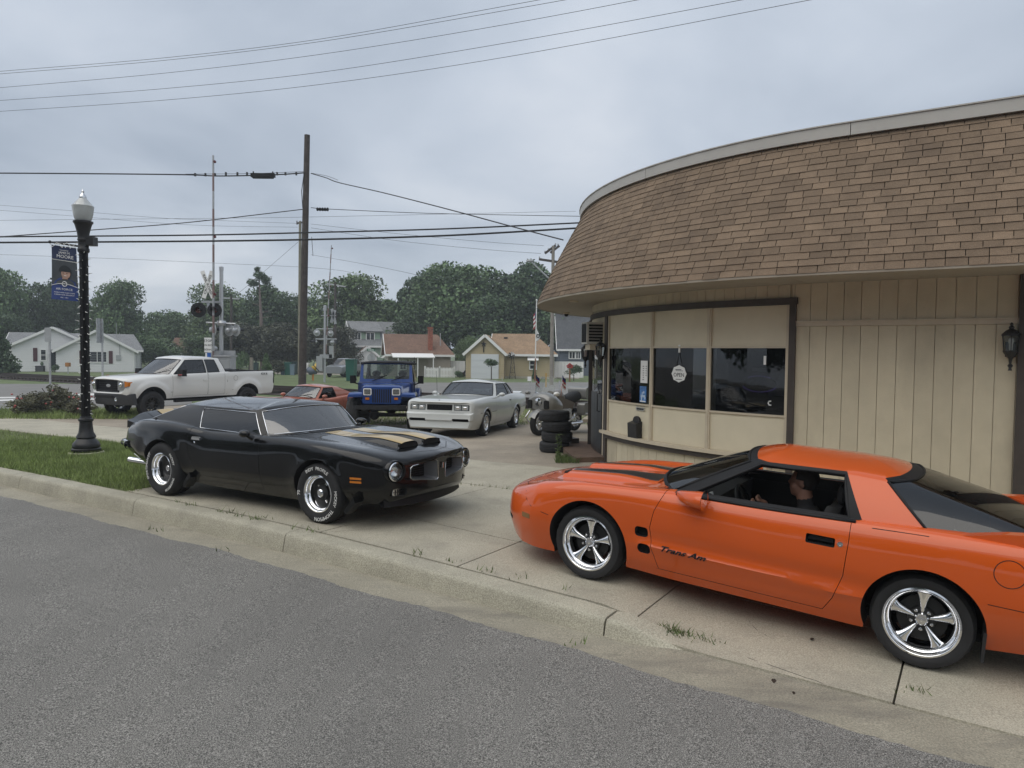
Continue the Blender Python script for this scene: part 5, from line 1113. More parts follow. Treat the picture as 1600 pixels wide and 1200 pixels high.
def wheel(root, loc, side, Rt, wd, Rr, style, dish=.03, rim_m=None, letters=(), lug=.006, tilt=0.0, spoke_m=None):
    """outer face looks along +y for side = 1"""
    rim_m = rim_m or M['chrome']; h = wd / 2; rz = 0 if side > 0 else PI
    hub = MB(); hub.lathe([(.03, -.02), (.16, -.02), (.16, .0), (.09, .005), (.085, .04), (.03, .045)], (0, 0, 0), (0, 1, 0), 24, caps=True)
    w_ = hub.obj('wheel', M['brake'], root, smooth=40); w_.location = loc; w_.rotation_euler = (0, 0, rz + tilt)
    tyre_mesh(Rt, wd, Rr, lug=lug).obj('tyre', M['rubber'], w_, smooth=50)
    mb = MB(); ye = h * .84
    mb.lathe([(Rr - .004, ye - .012), (Rr + .006, ye), (Rr + .004, ye + .010), (Rr - .008, ye + .012), (Rr - .018, ye + .002), (Rr - .022, ye - .02), (Rr - .035, ye - .03), (Rr - .045, ye - .05), (Rr - .050, -h * .5), (Rr - .02, -h * .7), (Rr - .005, -h * .8)], (0, 0, 0), (0, 1, 0), 64); mb.obj('rim', rim_m, w_, smooth=40)
    yo = ye - dish
    sm = spoke_m or rim_m
    if style == 'five':                      # five flared spokes
        for k in range(5):
            a = PI / 2 + k * 2 * PI / 5; d = Vector((math.cos(a), 0, math.sin(a))); t = Vector((-math.sin(a), 0, math.cos(a))); rows = []; nst = 9
            for i in range(nst):
                f = i / (nst - 1); r = .05 + (Rr - .045 - .05) * f; hw = .017 + .026 * f ** 1.7 + (.016 * max(0, f - .85) / .15); y = yo - .012 - .022 * math.sin(PI * f) * 0 + .004 * f - .045 * (1 - f) * 0; th = .030
                bow = -.020 * (1 - f) ** 1.5
                sec = [(-hw, -th), (-hw, -.010), (-hw * .72, .0), (-hw * .25, .007), (hw * .25, .007), (hw * .72, .0), (hw, -.010), (hw, -th)]
                rows.append([d * r + t * u + Vector((0, y + bow + v, 0)) for u, v in sec])
            mb = MB(); mb.grid(rows, close=True); mb.f += [tuple(range(7, -1, -1)), tuple((nst - 1) * 8 + j for j in range(8))]; mb.m += [0, 0]; s_ = mb.obj('spoke', sm, w_, smooth=45); clean_normals(s_)
        mb = MB(); mb.lathe([(.03, yo - .05), (.085, yo - .05), (.085, yo - .038), (.05, yo - .032), (.042, yo - .008), (.034, yo + .002), (.030, yo - .004), (.012, yo - .004), (.001, yo - .002)], (0, 0, 0), (0, 1, 0), 24); mb.obj('hub_cap', sm, w_, smooth=30)
        for k in range(5): a = -PI / 2 + k * 2 * PI / 5; mb = MB(); mb.lathe([(.014, yo - .055), (.013, yo - .014), (.009, yo - .008), (.001, yo - .007)], (.068 * math.cos(a), 0, .068 * math.sin(a)), (0, 1, 0), 6); mb.obj('lug_nut', M['chrome_dull'], w_)
    elif style == 'mag':                     # deep dish five slim spokes
        for k in range(5):
            a = PI / 2 + .3 + k * 2 * PI / 5; d = Vector((math.cos(a), 0, math.sin(a))); t = Vector((-math.sin(a), 0, math.cos(a))); rows = []
            for i in range(6):
                f = i / 5; r = .04 + (Rr - .04 - .04) * f; hw = .024 - .006 * f + .014 * max(0, f - .7); y = yo - .01 - .03 * f
                sec = [(-hw, -.025), (-hw, 0), (-hw * .4, .008), (hw * .4, .008), (hw, 0), (hw, -.025)]; rows.append([d * r + t * u + Vector((0, y + v, 0)) for u, v in sec])
            mb = MB(); mb.grid(rows, close=True); mb.f += [tuple(range(5, -1, -1)), tuple(30 + j for j in range(6))]; mb.m += [0, 0]; s_ = mb.obj('spoke', sm, w_, smooth=40); clean_normals(s_)
        mb = MB(); mb.lathe([(.10, yo - .05), (.085, yo - .01), (.05, yo), (.045, yo + .045), (.03, yo + .055), (.001, yo + .055)], (0, 0, 0), (0, 1, 0), 24); mb.obj('hub_cap', sm, w_, smooth=30)
    elif style == 'multi':                   # many thin spokes
        n = 10
        for k in range(n):
            a = k * 2 * PI / n; d = Vector((math.cos(a), 0, math.sin(a))); t = Vector((-math.sin(a), 0, math.cos(a))); mb = MB(); mb.beam(d * .05 + Vector((0, yo - .03, 0)), d * (Rr - .03) + Vector((0, yo - .01, 0)), .03, .03, (0, 1, 0)); mb.obj('spoke', sm, w_)
        mb = MB(); mb.lathe([(.07, yo - .06), (.07, yo - .01), (.04, yo + .005), (.001, yo + .006)], (0, 0, 0), (0, 1, 0), 20); mb.obj('hub_cap', sm, w_, smooth=30)
    elif style == 'steel':
        mb = MB(); mb.lathe([(Rr - .04, yo - .03), (Rr - .09, yo - .02), (.10, yo - .05), (.07, yo - .01), (.001, yo)], (0, 0, 0), (0, 1, 0), 28); mb.obj('wheel_disc', sm, w_, smooth=40)
        for k in range(8): a = k * PI / 4; mb = MB(); mb.box((math.cos(a) * (Rr - .075), yo - .018, math.sin(a) * (Rr - .075)), (.035, .02, .035), Matrix.Rotation(-a, 3, 'Y')); mb.obj('wheel_slot', M['dark'], w_)
    if letters:
        mb = MB(); 
        for s_, sz, ang in letters: ringtext(mb, s_, sz, Rr + .55 * (Rt - Rr), ang, h * 1.0 + .0005, .002)
        mb.obj('tyre_lettering', M['white_letter'], w_)
    return w_
M['brake'] = mat('brake', (.03, .03, .03), .5, .5)
def paint(name, col, rough=.32, coat=1.0, flake=0.0, metal=0.0):
    m = mat(name, col, rough, metal, coat=coat, spec=.12); return m
def place_car(root, fw, rw, axle, front_x=0.0):
    """fw, rw: ground points (x, y, z) midway under the front and rear axle; local +x forward, origin under front axle"""
    fw, rw = Vector(fw), Vector(rw); X = (fw - rw).normalized(); Yv = Vector((0, 0, 1)).cross(X).normalized(); Z = X.cross(Yv); m_ = Matrix((X, Yv, Z)).transposed().to_4x4(); m_.translation = fw; root.matrix_world = m_
def seat(root, x, y, z, m, w_=.48, h=.62, head=True, rec=.30):
    mb = MB(); rows = []
    for k in range(7):
        f = k / 6; c = Vector((x - rec * f * h, y, z + f * h)); wd = w_ * (1 - .22 * f ** 3); th = .13 * (1 - .35 * f)
        rows.append([c + Vector((dx * th, dy * wd / 2, 0)) for dx, dy in ((.5, -.7), (.7, -1), (.2, -1.06), (-.5, -.9), (-.5, .9), (.2, 1.06), (.7, 1), (.5, .7))])
    mb.grid(rows, close=True); mb.f += [tuple(range(8)), tuple(48 + j for j in range(8))]; mb.m += [0, 0]
    mb.box((x + .22, y, z - .02), (.5, w_, .16))
    if head: mb.ell((x - rec * h - .03, y, z + h + .07), (.05, .13, .09), 12, 8)
    o = mb.obj('seat', m, root, smooth=50); clean_normals(o); return o
def steering(root, x, y, z, r=.185, tilt=.45, m=None):
    mb = MB(); ax = Vector((-math.cos(tilt), 0, math.sin(tilt))); a, b, c = frame(ax); o = Vector((x, y, z)); pts = [o + (a * math.cos(2 * PI * k / 28) + b * math.sin(2 * PI * k / 28)) * r for k in range(29)]
    mb.tube(pts, .015, 7); mb.tube([o, o - ax * .3], .03, 8); mb.lathe([(.06, -.02), (.055, .02), (.01, .03)], o, ax, 14, caps=True)
    for k in (0, 2.1, 4.2): mb.tube([o, o + (a * math.cos(k) + b * math.sin(k)) * r], .011, 5)
    return mb.obj('steering_wheel', m or M['black_plastic'], root, smooth=50)
def tub(root, x0, x1, hw, z0, z1, m=None):
    """cabin floor and side linings inside the body cavity"""
    mb = MB(); t = .012
    mb.box(((x0 + x1) / 2, 0, z0 + t), (x1 - x0 - .02, 2 * hw - .02, t))
    for s_ in (-1, 1): mb.box(((x0 + x1) / 2, s_ * (hw - .012), (z0 + z1) / 2), (x1 - x0 - .02, .012, z1 - z0 - .02))
    for x in (x0 + .012, x1 - .012): mb.box((x, 0, (z0 + z1) / 2), (.012, 2 * hw - .03, z1 - z0 - .02))
    return mb.obj('cabin_lining', m or M['interior'], root)
def dashboard(root, x, hw, z, m=None, dp=.32):
    mb = MB(); mb.prism([(0, -.25), (0, -.02), (.10, .02), (dp, .0), (dp, -.25)], (x, -hw, z), (1, 0, 0), (0, 0, 1), (0, 2 * hw, 0)); return mb.obj('dashboard', m or M['interior'], root)
def lens_round(root, c, r, face, name='headlight', ring=True):
    c, f = Vector(c), Vector(face).normalized(); mb = MB(); mb.lathe([(r * 1.0, -.05), (r * 1.14, -.02), (r * 1.16, .012), (r * 1.05, .02), (r, .008)], c, f, 28); b = mb.obj(name, M['chrome'], root, smooth=50)
    mb = MB(); mb.lathe([(r, .0), (r * .8, -.045), (r * .4, -.07), (.01, -.075)], c, f, 24); mb.obj('reflector', M['chrome_dull'], b, smooth=60)
    mb = MB(); mb.lathe([(r * 1.0, .008), (r * .8, .022), (r * .4, .032), (.002, .035)], c, f, 24); mb.obj('lens', M['lens'], b, smooth=180); return b
def recess(mb, poly_yz, x0, x1): mb.prism(poly_yz, (x0, 0, 0), (0, 1, 0), (0, 0, 1), (x1 - x0, 0, 0))
from mathutils.bvhtree import BVHTree
def bvh_of(*obs):
    V, F = [], []
    for o in obs:
        k = len(V); V += [v.co.copy() for v in o.data.vertices]; F += [tuple(i + k for i in p.vertices) for p in o.data.polygons]
    return BVHTree.FromPolygons(V, F)
def drape_top(bv, x, y, lift):
    h = bv.ray_cast(Vector((x, y, 3)), Vector((0, 0, -1)))
    return Vector((x, y, (h[0].z if h[0] is not None else .8) + lift))
def drape_side(bv, x, z, s, lift):
    h = bv.ray_cast(Vector((x, 3 * s, z)), Vector((0, -s, 0))); return Vector((x, (h[0].y if h[0] is not None else .9 * s) + lift * s, z))
# ================================================================ ORANGE SPORTS CAR
M['orange'] = paint('orange_paint', (.60, .092, .010), .38, 1.0)
M['tint'] = glass('tint', (.12, .13, .13), 1.75); M['clear'] = glass('clear', (.72, .76, .74), 1.5); M['mid_tint'] = glass('mid_tint', (.40, .43, .43), 1.52)
oc = thing('sports_car', 'orange low coupe with chrome five spoke wheels and driver inside', 'car')
FT, TRK = (.64, 6.30), .775
fwn, rwn = Vector((*FT, gz(*FT))), Vector((2.82, 4.92, 0)); rwn.z = gz(rwn.x, rwn.y)
d_ = (fwn - rwn); d_.z = 0; d_.normalize(); left = Vector((-d_.y, d_.x, 0)); WB = 2.568
fwn = rwn + d_ * WB; fwn.z = gz(fwn.x, fwn.y)
T_OUT = .885
place_car(oc, fwn - left * T_OUT + Vector((0, 0, .004)), rwn - left * T_OUT + Vector((0, 0, .004)), WB)
rows = [
 (1.14, [(0, .28), (.26, .28), (.36, .36), (.40, .45), (.36, .53), (.26, .555), (0, .57)]),
 (1.09, [(0, .23), (.44, .23), (.56, .34), (.60, .45), (.55, .56), (.38, .595), (0, .61)]),
 (.98, [(0, .18), (.60, .18), (.72, .33), (.755, .46), (.69, .595), (.47, .645), (0, .665)]),
 (.78, [(0, .155), (.74, .155), (.83, .34), (.855, .50), (.78, .67), (.52, .715), (0, .74)]),
 (.50, [(0, .155), (.80, .155), (.885, .36), (.915, .54), (.845, .755), (.56, .775), (0, .805)]),
 (.10, [(0, .17), (.80, .17), (.895, .38), (.925, .58), (.875, .835), (.60, .82), (0, .855)]),
 (-.35, [(0, .18), (.80, .18), (.875, .33), (.920, .60), (.885, .865), (.63, .86), (0, .90)]),
 (-.80, [(0, .17), (.80, .17), (.875, .32), (.925, .60), (.885, .885), (.66, .925), (0, .94)]),
 (-1.4, [(0, .17), (.80, .17), (.88, .32), (.935, .60), (.885, .90), (.70, .935), (0, .94)]),
 (-2.1, [(0, .17), (.80, .17), (.89, .34), (.945, .62), (.895, .925), (.72, .955), (0, .96)]),
 (-2.6, [(0, .20), (.81, .20), (.905, .38), (.955, .64), (.905, .945), (.70, .98), (0, .985)]),
 (-3.1, [(0, .24), (.78, .24), (.895, .42), (.94, .64), (.885, .95), (.68, .99), (0, 1.0)]),
 (-3.5, [(0, .28), (.70, .28), (.85, .44), (.89, .62), (.83, .91), (.62, .965), (0, .98)]),
 (-3.74, [(0, .34), (.56, .34), (.74, .46), (.79, .60), (.74, .80), (.54, .87), (0, .89)]),
 (-3.80, [(0, .40), (.50, .40), (.68, .48), (.73, .60), (.68, .74), (.48, .79), (0, .80)])]
def ocw(v):
    x, y, z = v
    if x > .55: v = Vector((x - .20 * (abs(y) / .8) ** 2 * ((x - .55) / .6), y, z))
    if -2.75 < x < -.35:                     # crease along the doors
        k = sstep(-.35, -.6, x) * sstep(-2.75, -2.4, x) if False else 1.0
    a = sstep(.0, 1, min((x + 2.5) / .5, (-.3 - x) / .35)); 
    if a > 0 and abs(y) > .6 and .28 < z < .66: v = Vector((v.x, v.y * (1 + .024 * a * math.exp(-((z - .425) / .035) ** 2) - .018 * a * math.exp(-((z - .51) / .05) ** 2)), z))
    return v
body = loft_body(rows, corners=(1,), sub=7, nx=120, warp=ocw).obj('body', [M['orange'], M['dark']], oc); body.parent = None; clean_normals(body)
mb = MB()
for s_ in (1, -1):
    arch_cutter(mb, 0, .335, .375, .50, 1.2, s_); arch_cutter(mb, -WB, .335, .380, .50, 1.2, s_)
c = temp(mb, M['dark']); boolean(body, c, 'DIFFERENCE')
mb = MB(); mb.prism([(-.62, .30), (-.62, .95), (-.40, 1.2), (-3.0, 1.2), (-2.75, .62), (-2.25, .55), (-2.15, .30)], (0, -.755, 0), (1, 0, 0), (0, 0, 1), (0, 1.51, 0)); boolean(body, temp(mb, M['dark']), 'DIFFERENCE')
mb = MB()                                    # side gills, door handle pockets, nose vents
for s_ in (1, -1):
    for P in (rrect(-.505, .545, .115, .085, .028), rrect(-.535, .405, .115, .085, .035)): mb.prism(P, (0, s_ * .845, 0), (1, 0, 0), (0, 0, 1), (0, s_ * .3, 0))
    mb.prism(rrect(.90, .465, .17, .055, .02), (0, s_ * .60, 0), (1, 0, 0), (0, 0, 1), (0, s_ * .4, 0)); mb.prism(rrect(.93, .365, .12, .045, .02), (0, s_ * .58, 0), (1, 0, 0), (0, 0, 1), (0, s_ * .4, 0))
    mb.prism(rrect(-1.885, .775, .20, .068, .012), (0, s_ * .872, 0), (1, 0, 0), (0, 0, 1), (0, s_ * .3, 0))
    mb.prism(rrect(.50 * s_, .445, .44, .06, .02), (.80, 0, 0), (0, 1, 0), (0, 0, 1), (.5, 0, 0)); mb.prism(rrect(.30 * s_, .325, .30, .05, .02), (.88, 0, 0), (0, 1, 0), (0, 0, 1), (.5, 0, 0))
boolean(body, temp(mb, M['dark']), 'DIFFERENCE')
door_poly = [(-.655, .245), (-.60, .42), (-.575, .60), (-.60, .74), (-.66, .88), (-.68, 1.0), (-2.075, 1.0), (-2.075, .80), (-2.06, .55), (-2.00, .36), (-1.935, .245)]
for s_ in (1, -1):
    dr = panel(body, oc, 'door', lambda g, s=s_: side_prism(door_poly, .70, 1.1, s, g), .0045, M['dark'])
    mb = MB(); mb.box((-1.885, s_ * .896, .782), (.165, .012, .034)); mb.obj('door_handle', M['black_plastic'], dr)
    bvd = BVHTree.FromPolygons([v.co for v in dr.data.vertices], [tuple(p.vertices) for p in dr.data.polygons]); mb = MB(); mb.lathe([(.017, -.01), (.019, .003), (.010, .005), (.001, .002)], drape_side(bvd, -2.02, .775, s_, .001), (0, s_, 0), 14); mb.obj('key_lock', M['chrome_dull'], dr)
    if s_ == 1:
        bvd = BVHTree.FromPolygons([v.co for v in dr.data.vertices], [tuple(p.vertices) for p in dr.data.polygons])
        mb = MB(); mb.text('Trans Am', .086, (0, 0, 0), (1, 0, 0), (0, 0, 1), .0015, sx=1.12, shear=.4, fn=lambda u, v, w: drape_side(bvd, -.865 - u, .442 + v * .72, 1, .008 + w)); mb.obj('door_script', M['black_plastic'], dr)
hood_poly = [(.72, .0), (.70, -.42), (.55, -.56), (.10, -.665), (-.35, -.70), (-.60, -.70), (-.52, -.35), (-.48, 0), (-.52, .35), (-.60, .70), (-.35, .70), (.10, .665), (.55, .56), (.70, .42)]
def hood_cut(g):
    mb = MB(); k = 1 - g * 1.8; P = [((x - .1) * (1 - g * 2) + .1, y * k) for x, y in hood_poly]; mb.prism(P, (0, 0, .60), (1, 0, 0), (0, 1, 0), (0, 0, .8)); return mb
hd = panel(body, oc, 'bonnet', hood_cut, .004, M['dark'])
body.parent = oc; fine(body)
# raised twin bonnet bulges with black decals, nostrils at the front
bvo = bvh_of(body, hd, *[o for o in oc.children if o.name.startswith('door')])
def bulge(name, x0, x1, yc, hw0, hw1, hgt, m, n=18, k=10, lift=0.0, blunt=True):
    mb = MB(); rows = []
    for i in range(n + 1):
        f = i / n; x = x0 + (x1 - x0) * f; hw = hw0 + (hw1 - hw0) * f; hh = hgt * (min(1, f / .12) ** .6 if not blunt else 1) * (1 - sstep(.55, 1, f) * .75); row = []
        for j in range(k + 1):
            u = -1 + 2 * j / k; y = yc + u * hw; p = drape_top(bvo, x, y, lift); p.z += hh * (1 - u ** 4) - (.006 if abs(u) == 1 else 0); row.append(p)
        rows.append(row)
    mb.grid(rows); f0 = len(mb.v); fr = [drape_top(bvo, x0, yc + (-1 + 2 * j / k) * hw0, -.01) for j in range(k + 1)]; mb.v += [tuple(p) for p in fr]; mb.t += [.5] * (k + 1); o = f0 - (n + 1) * (k + 1)
    for j in range(k): mb.f.append((j, j + 1, f0 + j + 1, f0 + j)); mb.m.append(0)
    ob = mb.obj(name, m, hd, smooth=40); return ob
for s_ in (1, -1):
    bulge('bonnet_scoop', .50, -.46, s_ * .29, .19, .235, .038, M['orange'])
    bulge('bonnet_decal', .47, -.44, s_ * .27, .085, .185, .036, M['black_paint'], lift=.0055)
    mb = MB(); mb.prism(rrect(0, 0, .27, .05, .02), (.508, s_ * .29, drape_top(bvo, .5, s_ * .29, .014).z), (0, 1, 0), (0, 0, 1), (-.03, 0, 0)); mb.obj('nostril', M['dark'], hd)
# cowl, wiper
mb = MB(); rows = []
for x, z in ((-.42, .0), (-.60, .006), (-.80, .004)):
    rows.append([Vector((x - .25 * (abs(y) / .75) ** 2, y, .925 + z - .03 * (abs(y) / .75) ** 2)) for y in np.linspace(-.76, .76, 17)])
mb.grid(rows); mb.obj('cowl_panel', M['black_plastic'], oc, smooth=60)
gl = {'all': M['clear'], 'rear_window': M['tint']}
nodes = [((-.40, 0, .930), (-1.22, 0, 1.275)), ((-.66, .735, .878), (-1.31, .555, 1.245)), ((-.80, .80, .878), (-1.40, .590, 1.236)), ((-2.055, .845, .915), (-1.965, .605, 1.256)), ((-2.15, .842, .924), (-1.978, .605, 1.256)), ((-2.56, .825, .945), (-2.235, .585, 1.246)), ((-3.30, .68, .985), (-2.32, .44, 1.258)), ((-3.44, 0, .995), (-2.37, 0, 1.265))]
gh_ = greenhouse(oc, nodes, ['g', 'k', 'g', 'k', 'p', 'g', 'g'], (M['orange'], M['orange']), gl, crown=.052, bulge=.03, vb=.035, vt=.925, trim=M['black_plastic'], trim_r=.011, open_seg=(2,), pillar_m=M['black_plastic'])
# roof seam between the lift-out panels, interior
tub(oc, -2.12, -.64, .75, .30, .86); dashboard(oc, -.98, .73, .87); steering(oc, -1.20, .37, .80, .185, .42)
for y in (.37, -.37): seat(oc, -1.77 if y > 0 else -1.90, y, .44, M['interior'], .50, .52, True, .28)
mb = MB(); mb.box((-1.5, 0, .52), (1.1, .18, .30)); mb.obj('centre_console', M['interior'], oc)
mb = MB(); mb.box((-2.45, 0, .78), (.5, 1.4, .06)); mb.obj('parcel_shelf', M['interior'], oc)
mb = MB(); mb.ell((-1.33, .0, 1.165), (.02, .11, .03), 12, 8); mb.obj('rear_view_mirror', M['black_plastic'], oc)
mb = MB(); mb.box((-.98, .60, .86), (.02, .06, .11), Matrix.Rotation(.3, 3, 'Y')); mb.obj('phone_holder', M['white'], oc)
for s_ in (1, -1): mb = MB(); mb.tube([drape_top(bvo, x, s_ * (.862 + .012 * k / 8), .003) for k, x in enumerate(np.linspace(-.76, -2.10, 9))], .014, 6); mb.obj('belt_moulding', M['black_plastic'], oc, smooth=60); mb = MB(); mb.grid([[drape_top(bvo, x, s_ * yy, .003) for yy in (.758, .80, .845)] for x in np.linspace(-.74, -2.12, 14)]); mb.obj('inner_sill', M['interior'], oc)
# mirrors
for s_ in (1, -1):
    rows = []
    for f, w2, h2, dy in ((0, .015, .02, -.10), (.2, .04, .042, -.04), (.5, .075, .058, .02), (.85, .10, .068, .04), (1.0, .10, .068, .045)):
        c = Vector((-.76 - .27 * f, s_ * (.93 + dy + .02), .905 + .012 * f)); rows.append([c + Vector((0, w2 * math.cos(2 * PI * k / 14) * (1 if math.cos(2 * PI * k / 14) > 0 else 1.2), h2 * math.sin(2 * PI * k / 14))) for k in range(14)])
    mb = MB(); mb.grid(rows, close=True); mb.f += [tuple(range(14)), tuple(56 + k for k in range(14))]; mb.m += [0, 0]; mr_ = mb.obj('wing_mirror', M['orange'], oc, smooth=50); clean_normals(mr_)
    mb = MB(); mb.lathe([(.085, 0), (.001, .004)], (-1.0315, s_ * .995, .917), (-1, 0, 0), 16); mb.obj('mirror_glass', M['chrome'], mr_)
# side marker, lamps in the nose, fuel flap, antenna, spoiler
bvo = bvh_of(body)
def side_patch(name, poly, s, lift, m, par=None, th=.006):
    mb = MB(); a = [drape_side(bvo, x, z, s, lift) for x, z in poly]; b = [p - Vector((0, s * th, 0)) for p in a]; n = len(a); mb.add(a + b, [tuple(range(n)), tuple(range(2 * n - 1, n - 1, -1))] + [(i, (i + 1) % n, (i + 1) % n + n, i + n) for i in range(n)]); o = mb.obj(name, m, par or oc); clean_normals(o); return o
side_patch('side_marker', rrect(.64, .455, .105, .045, .008), 1, .004, mat('amber_dark', (.22, .10, .02), .25, coat=.6)); side_patch('side_marker', rrect(.64, .455, .105, .045, .008), -1, .004, M['amber'])
def seam_side(name, pts, s=1, r=.0035, par=None):
    mb = MB(); mb.tube([drape_side(bvo, x, z, s, -.0012) for x, z in pts], r, 5); return mb.obj(name, M['dark'], par or oc)
seam_side('fuel_flap', [(-3.03 + .088 * math.cos(2 * PI * k / 30), .795 + .088 * math.sin(2 * PI * k / 30)) for k in range(31)])
seam_side('bumper_seam', [(.715, .72), (.70, .66), (.66, .60), (.58, .555), (.45, .525), (.385, .515)]); seam_side('bumper_seam', [(-2.93, .575), (-3.15, .572), (-3.45, .566), (-3.7, .56)])
seam_side('rocker_seam', [(-.64, .248), (-1.2, .246), (-1.93, .246), (-2.2, .25)])
seam_side('quarter_seam', [(-2.21, .925), (-2.35, .932), (-2.56, .940)])
for s_ in (1, -1):
    mb = MB(); mb.prism(rrect(.415 * s_, .435, .24, .035, .015), (.985, 0, 0), (0, 1, 0), (0, 0, 1), (.015, 0, 0)); mb.obj('fog_lamp', M['amber'], oc)
    # pop-up headlamp lid outline
    mb = MB(); mb.tube([drape_top(bvo, x, s_ * y, .001) for x, y in ((.56, .40), (.80, .34), (.86, .50), (.76, .66), (.56, .70), (.56, .40))], .0035, 5); mb.obj('headlamp_lid_seam', M['dark'], oc)
mb = MB(); rows = []
for y in np.linspace(-.86, .86, 25):
    e = abs(y) / .86; zz_ = 1.075 - .10 * sstep(.80, 1, e); x = -3.42 - .12 * (1 - e ** 2) + .25 * sstep(.85, 1, e); rows.append([Vector((x + dx, y, zz_ + dz)) for dx, dz in ((.13, -.012), (.06, .018), (-.10, .024), (-.13, .008), (-.06, -.018))])
mb.grid(rows, close=True); mb.f += [(0, 1, 2, 3, 4), tuple(24 * 5 + k for k in (4, 3, 2, 1, 0))]; mb.m += [0, 0]; sp = mb.obj('spoiler', M['orange'], oc, smooth=50); clean_normals(sp)
for s_ in (1, -1):
    mb = MB(); mb.prism([(-2.62, .945), (-3.55, .92), (-3.60, 1.06), (-3.35, 1.085), (-3.0, 1.035)], (0, s_ * .755, 0), (1, 0, 0), (0, 0, 1), (0, s_ * .10, 0)); mb.obj('spoiler_end', M['orange'], sp, smooth=30)
    for y, sd in ((.885, 1),): 
        pass
for x, wd, rr in ((0, .24, .325), (-WB, .27, .328)):
    for s_ in (1, -1): wheel(oc, (x, s_ * (T_OUT - wd / 2), rr), s_, rr, wd, .238, 'five', dish=.028 if x == 0 else .045, spoke_m=M['chrome'])
mb = MB(); mb.box((-1.5, 0, .23), (3.7, 1.2, .06)); mb.obj('underbody', M['dark'], oc)
for s_ in (1, -1):
    mb = MB(); mb.prism([(-2.93, .16), (-2.93, .36), (-2.95, .36), (-2.95, .16)], (0, s_ * .62, 0), (1, 0, 0), (0, 0, 1), (0, s_ * .26, 0)); mb.obj('mud_flap', M['rubber'], oc)
# ================================================================ DRIVER
M['skin'] = mat('skin', (.25, .125, .085), .6, var=.08, vs=20); M['shirt'] = mat('shirt', (.012, .012, .014), .9, var=.2, vs=30); M['hair'] = mat('hair', (.018, .012, .009), .7, bump=.4, bs=200)
drv = thing('person', 'driver in dark shirt sitting at the wheel of the orange car', 'person', oc.matrix_world.translation, 0); drv.matrix_world = oc.matrix_world.copy()
mb = MB(); y = .37; HC = Vector((-1.63, y, 1.08))
mb.ell(HC + Vector((-.012, 0, .025)), (.100, .078, .098), 20, 14); mb.ell(HC + Vector((.022, 0, -.045)), (.072, .062, .078), 18, 12); mb.ell(HC + Vector((.050, 0, -.092)), (.034, .036, .028), 12, 8)
mb.ell(HC + Vector((.094, 0, -.012)), (.020, .014, .016), 10, 8); mb.tube([HC + Vector((.078, 0, .030)), HC + Vector((.096, 0, -.008))], [.010, .014], 8); mb.ell(HC + Vector((.066, 0, .038)), (.022, .055, .014), 12, 8)
for s_ in (1, -1):
    mb.ell(HC + Vector((-.012, s_ * .078, -.005)), (.020, .010, .032), 10, 8, Matrix.Rotation(.25, 3, 'Y')); mb.ell(HC + Vector((.074, s_ * .030, .014)), (.012, .016, .011), 8, 6); mb.ell(HC + Vector((.045, s_ * .042, -.038)), (.035, .026, .030), 10, 8)
mb.ell(HC + Vector((.080, 0, -.052)), (.014, .024, .006), 10, 6); mb.ell(HC + Vector((.078, 0, -.066)), (.012, .021, .007), 10, 6)
mb.tube([HC + Vector((-.015, 0, -.05)), HC + Vector((-.045, 0, -.20))], [.060, .068], 16)
T0 = HC + Vector((-.05, 0, -.19))
rows_t = [(0, .07, .075), (-.035, .095, .17), (-.09, .125, .225), (-.20, .14, .235), (-.33, .15, .225), (-.47, .16, .225), (-.60, .15, .215)]
mb.grid([[T0 + Vector((-.02 + dz * -.28 + a * math.cos(2 * PI * k / 20), b * math.sin(2 * PI * k / 20), dz)) for k in range(20)] for dz, a, b in rows_t], close=True); k0 = len(mb.v); mb.f += [tuple(range(k0 - 20, k0)), tuple(range(k0 - 121, k0 - 141, -1))]; mb.m += [0, 0]
for s_ in (1, -1):
    sh = T0 + Vector((.0, s_ * .20, -.085)); el = T0 + Vector((.17, s_ * .255, -.29)); wr = Vector((-1.335, y + s_ * .135, .80))
    mb.tube([sh, sh.lerp(el, .5), el], [.068, .060, .050], 12); mb.tube([el, el.lerp(wr, .35), wr], [.050, .046, .030], 12); mb.ell(sh, (.072, .07, .075)); mb.ell(el, (.052, .052, .052))
    d = (wr - el).normalized(); pc = wr + d * .045; mb.ell(pc, (.048, .040, .026), 12, 8)
    for q in range(4): b = pc + d * .035 + Vector((0, (q - 1.5) * .019, .004)); ln = (.030, .036, .033, .026)[q]; mb.tube([b, b + d * ln + Vector((0, 0, .012)), b + d * (ln + .012) + Vector((0, 0, -.014)), b + d * ln * .6 + Vector((0, 0, -.030))], [.0095, .009, .0085, .007], 8)
    mb.tube([pc + Vector((-.01, -s_ * .030, .005)), pc + d * .02 + Vector((0, -s_ * .055, .010)), pc + d * .045 + Vector((0, -s_ * .052, -.008))], [.012, .010, .008], 8)
    hp = Vector((-1.62, y + s_ * .10, .44)); kn = Vector((-1.18, y + s_ * .15, .60)); ft = Vector((-.98, y + s_ * .12, .38)); mb.tube([hp, hp.lerp(kn, .5), kn], [.105, .09, .066], 14); mb.tube([kn, ft], [.062, .042], 12); mb.ell(ft + Vector((.08, 0, -.01)), (.13, .045, .045))
ob = mb.obj('body', [M['skin'], M['shirt']], drv); md = ob.modifiers.new('r', 'REMESH'); md.mode = 'VOXEL'; md.voxel_size = .0085
md = ob.modifiers.new('sm', 'SMOOTH'); md.factor = .5; md.iterations = 3
dg = bpy.context.evaluated_depsgraph_get(); me = bpy.data.meshes.new_from_object(ob.evaluated_get(dg)); ob.modifiers.clear(); ob.data = me
me.materials.clear(); me.materials.append(M['skin']); me.materials.append(M['shirt'])
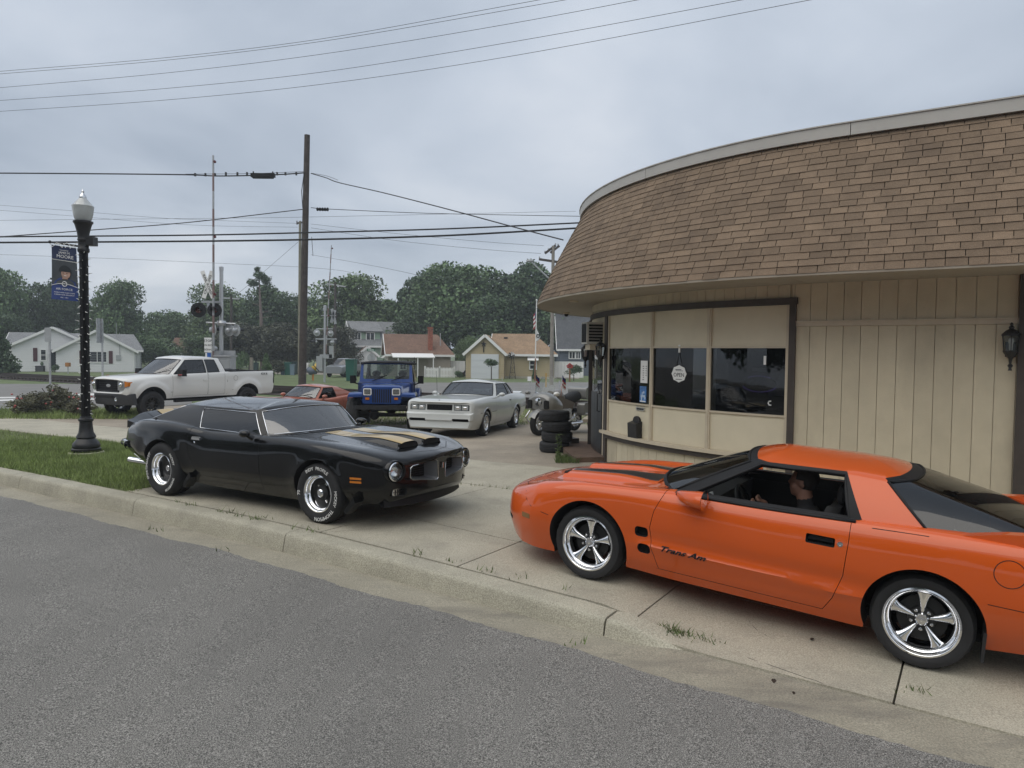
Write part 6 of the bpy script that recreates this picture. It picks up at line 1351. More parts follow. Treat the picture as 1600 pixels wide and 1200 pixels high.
for p in me.polygons:
    c = p.center; p.material_index = 1 if (c.z < HC.z - .118 - .25 * (c.x - HC.x + .06) and c.x < -1.46) or c.z < .70 or (c.z < .80 and c.x < -1.44) else 0; p.use_smooth = True
hm = MB(); hm.ell(HC + Vector((-.024, 0, .034)), (.106, .089, .106), 60, 44)
def hairy(f):
    c = sum((Vector(hm.v[i]) for i in f), Vector()) / len(f) - HC
    if c.x > .035: return c.z > .085
    if c.x > -.02: return c.z > .030
    return c.z > -.075
hm.f = [f for f in hm.f if hairy(f)]; hm.m = [0] * len(hm.f)
ho = hm.obj('hair', M['hair'], drv, smooth=180); md = ho.modifiers.new('s', 'SOLIDIFY'); md.thickness = .012
# ================================================================ BLACK MUSCLE CAR
M['car_black'] = paint('car_black', (.0045, .0047, .0052), .25, 1.0); M['car_black'].node_tree.nodes['Principled BSDF'].inputs['Coat IOR'].default_value = 1.36; M['gold'] = mat('gold_stripe', (.42, .30, .115), .45, coat=.7)
M['side_tint'] = glass('side_tint', (.06, .065, .07), 1.95); M['ws_glass'] = glass('ws_glass', (.34, .37, .41), 2.6)
bc = thing('muscle_car', 'black coupe with gold bonnet stripes and white lettered tyres', 'car')
BWB = 2.743; f0, r0 = Vector((-2.10, 7.82, 0)), Vector((-4.50, 9.23, 0))
dv = (f0 - r0).normalized(); rgt = Vector((dv.y, -dv.x, 0)); B_OUT = .925
f0 = (f0 + r0) / 2 + dv * BWB / 2; r0 = f0 - dv * BWB
for v in (f0, r0): v.z = gz(v.x, v.y)
place_car(bc, f0 - rgt * B_OUT, r0 - rgt * B_OUT, BWB)
rows = [
 (1.02, [(0, .40), (.20, .40), (.24, .46), (.25, .56), (.24, .66), (.14, .715), (0, .73)]),
 (.985, [(0, .36), (.50, .36), (.62, .44), (.66, .54), (.63, .70), (.36, .745), (0, .765)]),
 (.90, [(0, .30), (.62, .30), (.76, .40), (.80, .54), (.765, .735), (.46, .775), (0, .795)]),
 (.66, [(0, .26), (.72, .26), (.85, .40), (.885, .56), (.845, .79), (.52, .825), (0, .84)]),
 (.30, [(0, .24), (.78, .24), (.895, .40), (.925, .58), (.885, .835), (.56, .865), (0, .88)]),
 (-.10, [(0, .22), (.80, .22), (.89, .40), (.925, .60), (.88, .865), (.60, .89), (0, .905)]),
 (-.6, [(0, .20), (.80, .20), (.885, .38), (.92, .60), (.87, .875), (.64, .915), (0, .93)]),
 (-1.1, [(0, .20), (.80, .20), (.885, .38), (.92, .60), (.86, .87), (.68, .915), (0, .92)]),
 (-1.9, [(0, .20), (.80, .20), (.885, .38), (.922, .60), (.86, .87), (.70, .905), (0, .91)]),
 (-2.35, [(0, .23), (.80, .23), (.90, .42), (.935, .64), (.885, .905), (.69, .945), (0, .95)]),
 (-2.8, [(0, .27), (.78, .27), (.905, .46), (.94, .66), (.885, .93), (.66, .965), (0, .97)]),
 (-3.25, [(0, .31), (.75, .31), (.90, .48), (.93, .65), (.865, .92), (.64, .955), (0, .965)]),
 (-3.6, [(0, .36), (.66, .36), (.84, .50), (.875, .63), (.81, .875), (.58, .915), (0, .925)]),
 (-3.82, [(0, .42), (.58, .42), (.78, .53), (.81, .63), (.755, .81), (.54, .85), (0, .86)]),
 (-3.89, [(0, .46), (.50, .46), (.70, .55), (.74, .63), (.70, .75), (.48, .78), (0, .79)])]
def bcw(v):
    x, y, z = v
    if x > .5: v = Vector((x - .17 * (abs(y) / .8) ** 2 * ((x - .5) / .5), y, z))
    if x < -3.2: v = Vector((v.x + .12 * (abs(y) / .8) ** 2 * ((-3.2 - x) / .6), y, z))
    # flared lips round the wheel openings
    for ax, az, ar in ((0, .335, .375), (-BWB, .345, .385)):
        d = math.hypot(v.x - ax, v.z - az)
        if abs(y) > .75 and d < ar + .16: k = sstep(ar + .16, ar + .02, d) if False else max(0, 1 - abs(d - ar) / .16); v = Vector((v.x, v.y * (1 + .022 * k * k), v.z))
    return v
body = loft_body(rows, corners=(1,), sub=7, nx=120, warp=bcw).obj('body', [M['car_black'], M['dark']], bc); body.parent = None; clean_normals(body)
mb = MB()
for s_ in (1, -1): arch_cutter(mb, 0, .335, .378, .48, 1.2, s_); arch_cutter(mb, -BWB, .345, .388, .48, 1.2, s_)
boolean(body, temp(mb, M['dark']), 'DIFFERENCE')
mb = MB(); mb.prism([(-.70, .32), (-.70, .90), (-.55, 1.2), (-3.2, 1.2), (-3.1, .75), (-2.45, .65), (-2.3, .32)], (0, -.73, 0), (1, 0, 0), (0, 0, 1), (0, 1.46, 0)); boolean(body, temp(mb, M['dark']), 'DIFFERENCE')
def grille_poly(s_): return [(s_ * a, b) for a, b in ((.065, .50), (.075, .685), (.12, .705), (.46, .672), (.49, .65), (.49, .545), (.46, .52), (.12, .475), (.08, .48))]
mb = MB()
for s_ in (1, -1):
    recess(mb, grille_poly(s_), .80, 1.3); mb.lathe([(.115, 0), (.115, .5)], (.78, s_ * .655, .625), (1, 0, 0), 32, caps=True)
    mb.prism(rrect(s_ * .60, .40, .17, .085, .02), (.80, 0, 0), (0, 1, 0), (0, 0, 1), (.5, 0, 0))
boolean(body, temp(mb, M['dark']), 'DIFFERENCE')
bdoor = [(-.93, .27), (-.93, .62), (-.96, .83), (-1.0, .96), (-2.20, .96), (-2.235, .80), (-2.22, .62), (-2.12, .42), (-2.0, .27)]
for s_ in (-1, 1):
    dr = panel(body, bc, 'door', lambda g, s=s_: side_prism(bdoor, .70, 1.1, s, g), .006, M['dark'])
    mb = MB(); mb.box((-2.07, s_ * .905, .788), (.15, .035, .028)); mb.box((-2.07, s_ * .90, .806), (.16, .02, .012)); h_ = mb.obj('door_handle', M['chrome'], dr); mb = MB(); mb.lathe([(.018, -.01), (.02, .012), (.001, .014)], (-2.10, s_ * .905, .735), (0, s_, 0), 12); mb.obj('key_lock', M['chrome'], dr)
bh_poly = [(.92, 0), (.86, -.28), (.66, -.56), (.30, -.63), (-.30, -.66), (-.56, -.66), (-.48, 0), (-.56, .66), (-.30, .66), (.30, .63), (.66, .56), (.86, .28)]
def bh_cut(g): mb = MB(); mb.prism([((x - .2) * (1 - g * 2) + .2, y * (1 - g * 1.8)) for x, y in bh_poly], (0, 0, .70), (1, 0, 0), (0, 1, 0), (0, 0, .6)); return mb
hd = panel(body, bc, 'bonnet', bh_cut, .005, M['dark'])
body.parent = bc; fine(body)
bvo = bvh_of(body, hd); bvb = bvh_of(body)
def top_strip(name, x0, x1, yfn, lift, m, par, n=26, k=6):
    mb = MB(); mb.grid([[drape_top(bvo, x0 + (x1 - x0) * i / n, yfn(x0 + (x1 - x0) * i / n)[0] + (yfn(x0 + (x1 - x0) * i / n)[1] - yfn(x0 + (x1 - x0) * i / n)[0]) * j / k, lift) for j in range(k + 1)] for i in range(n + 1)]); return mb.obj(name, m, par, smooth=60)
def scoop(yc, hw, x0, x1, h):
    """ram air scoop: open mouth at the front, fading into the bonnet"""
    def z(f, u): return h * (1 - sstep(.25, 1, f)) * (1 - abs(u) ** 5 * .9)
    rows, n, k = [], 20, 12
    for i in range(n + 1):
        f = i / n; x = x0 + (x1 - x0) * f; rows.append([drape_top(bvo, x, yc + (-1 + 2 * j / k) * hw, -.003) + Vector((0, 0, z(f, -1 + 2 * j / k) * (1 if abs(-1 + 2 * j / k) < 1 else 0))) for j in range(k + 1)])
    mb = MB(); mb.grid(rows); fr = [p + Vector((-.02, 0, -.014)) for p in rows[0]]; o = len(mb.v); mb.v += [tuple(p) for p in fr]; mb.t += [.5] * len(fr)
    for j in range(k): mb.f.append((j, j + 1, o + j + 1, o + j)); mb.m.append(0)
    s_ = mb.obj('bonnet_scoop', M['car_black'], hd, smooth=38)
    mb = MB(); mb.prism(rrect(0, 0, hw * 1.8, h * .72, .015), (x0 - .002, yc, drape_top(bvo, x0, yc, h * .40).z), (0, 1, 0), (0, 0, 1), (-.03, 0, 0)); mb.obj('scoop_mouth', M['dark'], hd)
    mb = MB(); mb.grid([[drape_top(bvo, x0 + (x1 - x0) * i / n, yc + u * hw, -.003) + Vector((0, 0, z(i / n, u) + .0045)) for u in np.linspace(-.72, .72, 13)] for i in range(n + 1)]); mb.obj('scoop_stripe', M['gold'], hd, smooth=50)
for s_ in (1, -1): scoop(s_ * .215, .175, .70, -.25, .066)
for s_ in (1, -1): top_strip('bonnet_stripe', -.24, -.47, lambda x, s=s_: (s * .215 - .125, s * .215 + .125), .0035, M['gold'], hd)
# rear deck stripes over the tail
for s_ in (1, -1): top_strip('deck_stripe', -3.34, -3.60, lambda x, s=s_: (s * .20 - .124, s * .20 + .124), .0035, M['gold'], bc)
# cowl grille
mb = MB(); mb.grid([[drape_top(bvb, x - .18 * (y / .7) ** 2, y, .003) for y in np.linspace(-.68, .68, 15)] for x in (-.50, -.62)]); mb.obj('cowl_panel', M['black_plastic'], bc)
gl = {'all': M['side_tint'], 'windscreen': M['ws_glass'], 'rear_window': M['side_tint']}
nodes = [((-.60, 0, .925), (-1.10, 0, 1.235)), ((-.95, .76, .885), (-1.20, .650, 1.185)), ((-1.02, .805, .880), (-1.26, .685, 1.168)), ((-2.10, .83, .900), (-2.20, .690, 1.175)), ((-3.26, .73, .950), (-2.58, .640, 1.172)), ((-3.42, 0, .965), (-2.72, 0, 1.215))]
gh_ = greenhouse(bc, nodes, ['g', 'p', 'g', 'p', 'g'], (M['car_black'], M['car_black']), gl, crown=.036, bulge=.010, vb=.05, vt=.90, trim={'all': M['chrome'], 'windscreen': M['chrome'], 'rear_window': M['chrome']}, trim_r=.0045)
mb = MB()
tub(bc, -2.3, -.72, .725, .34, .84); dashboard(bc, -1.02, .70, .85); steering(bc, -1.32, .36, .83, .19, .4)
for y in (.36, -.36): seat(bc, -1.95, y, .42, M['interior'], .5, .45, False)
mb = MB(); mb.box((-2.75, 0, .90), (.6, 1.35, .05)); mb.obj('parcel_shelf', M['interior'], bc)
# mirror on the near door, both sides
for s_ in (1, -1):
    mb = MB(); mb.ell((-1.10, s_ * .985, .925), (.085, .055, .045), 18, 10, Matrix.Rotation(.12 * s_, 3, 'Z')); mr_ = mb.obj('wing_mirror', M['car_black'], bc, smooth=180); mb = MB(); mb.tube([(-1.08, s_ * .955, .90), (-1.05, s_ * .90, .865)], [.025, .035], 10); mb.obj('mirror_stalk', M['car_black'], mr_, smooth=60)
# nose: grilles, lamps, turn lamps, splitter
M['grille_mesh'] = mat('grille_mesh', (.015, .015, .016), .5); M['copper'] = mat('copper_trim', (.17, .075, .055), .4, .3); M['grey_bezel'] = mat('grey_bezel', (.13, .135, .14), .4)
def xface(y): return .985 - .15 * (abs(y) / .8) ** 2
for s_ in (1, -1):
    P = grille_poly(s_); 
    mb = MB(); mb.tube([(xface(y) + .016, y, z) for y, z in P] + [(xface(P[0][0]) + .016, *P[0])], .0045, 6); mb.obj('grille_trim', M['chrome_dull'], bc, smooth=60)
    cy, cz = s_ * .27, .585; inn = [(cy + (y - cy) * .74, cz + (z - cz) * .74) for y, z in P]
    mb = MB(); n = len(P); a = [Vector((xface(y) + .005, y, z)) for y, z in P]; b = [Vector((.845 - .03 * abs(y), y, z)) for y, z in inn]; mb.add(a + b, [(i, (i + 1) % n, (i + 1) % n + n, i + n) for i in range(n)]); mb.obj('grille_bezel', M['grey_bezel'], bc)
    mb = MB(); mb.prism(inn, (.835, 0, 0), (0, 1, 0), (0, 0, 1), (-.01, 0, 0)); g_ = mb.obj('grille', M['dark'], bc)
    mb = MB(); [mb.beam((.842, s_ * .10, z), (.842, s_ * .44, z), .005, .005) for z in np.linspace(.51, .66, 7)]; [mb.beam((.842, s_ * y, .50), (.842, s_ * y, .67), .004, .004) for y in np.linspace(.12, .42, 9)]; mb.obj('grille_bars', M['grille_mesh'], g_)
    lens_round(bc, (.868, s_ * .655, .625), .088, (1, s_ * .10, .03))
    mb = MB(); mb.lathe([(.118, -.08), (.122, .0), (.117, .008), (.108, -.01), (.104, -.09)], (.868, s_ * .655, .625), (1, s_ * .12, 0), 32); mb.obj('headlight_bezel', M['car_black'], bc, smooth=50)
    mb = MB(); mb.prism(rrect(s_ * .60, .40, .15, .07, .015), (.845, 0, 0), (0, 1, 0), (0, 0, 1), (.012, 0, 0)); tl = mb.obj('turn_lamp', M['chrome_dull'], bc); mb = MB(); [mb.beam((.862, s_ * (.60 + d), .368), (.862, s_ * (.60 + d), .432), .006, .006) for d in (-.035, .0, .035)]; mb.beam((.862, s_ * .53, .40), (.862, s_ * .67, .40), .006, .006); mb.obj('lamp_guard', M['black_metal'], tl)
    for k in (0, 1): 
        mb = MB(); a = [drape_side(bvb, x, .515 + .038 * k + dz, s_, .004) for x, dz in ((.47, -.011), (.60, -.011), (.60, .011), (.47, .011))]; mb.add(a + [p - Vector((0, s_ * .01, 0)) for p in a], [(0, 1, 2, 3), (3, 2, 6, 7), (0, 3, 7, 4), (1, 0, 4, 5), (2, 1, 5, 6)]); o = mb.obj('side_marker', M['amber'], bc); clean_normals(o)
mb = MB(); mb.tube([(1.018, 0, z) for z in (.60, .63, .66)], .009, 8); mb.obj('nose_badge', M['chrome_dull'], bc)
mb = MB(); rows = []
for y in np.linspace(-.70, .70, 15): x = .95 - .22 * (abs(y) / .8) ** 2; rows.append([Vector((x - .04, y, .33)), Vector((x - .02, y, .24)), Vector((x - .05, y, .225)), Vector((x - .10, y, .30))])
mb.grid(rows, close=True); mb.obj('front_spoiler', M['black_plastic'], bc, smooth=40)
# air dam flicks ahead of the wheels
for s_ in (1, -1):
    for ax in (.40, -BWB + .43):
        mb = MB(); mb.prism([(ax, .20), (ax + .03, .16), (ax + .16, .30), (ax + .13, .36)], (0, s_ * .80, 0), (1, 0, 0), (0, 0, 1), (0, s_ * .13, 0)); mb.obj('spat', M['car_black'], bc)
# tail spoiler in three pieces, rear bumper, exhaust
for y0, y1, st_ in ((-.80, -.50, 0), (-.49, .49, 1), (.50, .80, 0)):
    mb = MB(); rows = []
    for y in np.linspace(y0, y1, 8):
        e = 1 - .55 * sstep(.50, .86, abs(y)); x = -3.66 + .10 * (abs(y) / .8) ** 2; zz_ = .90 - .05 * (abs(y) / .8) ** 2; rows.append([Vector((x + .16, y, zz_ + .015)), Vector((x - .08, y, zz_ + .115 * e)), Vector((x - .12, y, zz_ + .12 * e)), Vector((x - .125, y, zz_ - .04))])
    mb.grid(rows); mb.grid([[r[3], r[0]] for r in rows]); o = len(mb.v); mb.f += [(0, 1, 2, 3), (28, 31, 30, 29)]; mb.m += [0, 0]; sp = mb.obj('tail_spoiler', M['car_black'], bc, smooth=35); clean_normals(sp)
    if st_:
        for s_ in (1, -1):
            mb = MB(); mb.grid([[Vector((-3.66 + .10 * (y / .8) ** 2 + a, y, .90 - .05 * (y / .8) ** 2 + b + .004)) for a, b in ((.155, .018), (-.08, .118), (-.12, .123))] for y in np.linspace(s_ * .20 - .124, s_ * .20 + .124, 5)]); mb.obj('spoiler_stripe', M['gold'], sp, smooth=50)
mb = MB(); rows = []
for y in np.linspace(-.885, .885, 21):
    e = abs(y) / .885; x = -3.95 + .16 * e ** 3 + (.22 * sstep(.86, 1, e)); rows.append([Vector((x + a, y, .595 + b)) for a, b in ((.05, .055), (-.02, .05), (-.05, .02), (-.05, -.02), (-.02, -.05), (.05, -.055))])
mb.grid(rows); mb.obj('rear_bumper', M['chrome'], bc, smooth=50)
for s_ in (1, -1):
    mb = MB(); mb.tube([(-3.4, s_ * .50, .29), (-3.75, s_ * .56, .31), (-3.93, s_ * .62, .33)], .042, 14); mb.obj('exhaust_pipe', M['chrome'], bc, smooth=60)
    mb = MB(); mb.box((-3.86, s_ * .40, .70), (.03, .30, .09)); mb.obj('tail_lamp', M['red_lens'], bc)
    for k in range(3): a = [drape_side(bvb, -2.97 - .035 * k + dx, .915 + dz, s_, -.002) for dx, dz in ((.03, .012), (-.01, -.012))]
seamx = MB(); seamx.tube([drape_top(bvo, -3.05 - .03 * k, -.80 + .02 * k, .006) for k in range(6)], .008, 5); seamx.tube([drape_top(bvo, -3.10 - .03 * k, -.765 + .02 * k, .006) for k in range(5)], .008, 5); seamx.obj('quarter_vent', M['dark'], bc)
LF = [('INDY', .052, 1.05 + .95), ('PROFILE', .052, 1.05 + .25), ('THOMPSON', .056, -1.15), ('MICKEY', .05, -.1), ('70', .056, PI + .05)]
LR = [('SPORTSMAN S/T', .050, PI * .97), ('MICKEY', .046, .55), ('THOMPSON', .046, -.75)]
for x, wd, rr, ri, L_ in ((0, .235, .335, .205, LF), (-BWB, .295, .348, .205, LR)):
    for s_ in (1, -1): wheel(bc, (x, s_ * (B_OUT - wd / 2 + (.02 if x < 0 else 0)), rr), s_, rr, wd, ri, 'mag', dish=.075 if x == 0 else .13, letters=L_, lug=.004)
mb = MB(); mb.box((-1.4, 0, .27), (3.9, 1.15, .06)); mb.tube([(.3, .3, .24), (-2.2, .35, .22), (-3.4, .5, .28)], .04, 8); mb.obj('underbody', M['dark'], bc)
# ================================================================ WHITE PICKUP
def seams(root, bv, items, m=None, r=.005):
    for nm, s_, pts in items:
        mb = MB(); mb.tube([drape_side(bv, x, z, s_, -.001) for x, z in pts], r, 5); mb.obj(nm, m or M['dark'], root)
M['truck_white'] = paint('truck_white', (.70, .70, .68), .35, .8)
pk = thing('pickup_truck', 'white lifted extended cab pickup with black wheels and bumper', 'pickup truck')
hv = Vector((-.5, -.866, 0)); lv = Vector((.866, -.5, 0)); P0 = Vector((-11.80, 22.0, 0)); fw = P0 - lv * 1.0 - hv * .93; rw = fw - hv * 3.68
fw.z, rw.z = gz(fw.x, fw.y), gz(rw.x, rw.y); place_car(pk, fw, rw, 3.68)
rows = [(.95, [(0, .80), (.72, .80), (.80, .86), (.82, 1.0), (.80, 1.17), (.62, 1.22), (0, 1.25)]), (.88, [(0, .74), (.88, .74), (.95, .84), (.97, 1.0), (.93, 1.2), (.68, 1.27), (0, 1.30)]),
 (.3, [(0, .62), (.92, .62), (.98, .82), (1.0, 1.04), (.95, 1.25), (.72, 1.33), (0, 1.35)]), (-.7, [(0, .60), (.93, .60), (.99, .82), (1.0, 1.08), (.965, 1.33), (.78, 1.385), (0, 1.40)]),
 (-1.6, [(0, .60), (.93, .60), (.99, .82), (1.0, 1.08), (.97, 1.37), (.82, 1.41), (0, 1.41)]), (-2.85, [(0, .60), (.93, .60), (.99, .82), (1.0, 1.08), (.985, 1.40), (.86, 1.425), (0, 1.425)]), (-4.80, [(0, .62), (.93, .62), (.99, .82), (1.0, 1.08), (.985, 1.42), (.86, 1.44), (0, 1.44)]), (-4.86, [(0, .66), (.90, .66), (.97, .82), (.98, 1.08), (.965, 1.40), (.85, 1.42), (0, 1.42)])]
def pkw(v):
    x, y, z = v
    if x > .2: v = Vector((x - .16 * (abs(y) / .95) ** 3 * ((x - .2) / .7), y, z))
    for ax in (0, -3.68):
        d = math.hypot(v.x - ax, v.z - .52)
        if abs(y) > .8 and d < .72: k = max(0, 1 - abs(d - .54) / .16); v = Vector((v.x, v.y * (1 + .035 * min(1, k * 1.6)), v.z))
    return v
body = loft_body(rows, (1,), 6, 110, pkw).obj('body', [M['truck_white'], M['dark']], pk); body.parent = None; clean_normals(body)
mb = MB()
for s_ in (1, -1): arch_cutter(mb, 0, .50, .50, .5, 1.3, s_); arch_cutter(mb, -3.68, .50, .50, .5, 1.3, s_)
boolean(body, temp(mb, M['dark']), 'DIFFERENCE')
mb = MB(); mb.box((-3.84, 0, 1.30), (1.78, 1.66, .7)); mb.prism([(-.75, .75), (-.60, 1.30), (-.5, 1.6), (-2.75, 1.6), (-2.72, .75)], (0, -.86, 0), (1, 0, 0), (0, 0, 1), (0, 1.72, 0)); boolean(body, temp(mb, M['dark']), 'DIFFERENCE')
mb = MB(); mb.prism(rrect(0, 1.03, 1.16, .36, .05), (.70, 0, 0), (0, 1, 0), (0, 0, 1), (.5, 0, 0)); boolean(body, temp(mb, M['dark']), 'DIFFERENCE')
for s_ in (1, -1):
    dr = panel(body, pk, 'door', lambda g, s=s_: side_prism([(-.70, .66), (-.70, 1.5), (-2.02, 1.5), (-2.02, .66)], .78, 1.2, s, g), .006, M['dark']); mb = MB(); mb.box((-1.93, s_ * 1.0, 1.16), (.20, .03, .045)); mb.box((-1.93, s_ * .99, 1.10), (.18, .02, .09)); mb.obj('door_handle', M['truck_white'], dr)
    dr = panel(body, pk, 'rear_door', lambda g, s=s_: side_prism([(-2.04, .66), (-2.04, 1.5), (-2.70, 1.5), (-2.70, .66)], .78, 1.2, s, g), .005, M['dark'])
body.parent = pk; fine(body); bv = bvh_of(body)
gh_ = greenhouse(pk, [((-.22, 0, 1.36), (-1.20, 0, 1.935)), ((-.62, .84, 1.335), (-1.28, .68, 1.905)), ((-.76, .92, 1.35), (-1.38, .72, 1.895)), ((-1.98, .955, 1.385), (-1.96, .75, 1.905)), ((-2.04, .955, 1.39), (-2.02, .75, 1.905)), ((-2.52, .95, 1.40), (-2.40, .745, 1.90)), ((-2.78, .92, 1.42), (-2.64, .70, 1.885)), ((-2.83, 0, 1.42), (-2.70, 0, 1.90))],
    ['g', 'p', 'g', 'k', 'g', 'p', 'g'], (M['truck_white'], M['truck_white']), {'all': M['mid_tint'], 'windscreen': M['ws_glass'], 'side_window': glass('truck_glass', (.16, .18, .19), 1.9)}, crown=.05, bulge=.02, vb=.05, vt=.88, trim=M['black_plastic'], trim_r=.012)
tub(pk, -2.7, -.84, .85, .8, 1.34); dashboard(pk, -1.25, .84, 1.34)
for y in (.45, -.45): seat(pk, -1.95, y, .95, M['interior'], .5, .55)
steering(pk, -1.45, .45, 1.30)
mb = MB()
for z in (.90, .965, 1.03, 1.10, 1.165): mb.box((.80, 0, z), (.05, 1.12, .042))
mb.box((.74, 0, 1.03), (.02, 1.16, .36)); mb.obj('grille', M['black_plastic'], pk)
mb = MB(); mb.tube([(.845, -.59, .85), (.845, -.59, 1.21), (.845, .59, 1.21), (.845, .59, .85), (.845, -.59, .85)], .028, 6); mb.obj('grille_frame', M['black_plastic'], pk, smooth=50)
mb = MB(); mb.ell((.835, 0, 1.03), (.015, .12, .05), 16, 8); mb.obj('grille_badge', M['grey_metal'], pk)
for s_ in (1, -1):
    mb = MB(); P = [(.60, .90), (.60, 1.185), (.84, 1.185), (.955, 1.16), (.95, 1.02), (.85, .98), (.80, .90)]
    a = [Vector((.90 - .45 * max(0, y - .66) ** 1.2, s_ * y, z)) for y, z in P]; mb.add(a + [p - Vector((.12, 0, 0)) for p in a], [tuple(range(7)), tuple(range(13, 6, -1))] + [(i, (i + 1) % 7, (i + 1) % 7 + 7, i + 7) for i in range(7)]); h_ = mb.obj('headlight', mat('headlamp_pale', (.30, .31, .31), .1, .4, coat=1), pk); clean_normals(h_)
    mb = MB(); mb.ell((.885, s_ * .71, 1.07), (.03, .08, .07), 14, 8); mb.obj('reflector', M['chrome'], h_)
    mb = MB(); a = [Vector((.906 - .45 * max(0, y - .66) ** 1.2, s_ * y, z)) for y, z in ((.86, 1.00), (.86, 1.178), (.958, 1.158), (.953, 1.03))]; mb.add(a + [p - Vector((.14, -s_ * .012, 0)) for p in a], [(0, 1, 2, 3), (7, 6, 5, 4), (0, 4, 5, 1), (1, 5, 6, 2), (2, 6, 7, 3), (3, 7, 4, 0)]); o = mb.obj('turn_lamp', M['amber'], h_); clean_normals(o)
    mb = MB(); mb.box((-.93, s_ * 1.15, 1.42), (.16, .26, .22), taper=.9); mb.tube([(-.95, s_ * .95, 1.38), (-.93, s_ * 1.08, 1.40)], .03, 6); m_ = mb.obj('wing_mirror', M['black_plastic'], pk); mb = MB(); mb.box((-.845, s_ * 1.17, 1.36), (.012, .18, .03)); mb.obj('mirror_lamp', M['red_lens'], m_)
    mb = MB(); mb.box((-1.75, s_ * .98, .50), (1.95, .16, .07)); mb.obj('running_board', M['black_plastic'], pk)
    mb = MB(); P = [(-4.62, 1.36), (-4.87, 1.36), (-4.87, .98), (-4.80, .98), (-4.64, 1.14)]; mb.prism(P, (0, s_ * .93, 0), (1, 0, 0), (0, 0, 1), (0, s_ * .065, 0)); mb.obj('tail_lamp', M['black_plastic'], pk)
    seams(pk, bv, [('bed_seam', s_, [(-2.80, 1.40), (-2.80, 1.1), (-2.80, .64)]), ('crease_line', s_, [(-.62, .80), (-1.5, .80), (-2.6, .80), (-3.05, .80)])], r=.006)
    mb = MB(); mb.text('4X4', .13, (0, 0, 0), (1, 0, 0), (0, 0, 1), .002, sx=1.4, fn=lambda u, v, w, s=s_: drape_side(bv, -4.40 - u * s, 1.32 + v, s, .004 + w)); mb.obj('bed_lettering', M['black_plastic'], pk)
    for x in (0, -3.68): wheel(pk, (x, s_ * .86, .425), s_, .425, .30, .255, 'multi', .05, M['black_paint'], lug=.015, spoke_m=M['black_paint'])
    mb = MB(); mb.prism([(-2.9, 0), (-4.82, 0), (-4.82, .022), (-2.9, .022)], (0, s_ * .86, 1.435), (1, 0, 0), (0, 0, 1), (0, s_ * .12, 0)); mb.obj('bed_rail_cap', M['black_plastic'], pk)
mb = MB(); mb.tube([drape_side(bv, -3.15 + .085 * math.cos(2 * PI * k / 24), 1.2 + .085 * math.sin(2 * PI * k / 24), 1, -.001) for k in range(25)], .004, 5); mb.obj('fuel_flap', M['dark'], pk)
mb = MB(); rows = []
for y in np.linspace(-.98, .98, 19):
    x = .96 - .30 * (abs(y) / .98) ** 3; rows.append([Vector((x - .10, y, .80)), Vector((x + .02, y, .78)), Vector((x + .03, y, .66)), Vector((x - .03, y, .44)), Vector((x - .15, y, .44))])
mb.grid(rows); mb.f += [tuple(range(5)), tuple(18 * 5 + k for k in (4, 3, 2, 1, 0))]; mb.m += [0, 0]; b_ = mb.obj('front_bumper', mat('bumper_grey', (.035, .036, .04), .5), pk, smooth=30)
for s_ in (1, -1): mb = MB(); mb.lathe([(.055, -.03), (.06, .012), (.045, .016), (.01, .01)], (.93, s_ * .55, .62), (1, s_ * .1, 0), 14); mb.obj('fog_lamp', M['chrome'], b_)
mb = MB(); mb.box((.985, 0, .70), (.02, .95, .09)); mb.obj('bumper_slot', M['dark'], b_)
mb = MB(); mb.box((-3.0, 0, 1.36), (.35, 1.5, .22)); mb.ell((-3.4, .3, 1.40), (.3, .3, .12)); mb.obj('tool_box', M['black_plastic'], pk)
mb = MB(); mb.beam((.3, 0, .55), (-4.6, 0, .55), .7, .12); mb.tube([(0, -.8, .42), (0, .8, .42)], .06, 8); mb.tube([(-3.68, -.8, .42), (-3.68, .8, .42)], .07, 8); mb.obj('chassis', M['dark'], pk)
for y, r_ in ((.45, .3), (-.15, .3)): mb = MB(); mb.tube([(-.34, y, 1.385), (-.50, y + .22, 1.44), (-.64, y + .48, 1.50)], .012, 5); mb.obj('wiper', M['black_plastic'], pk)
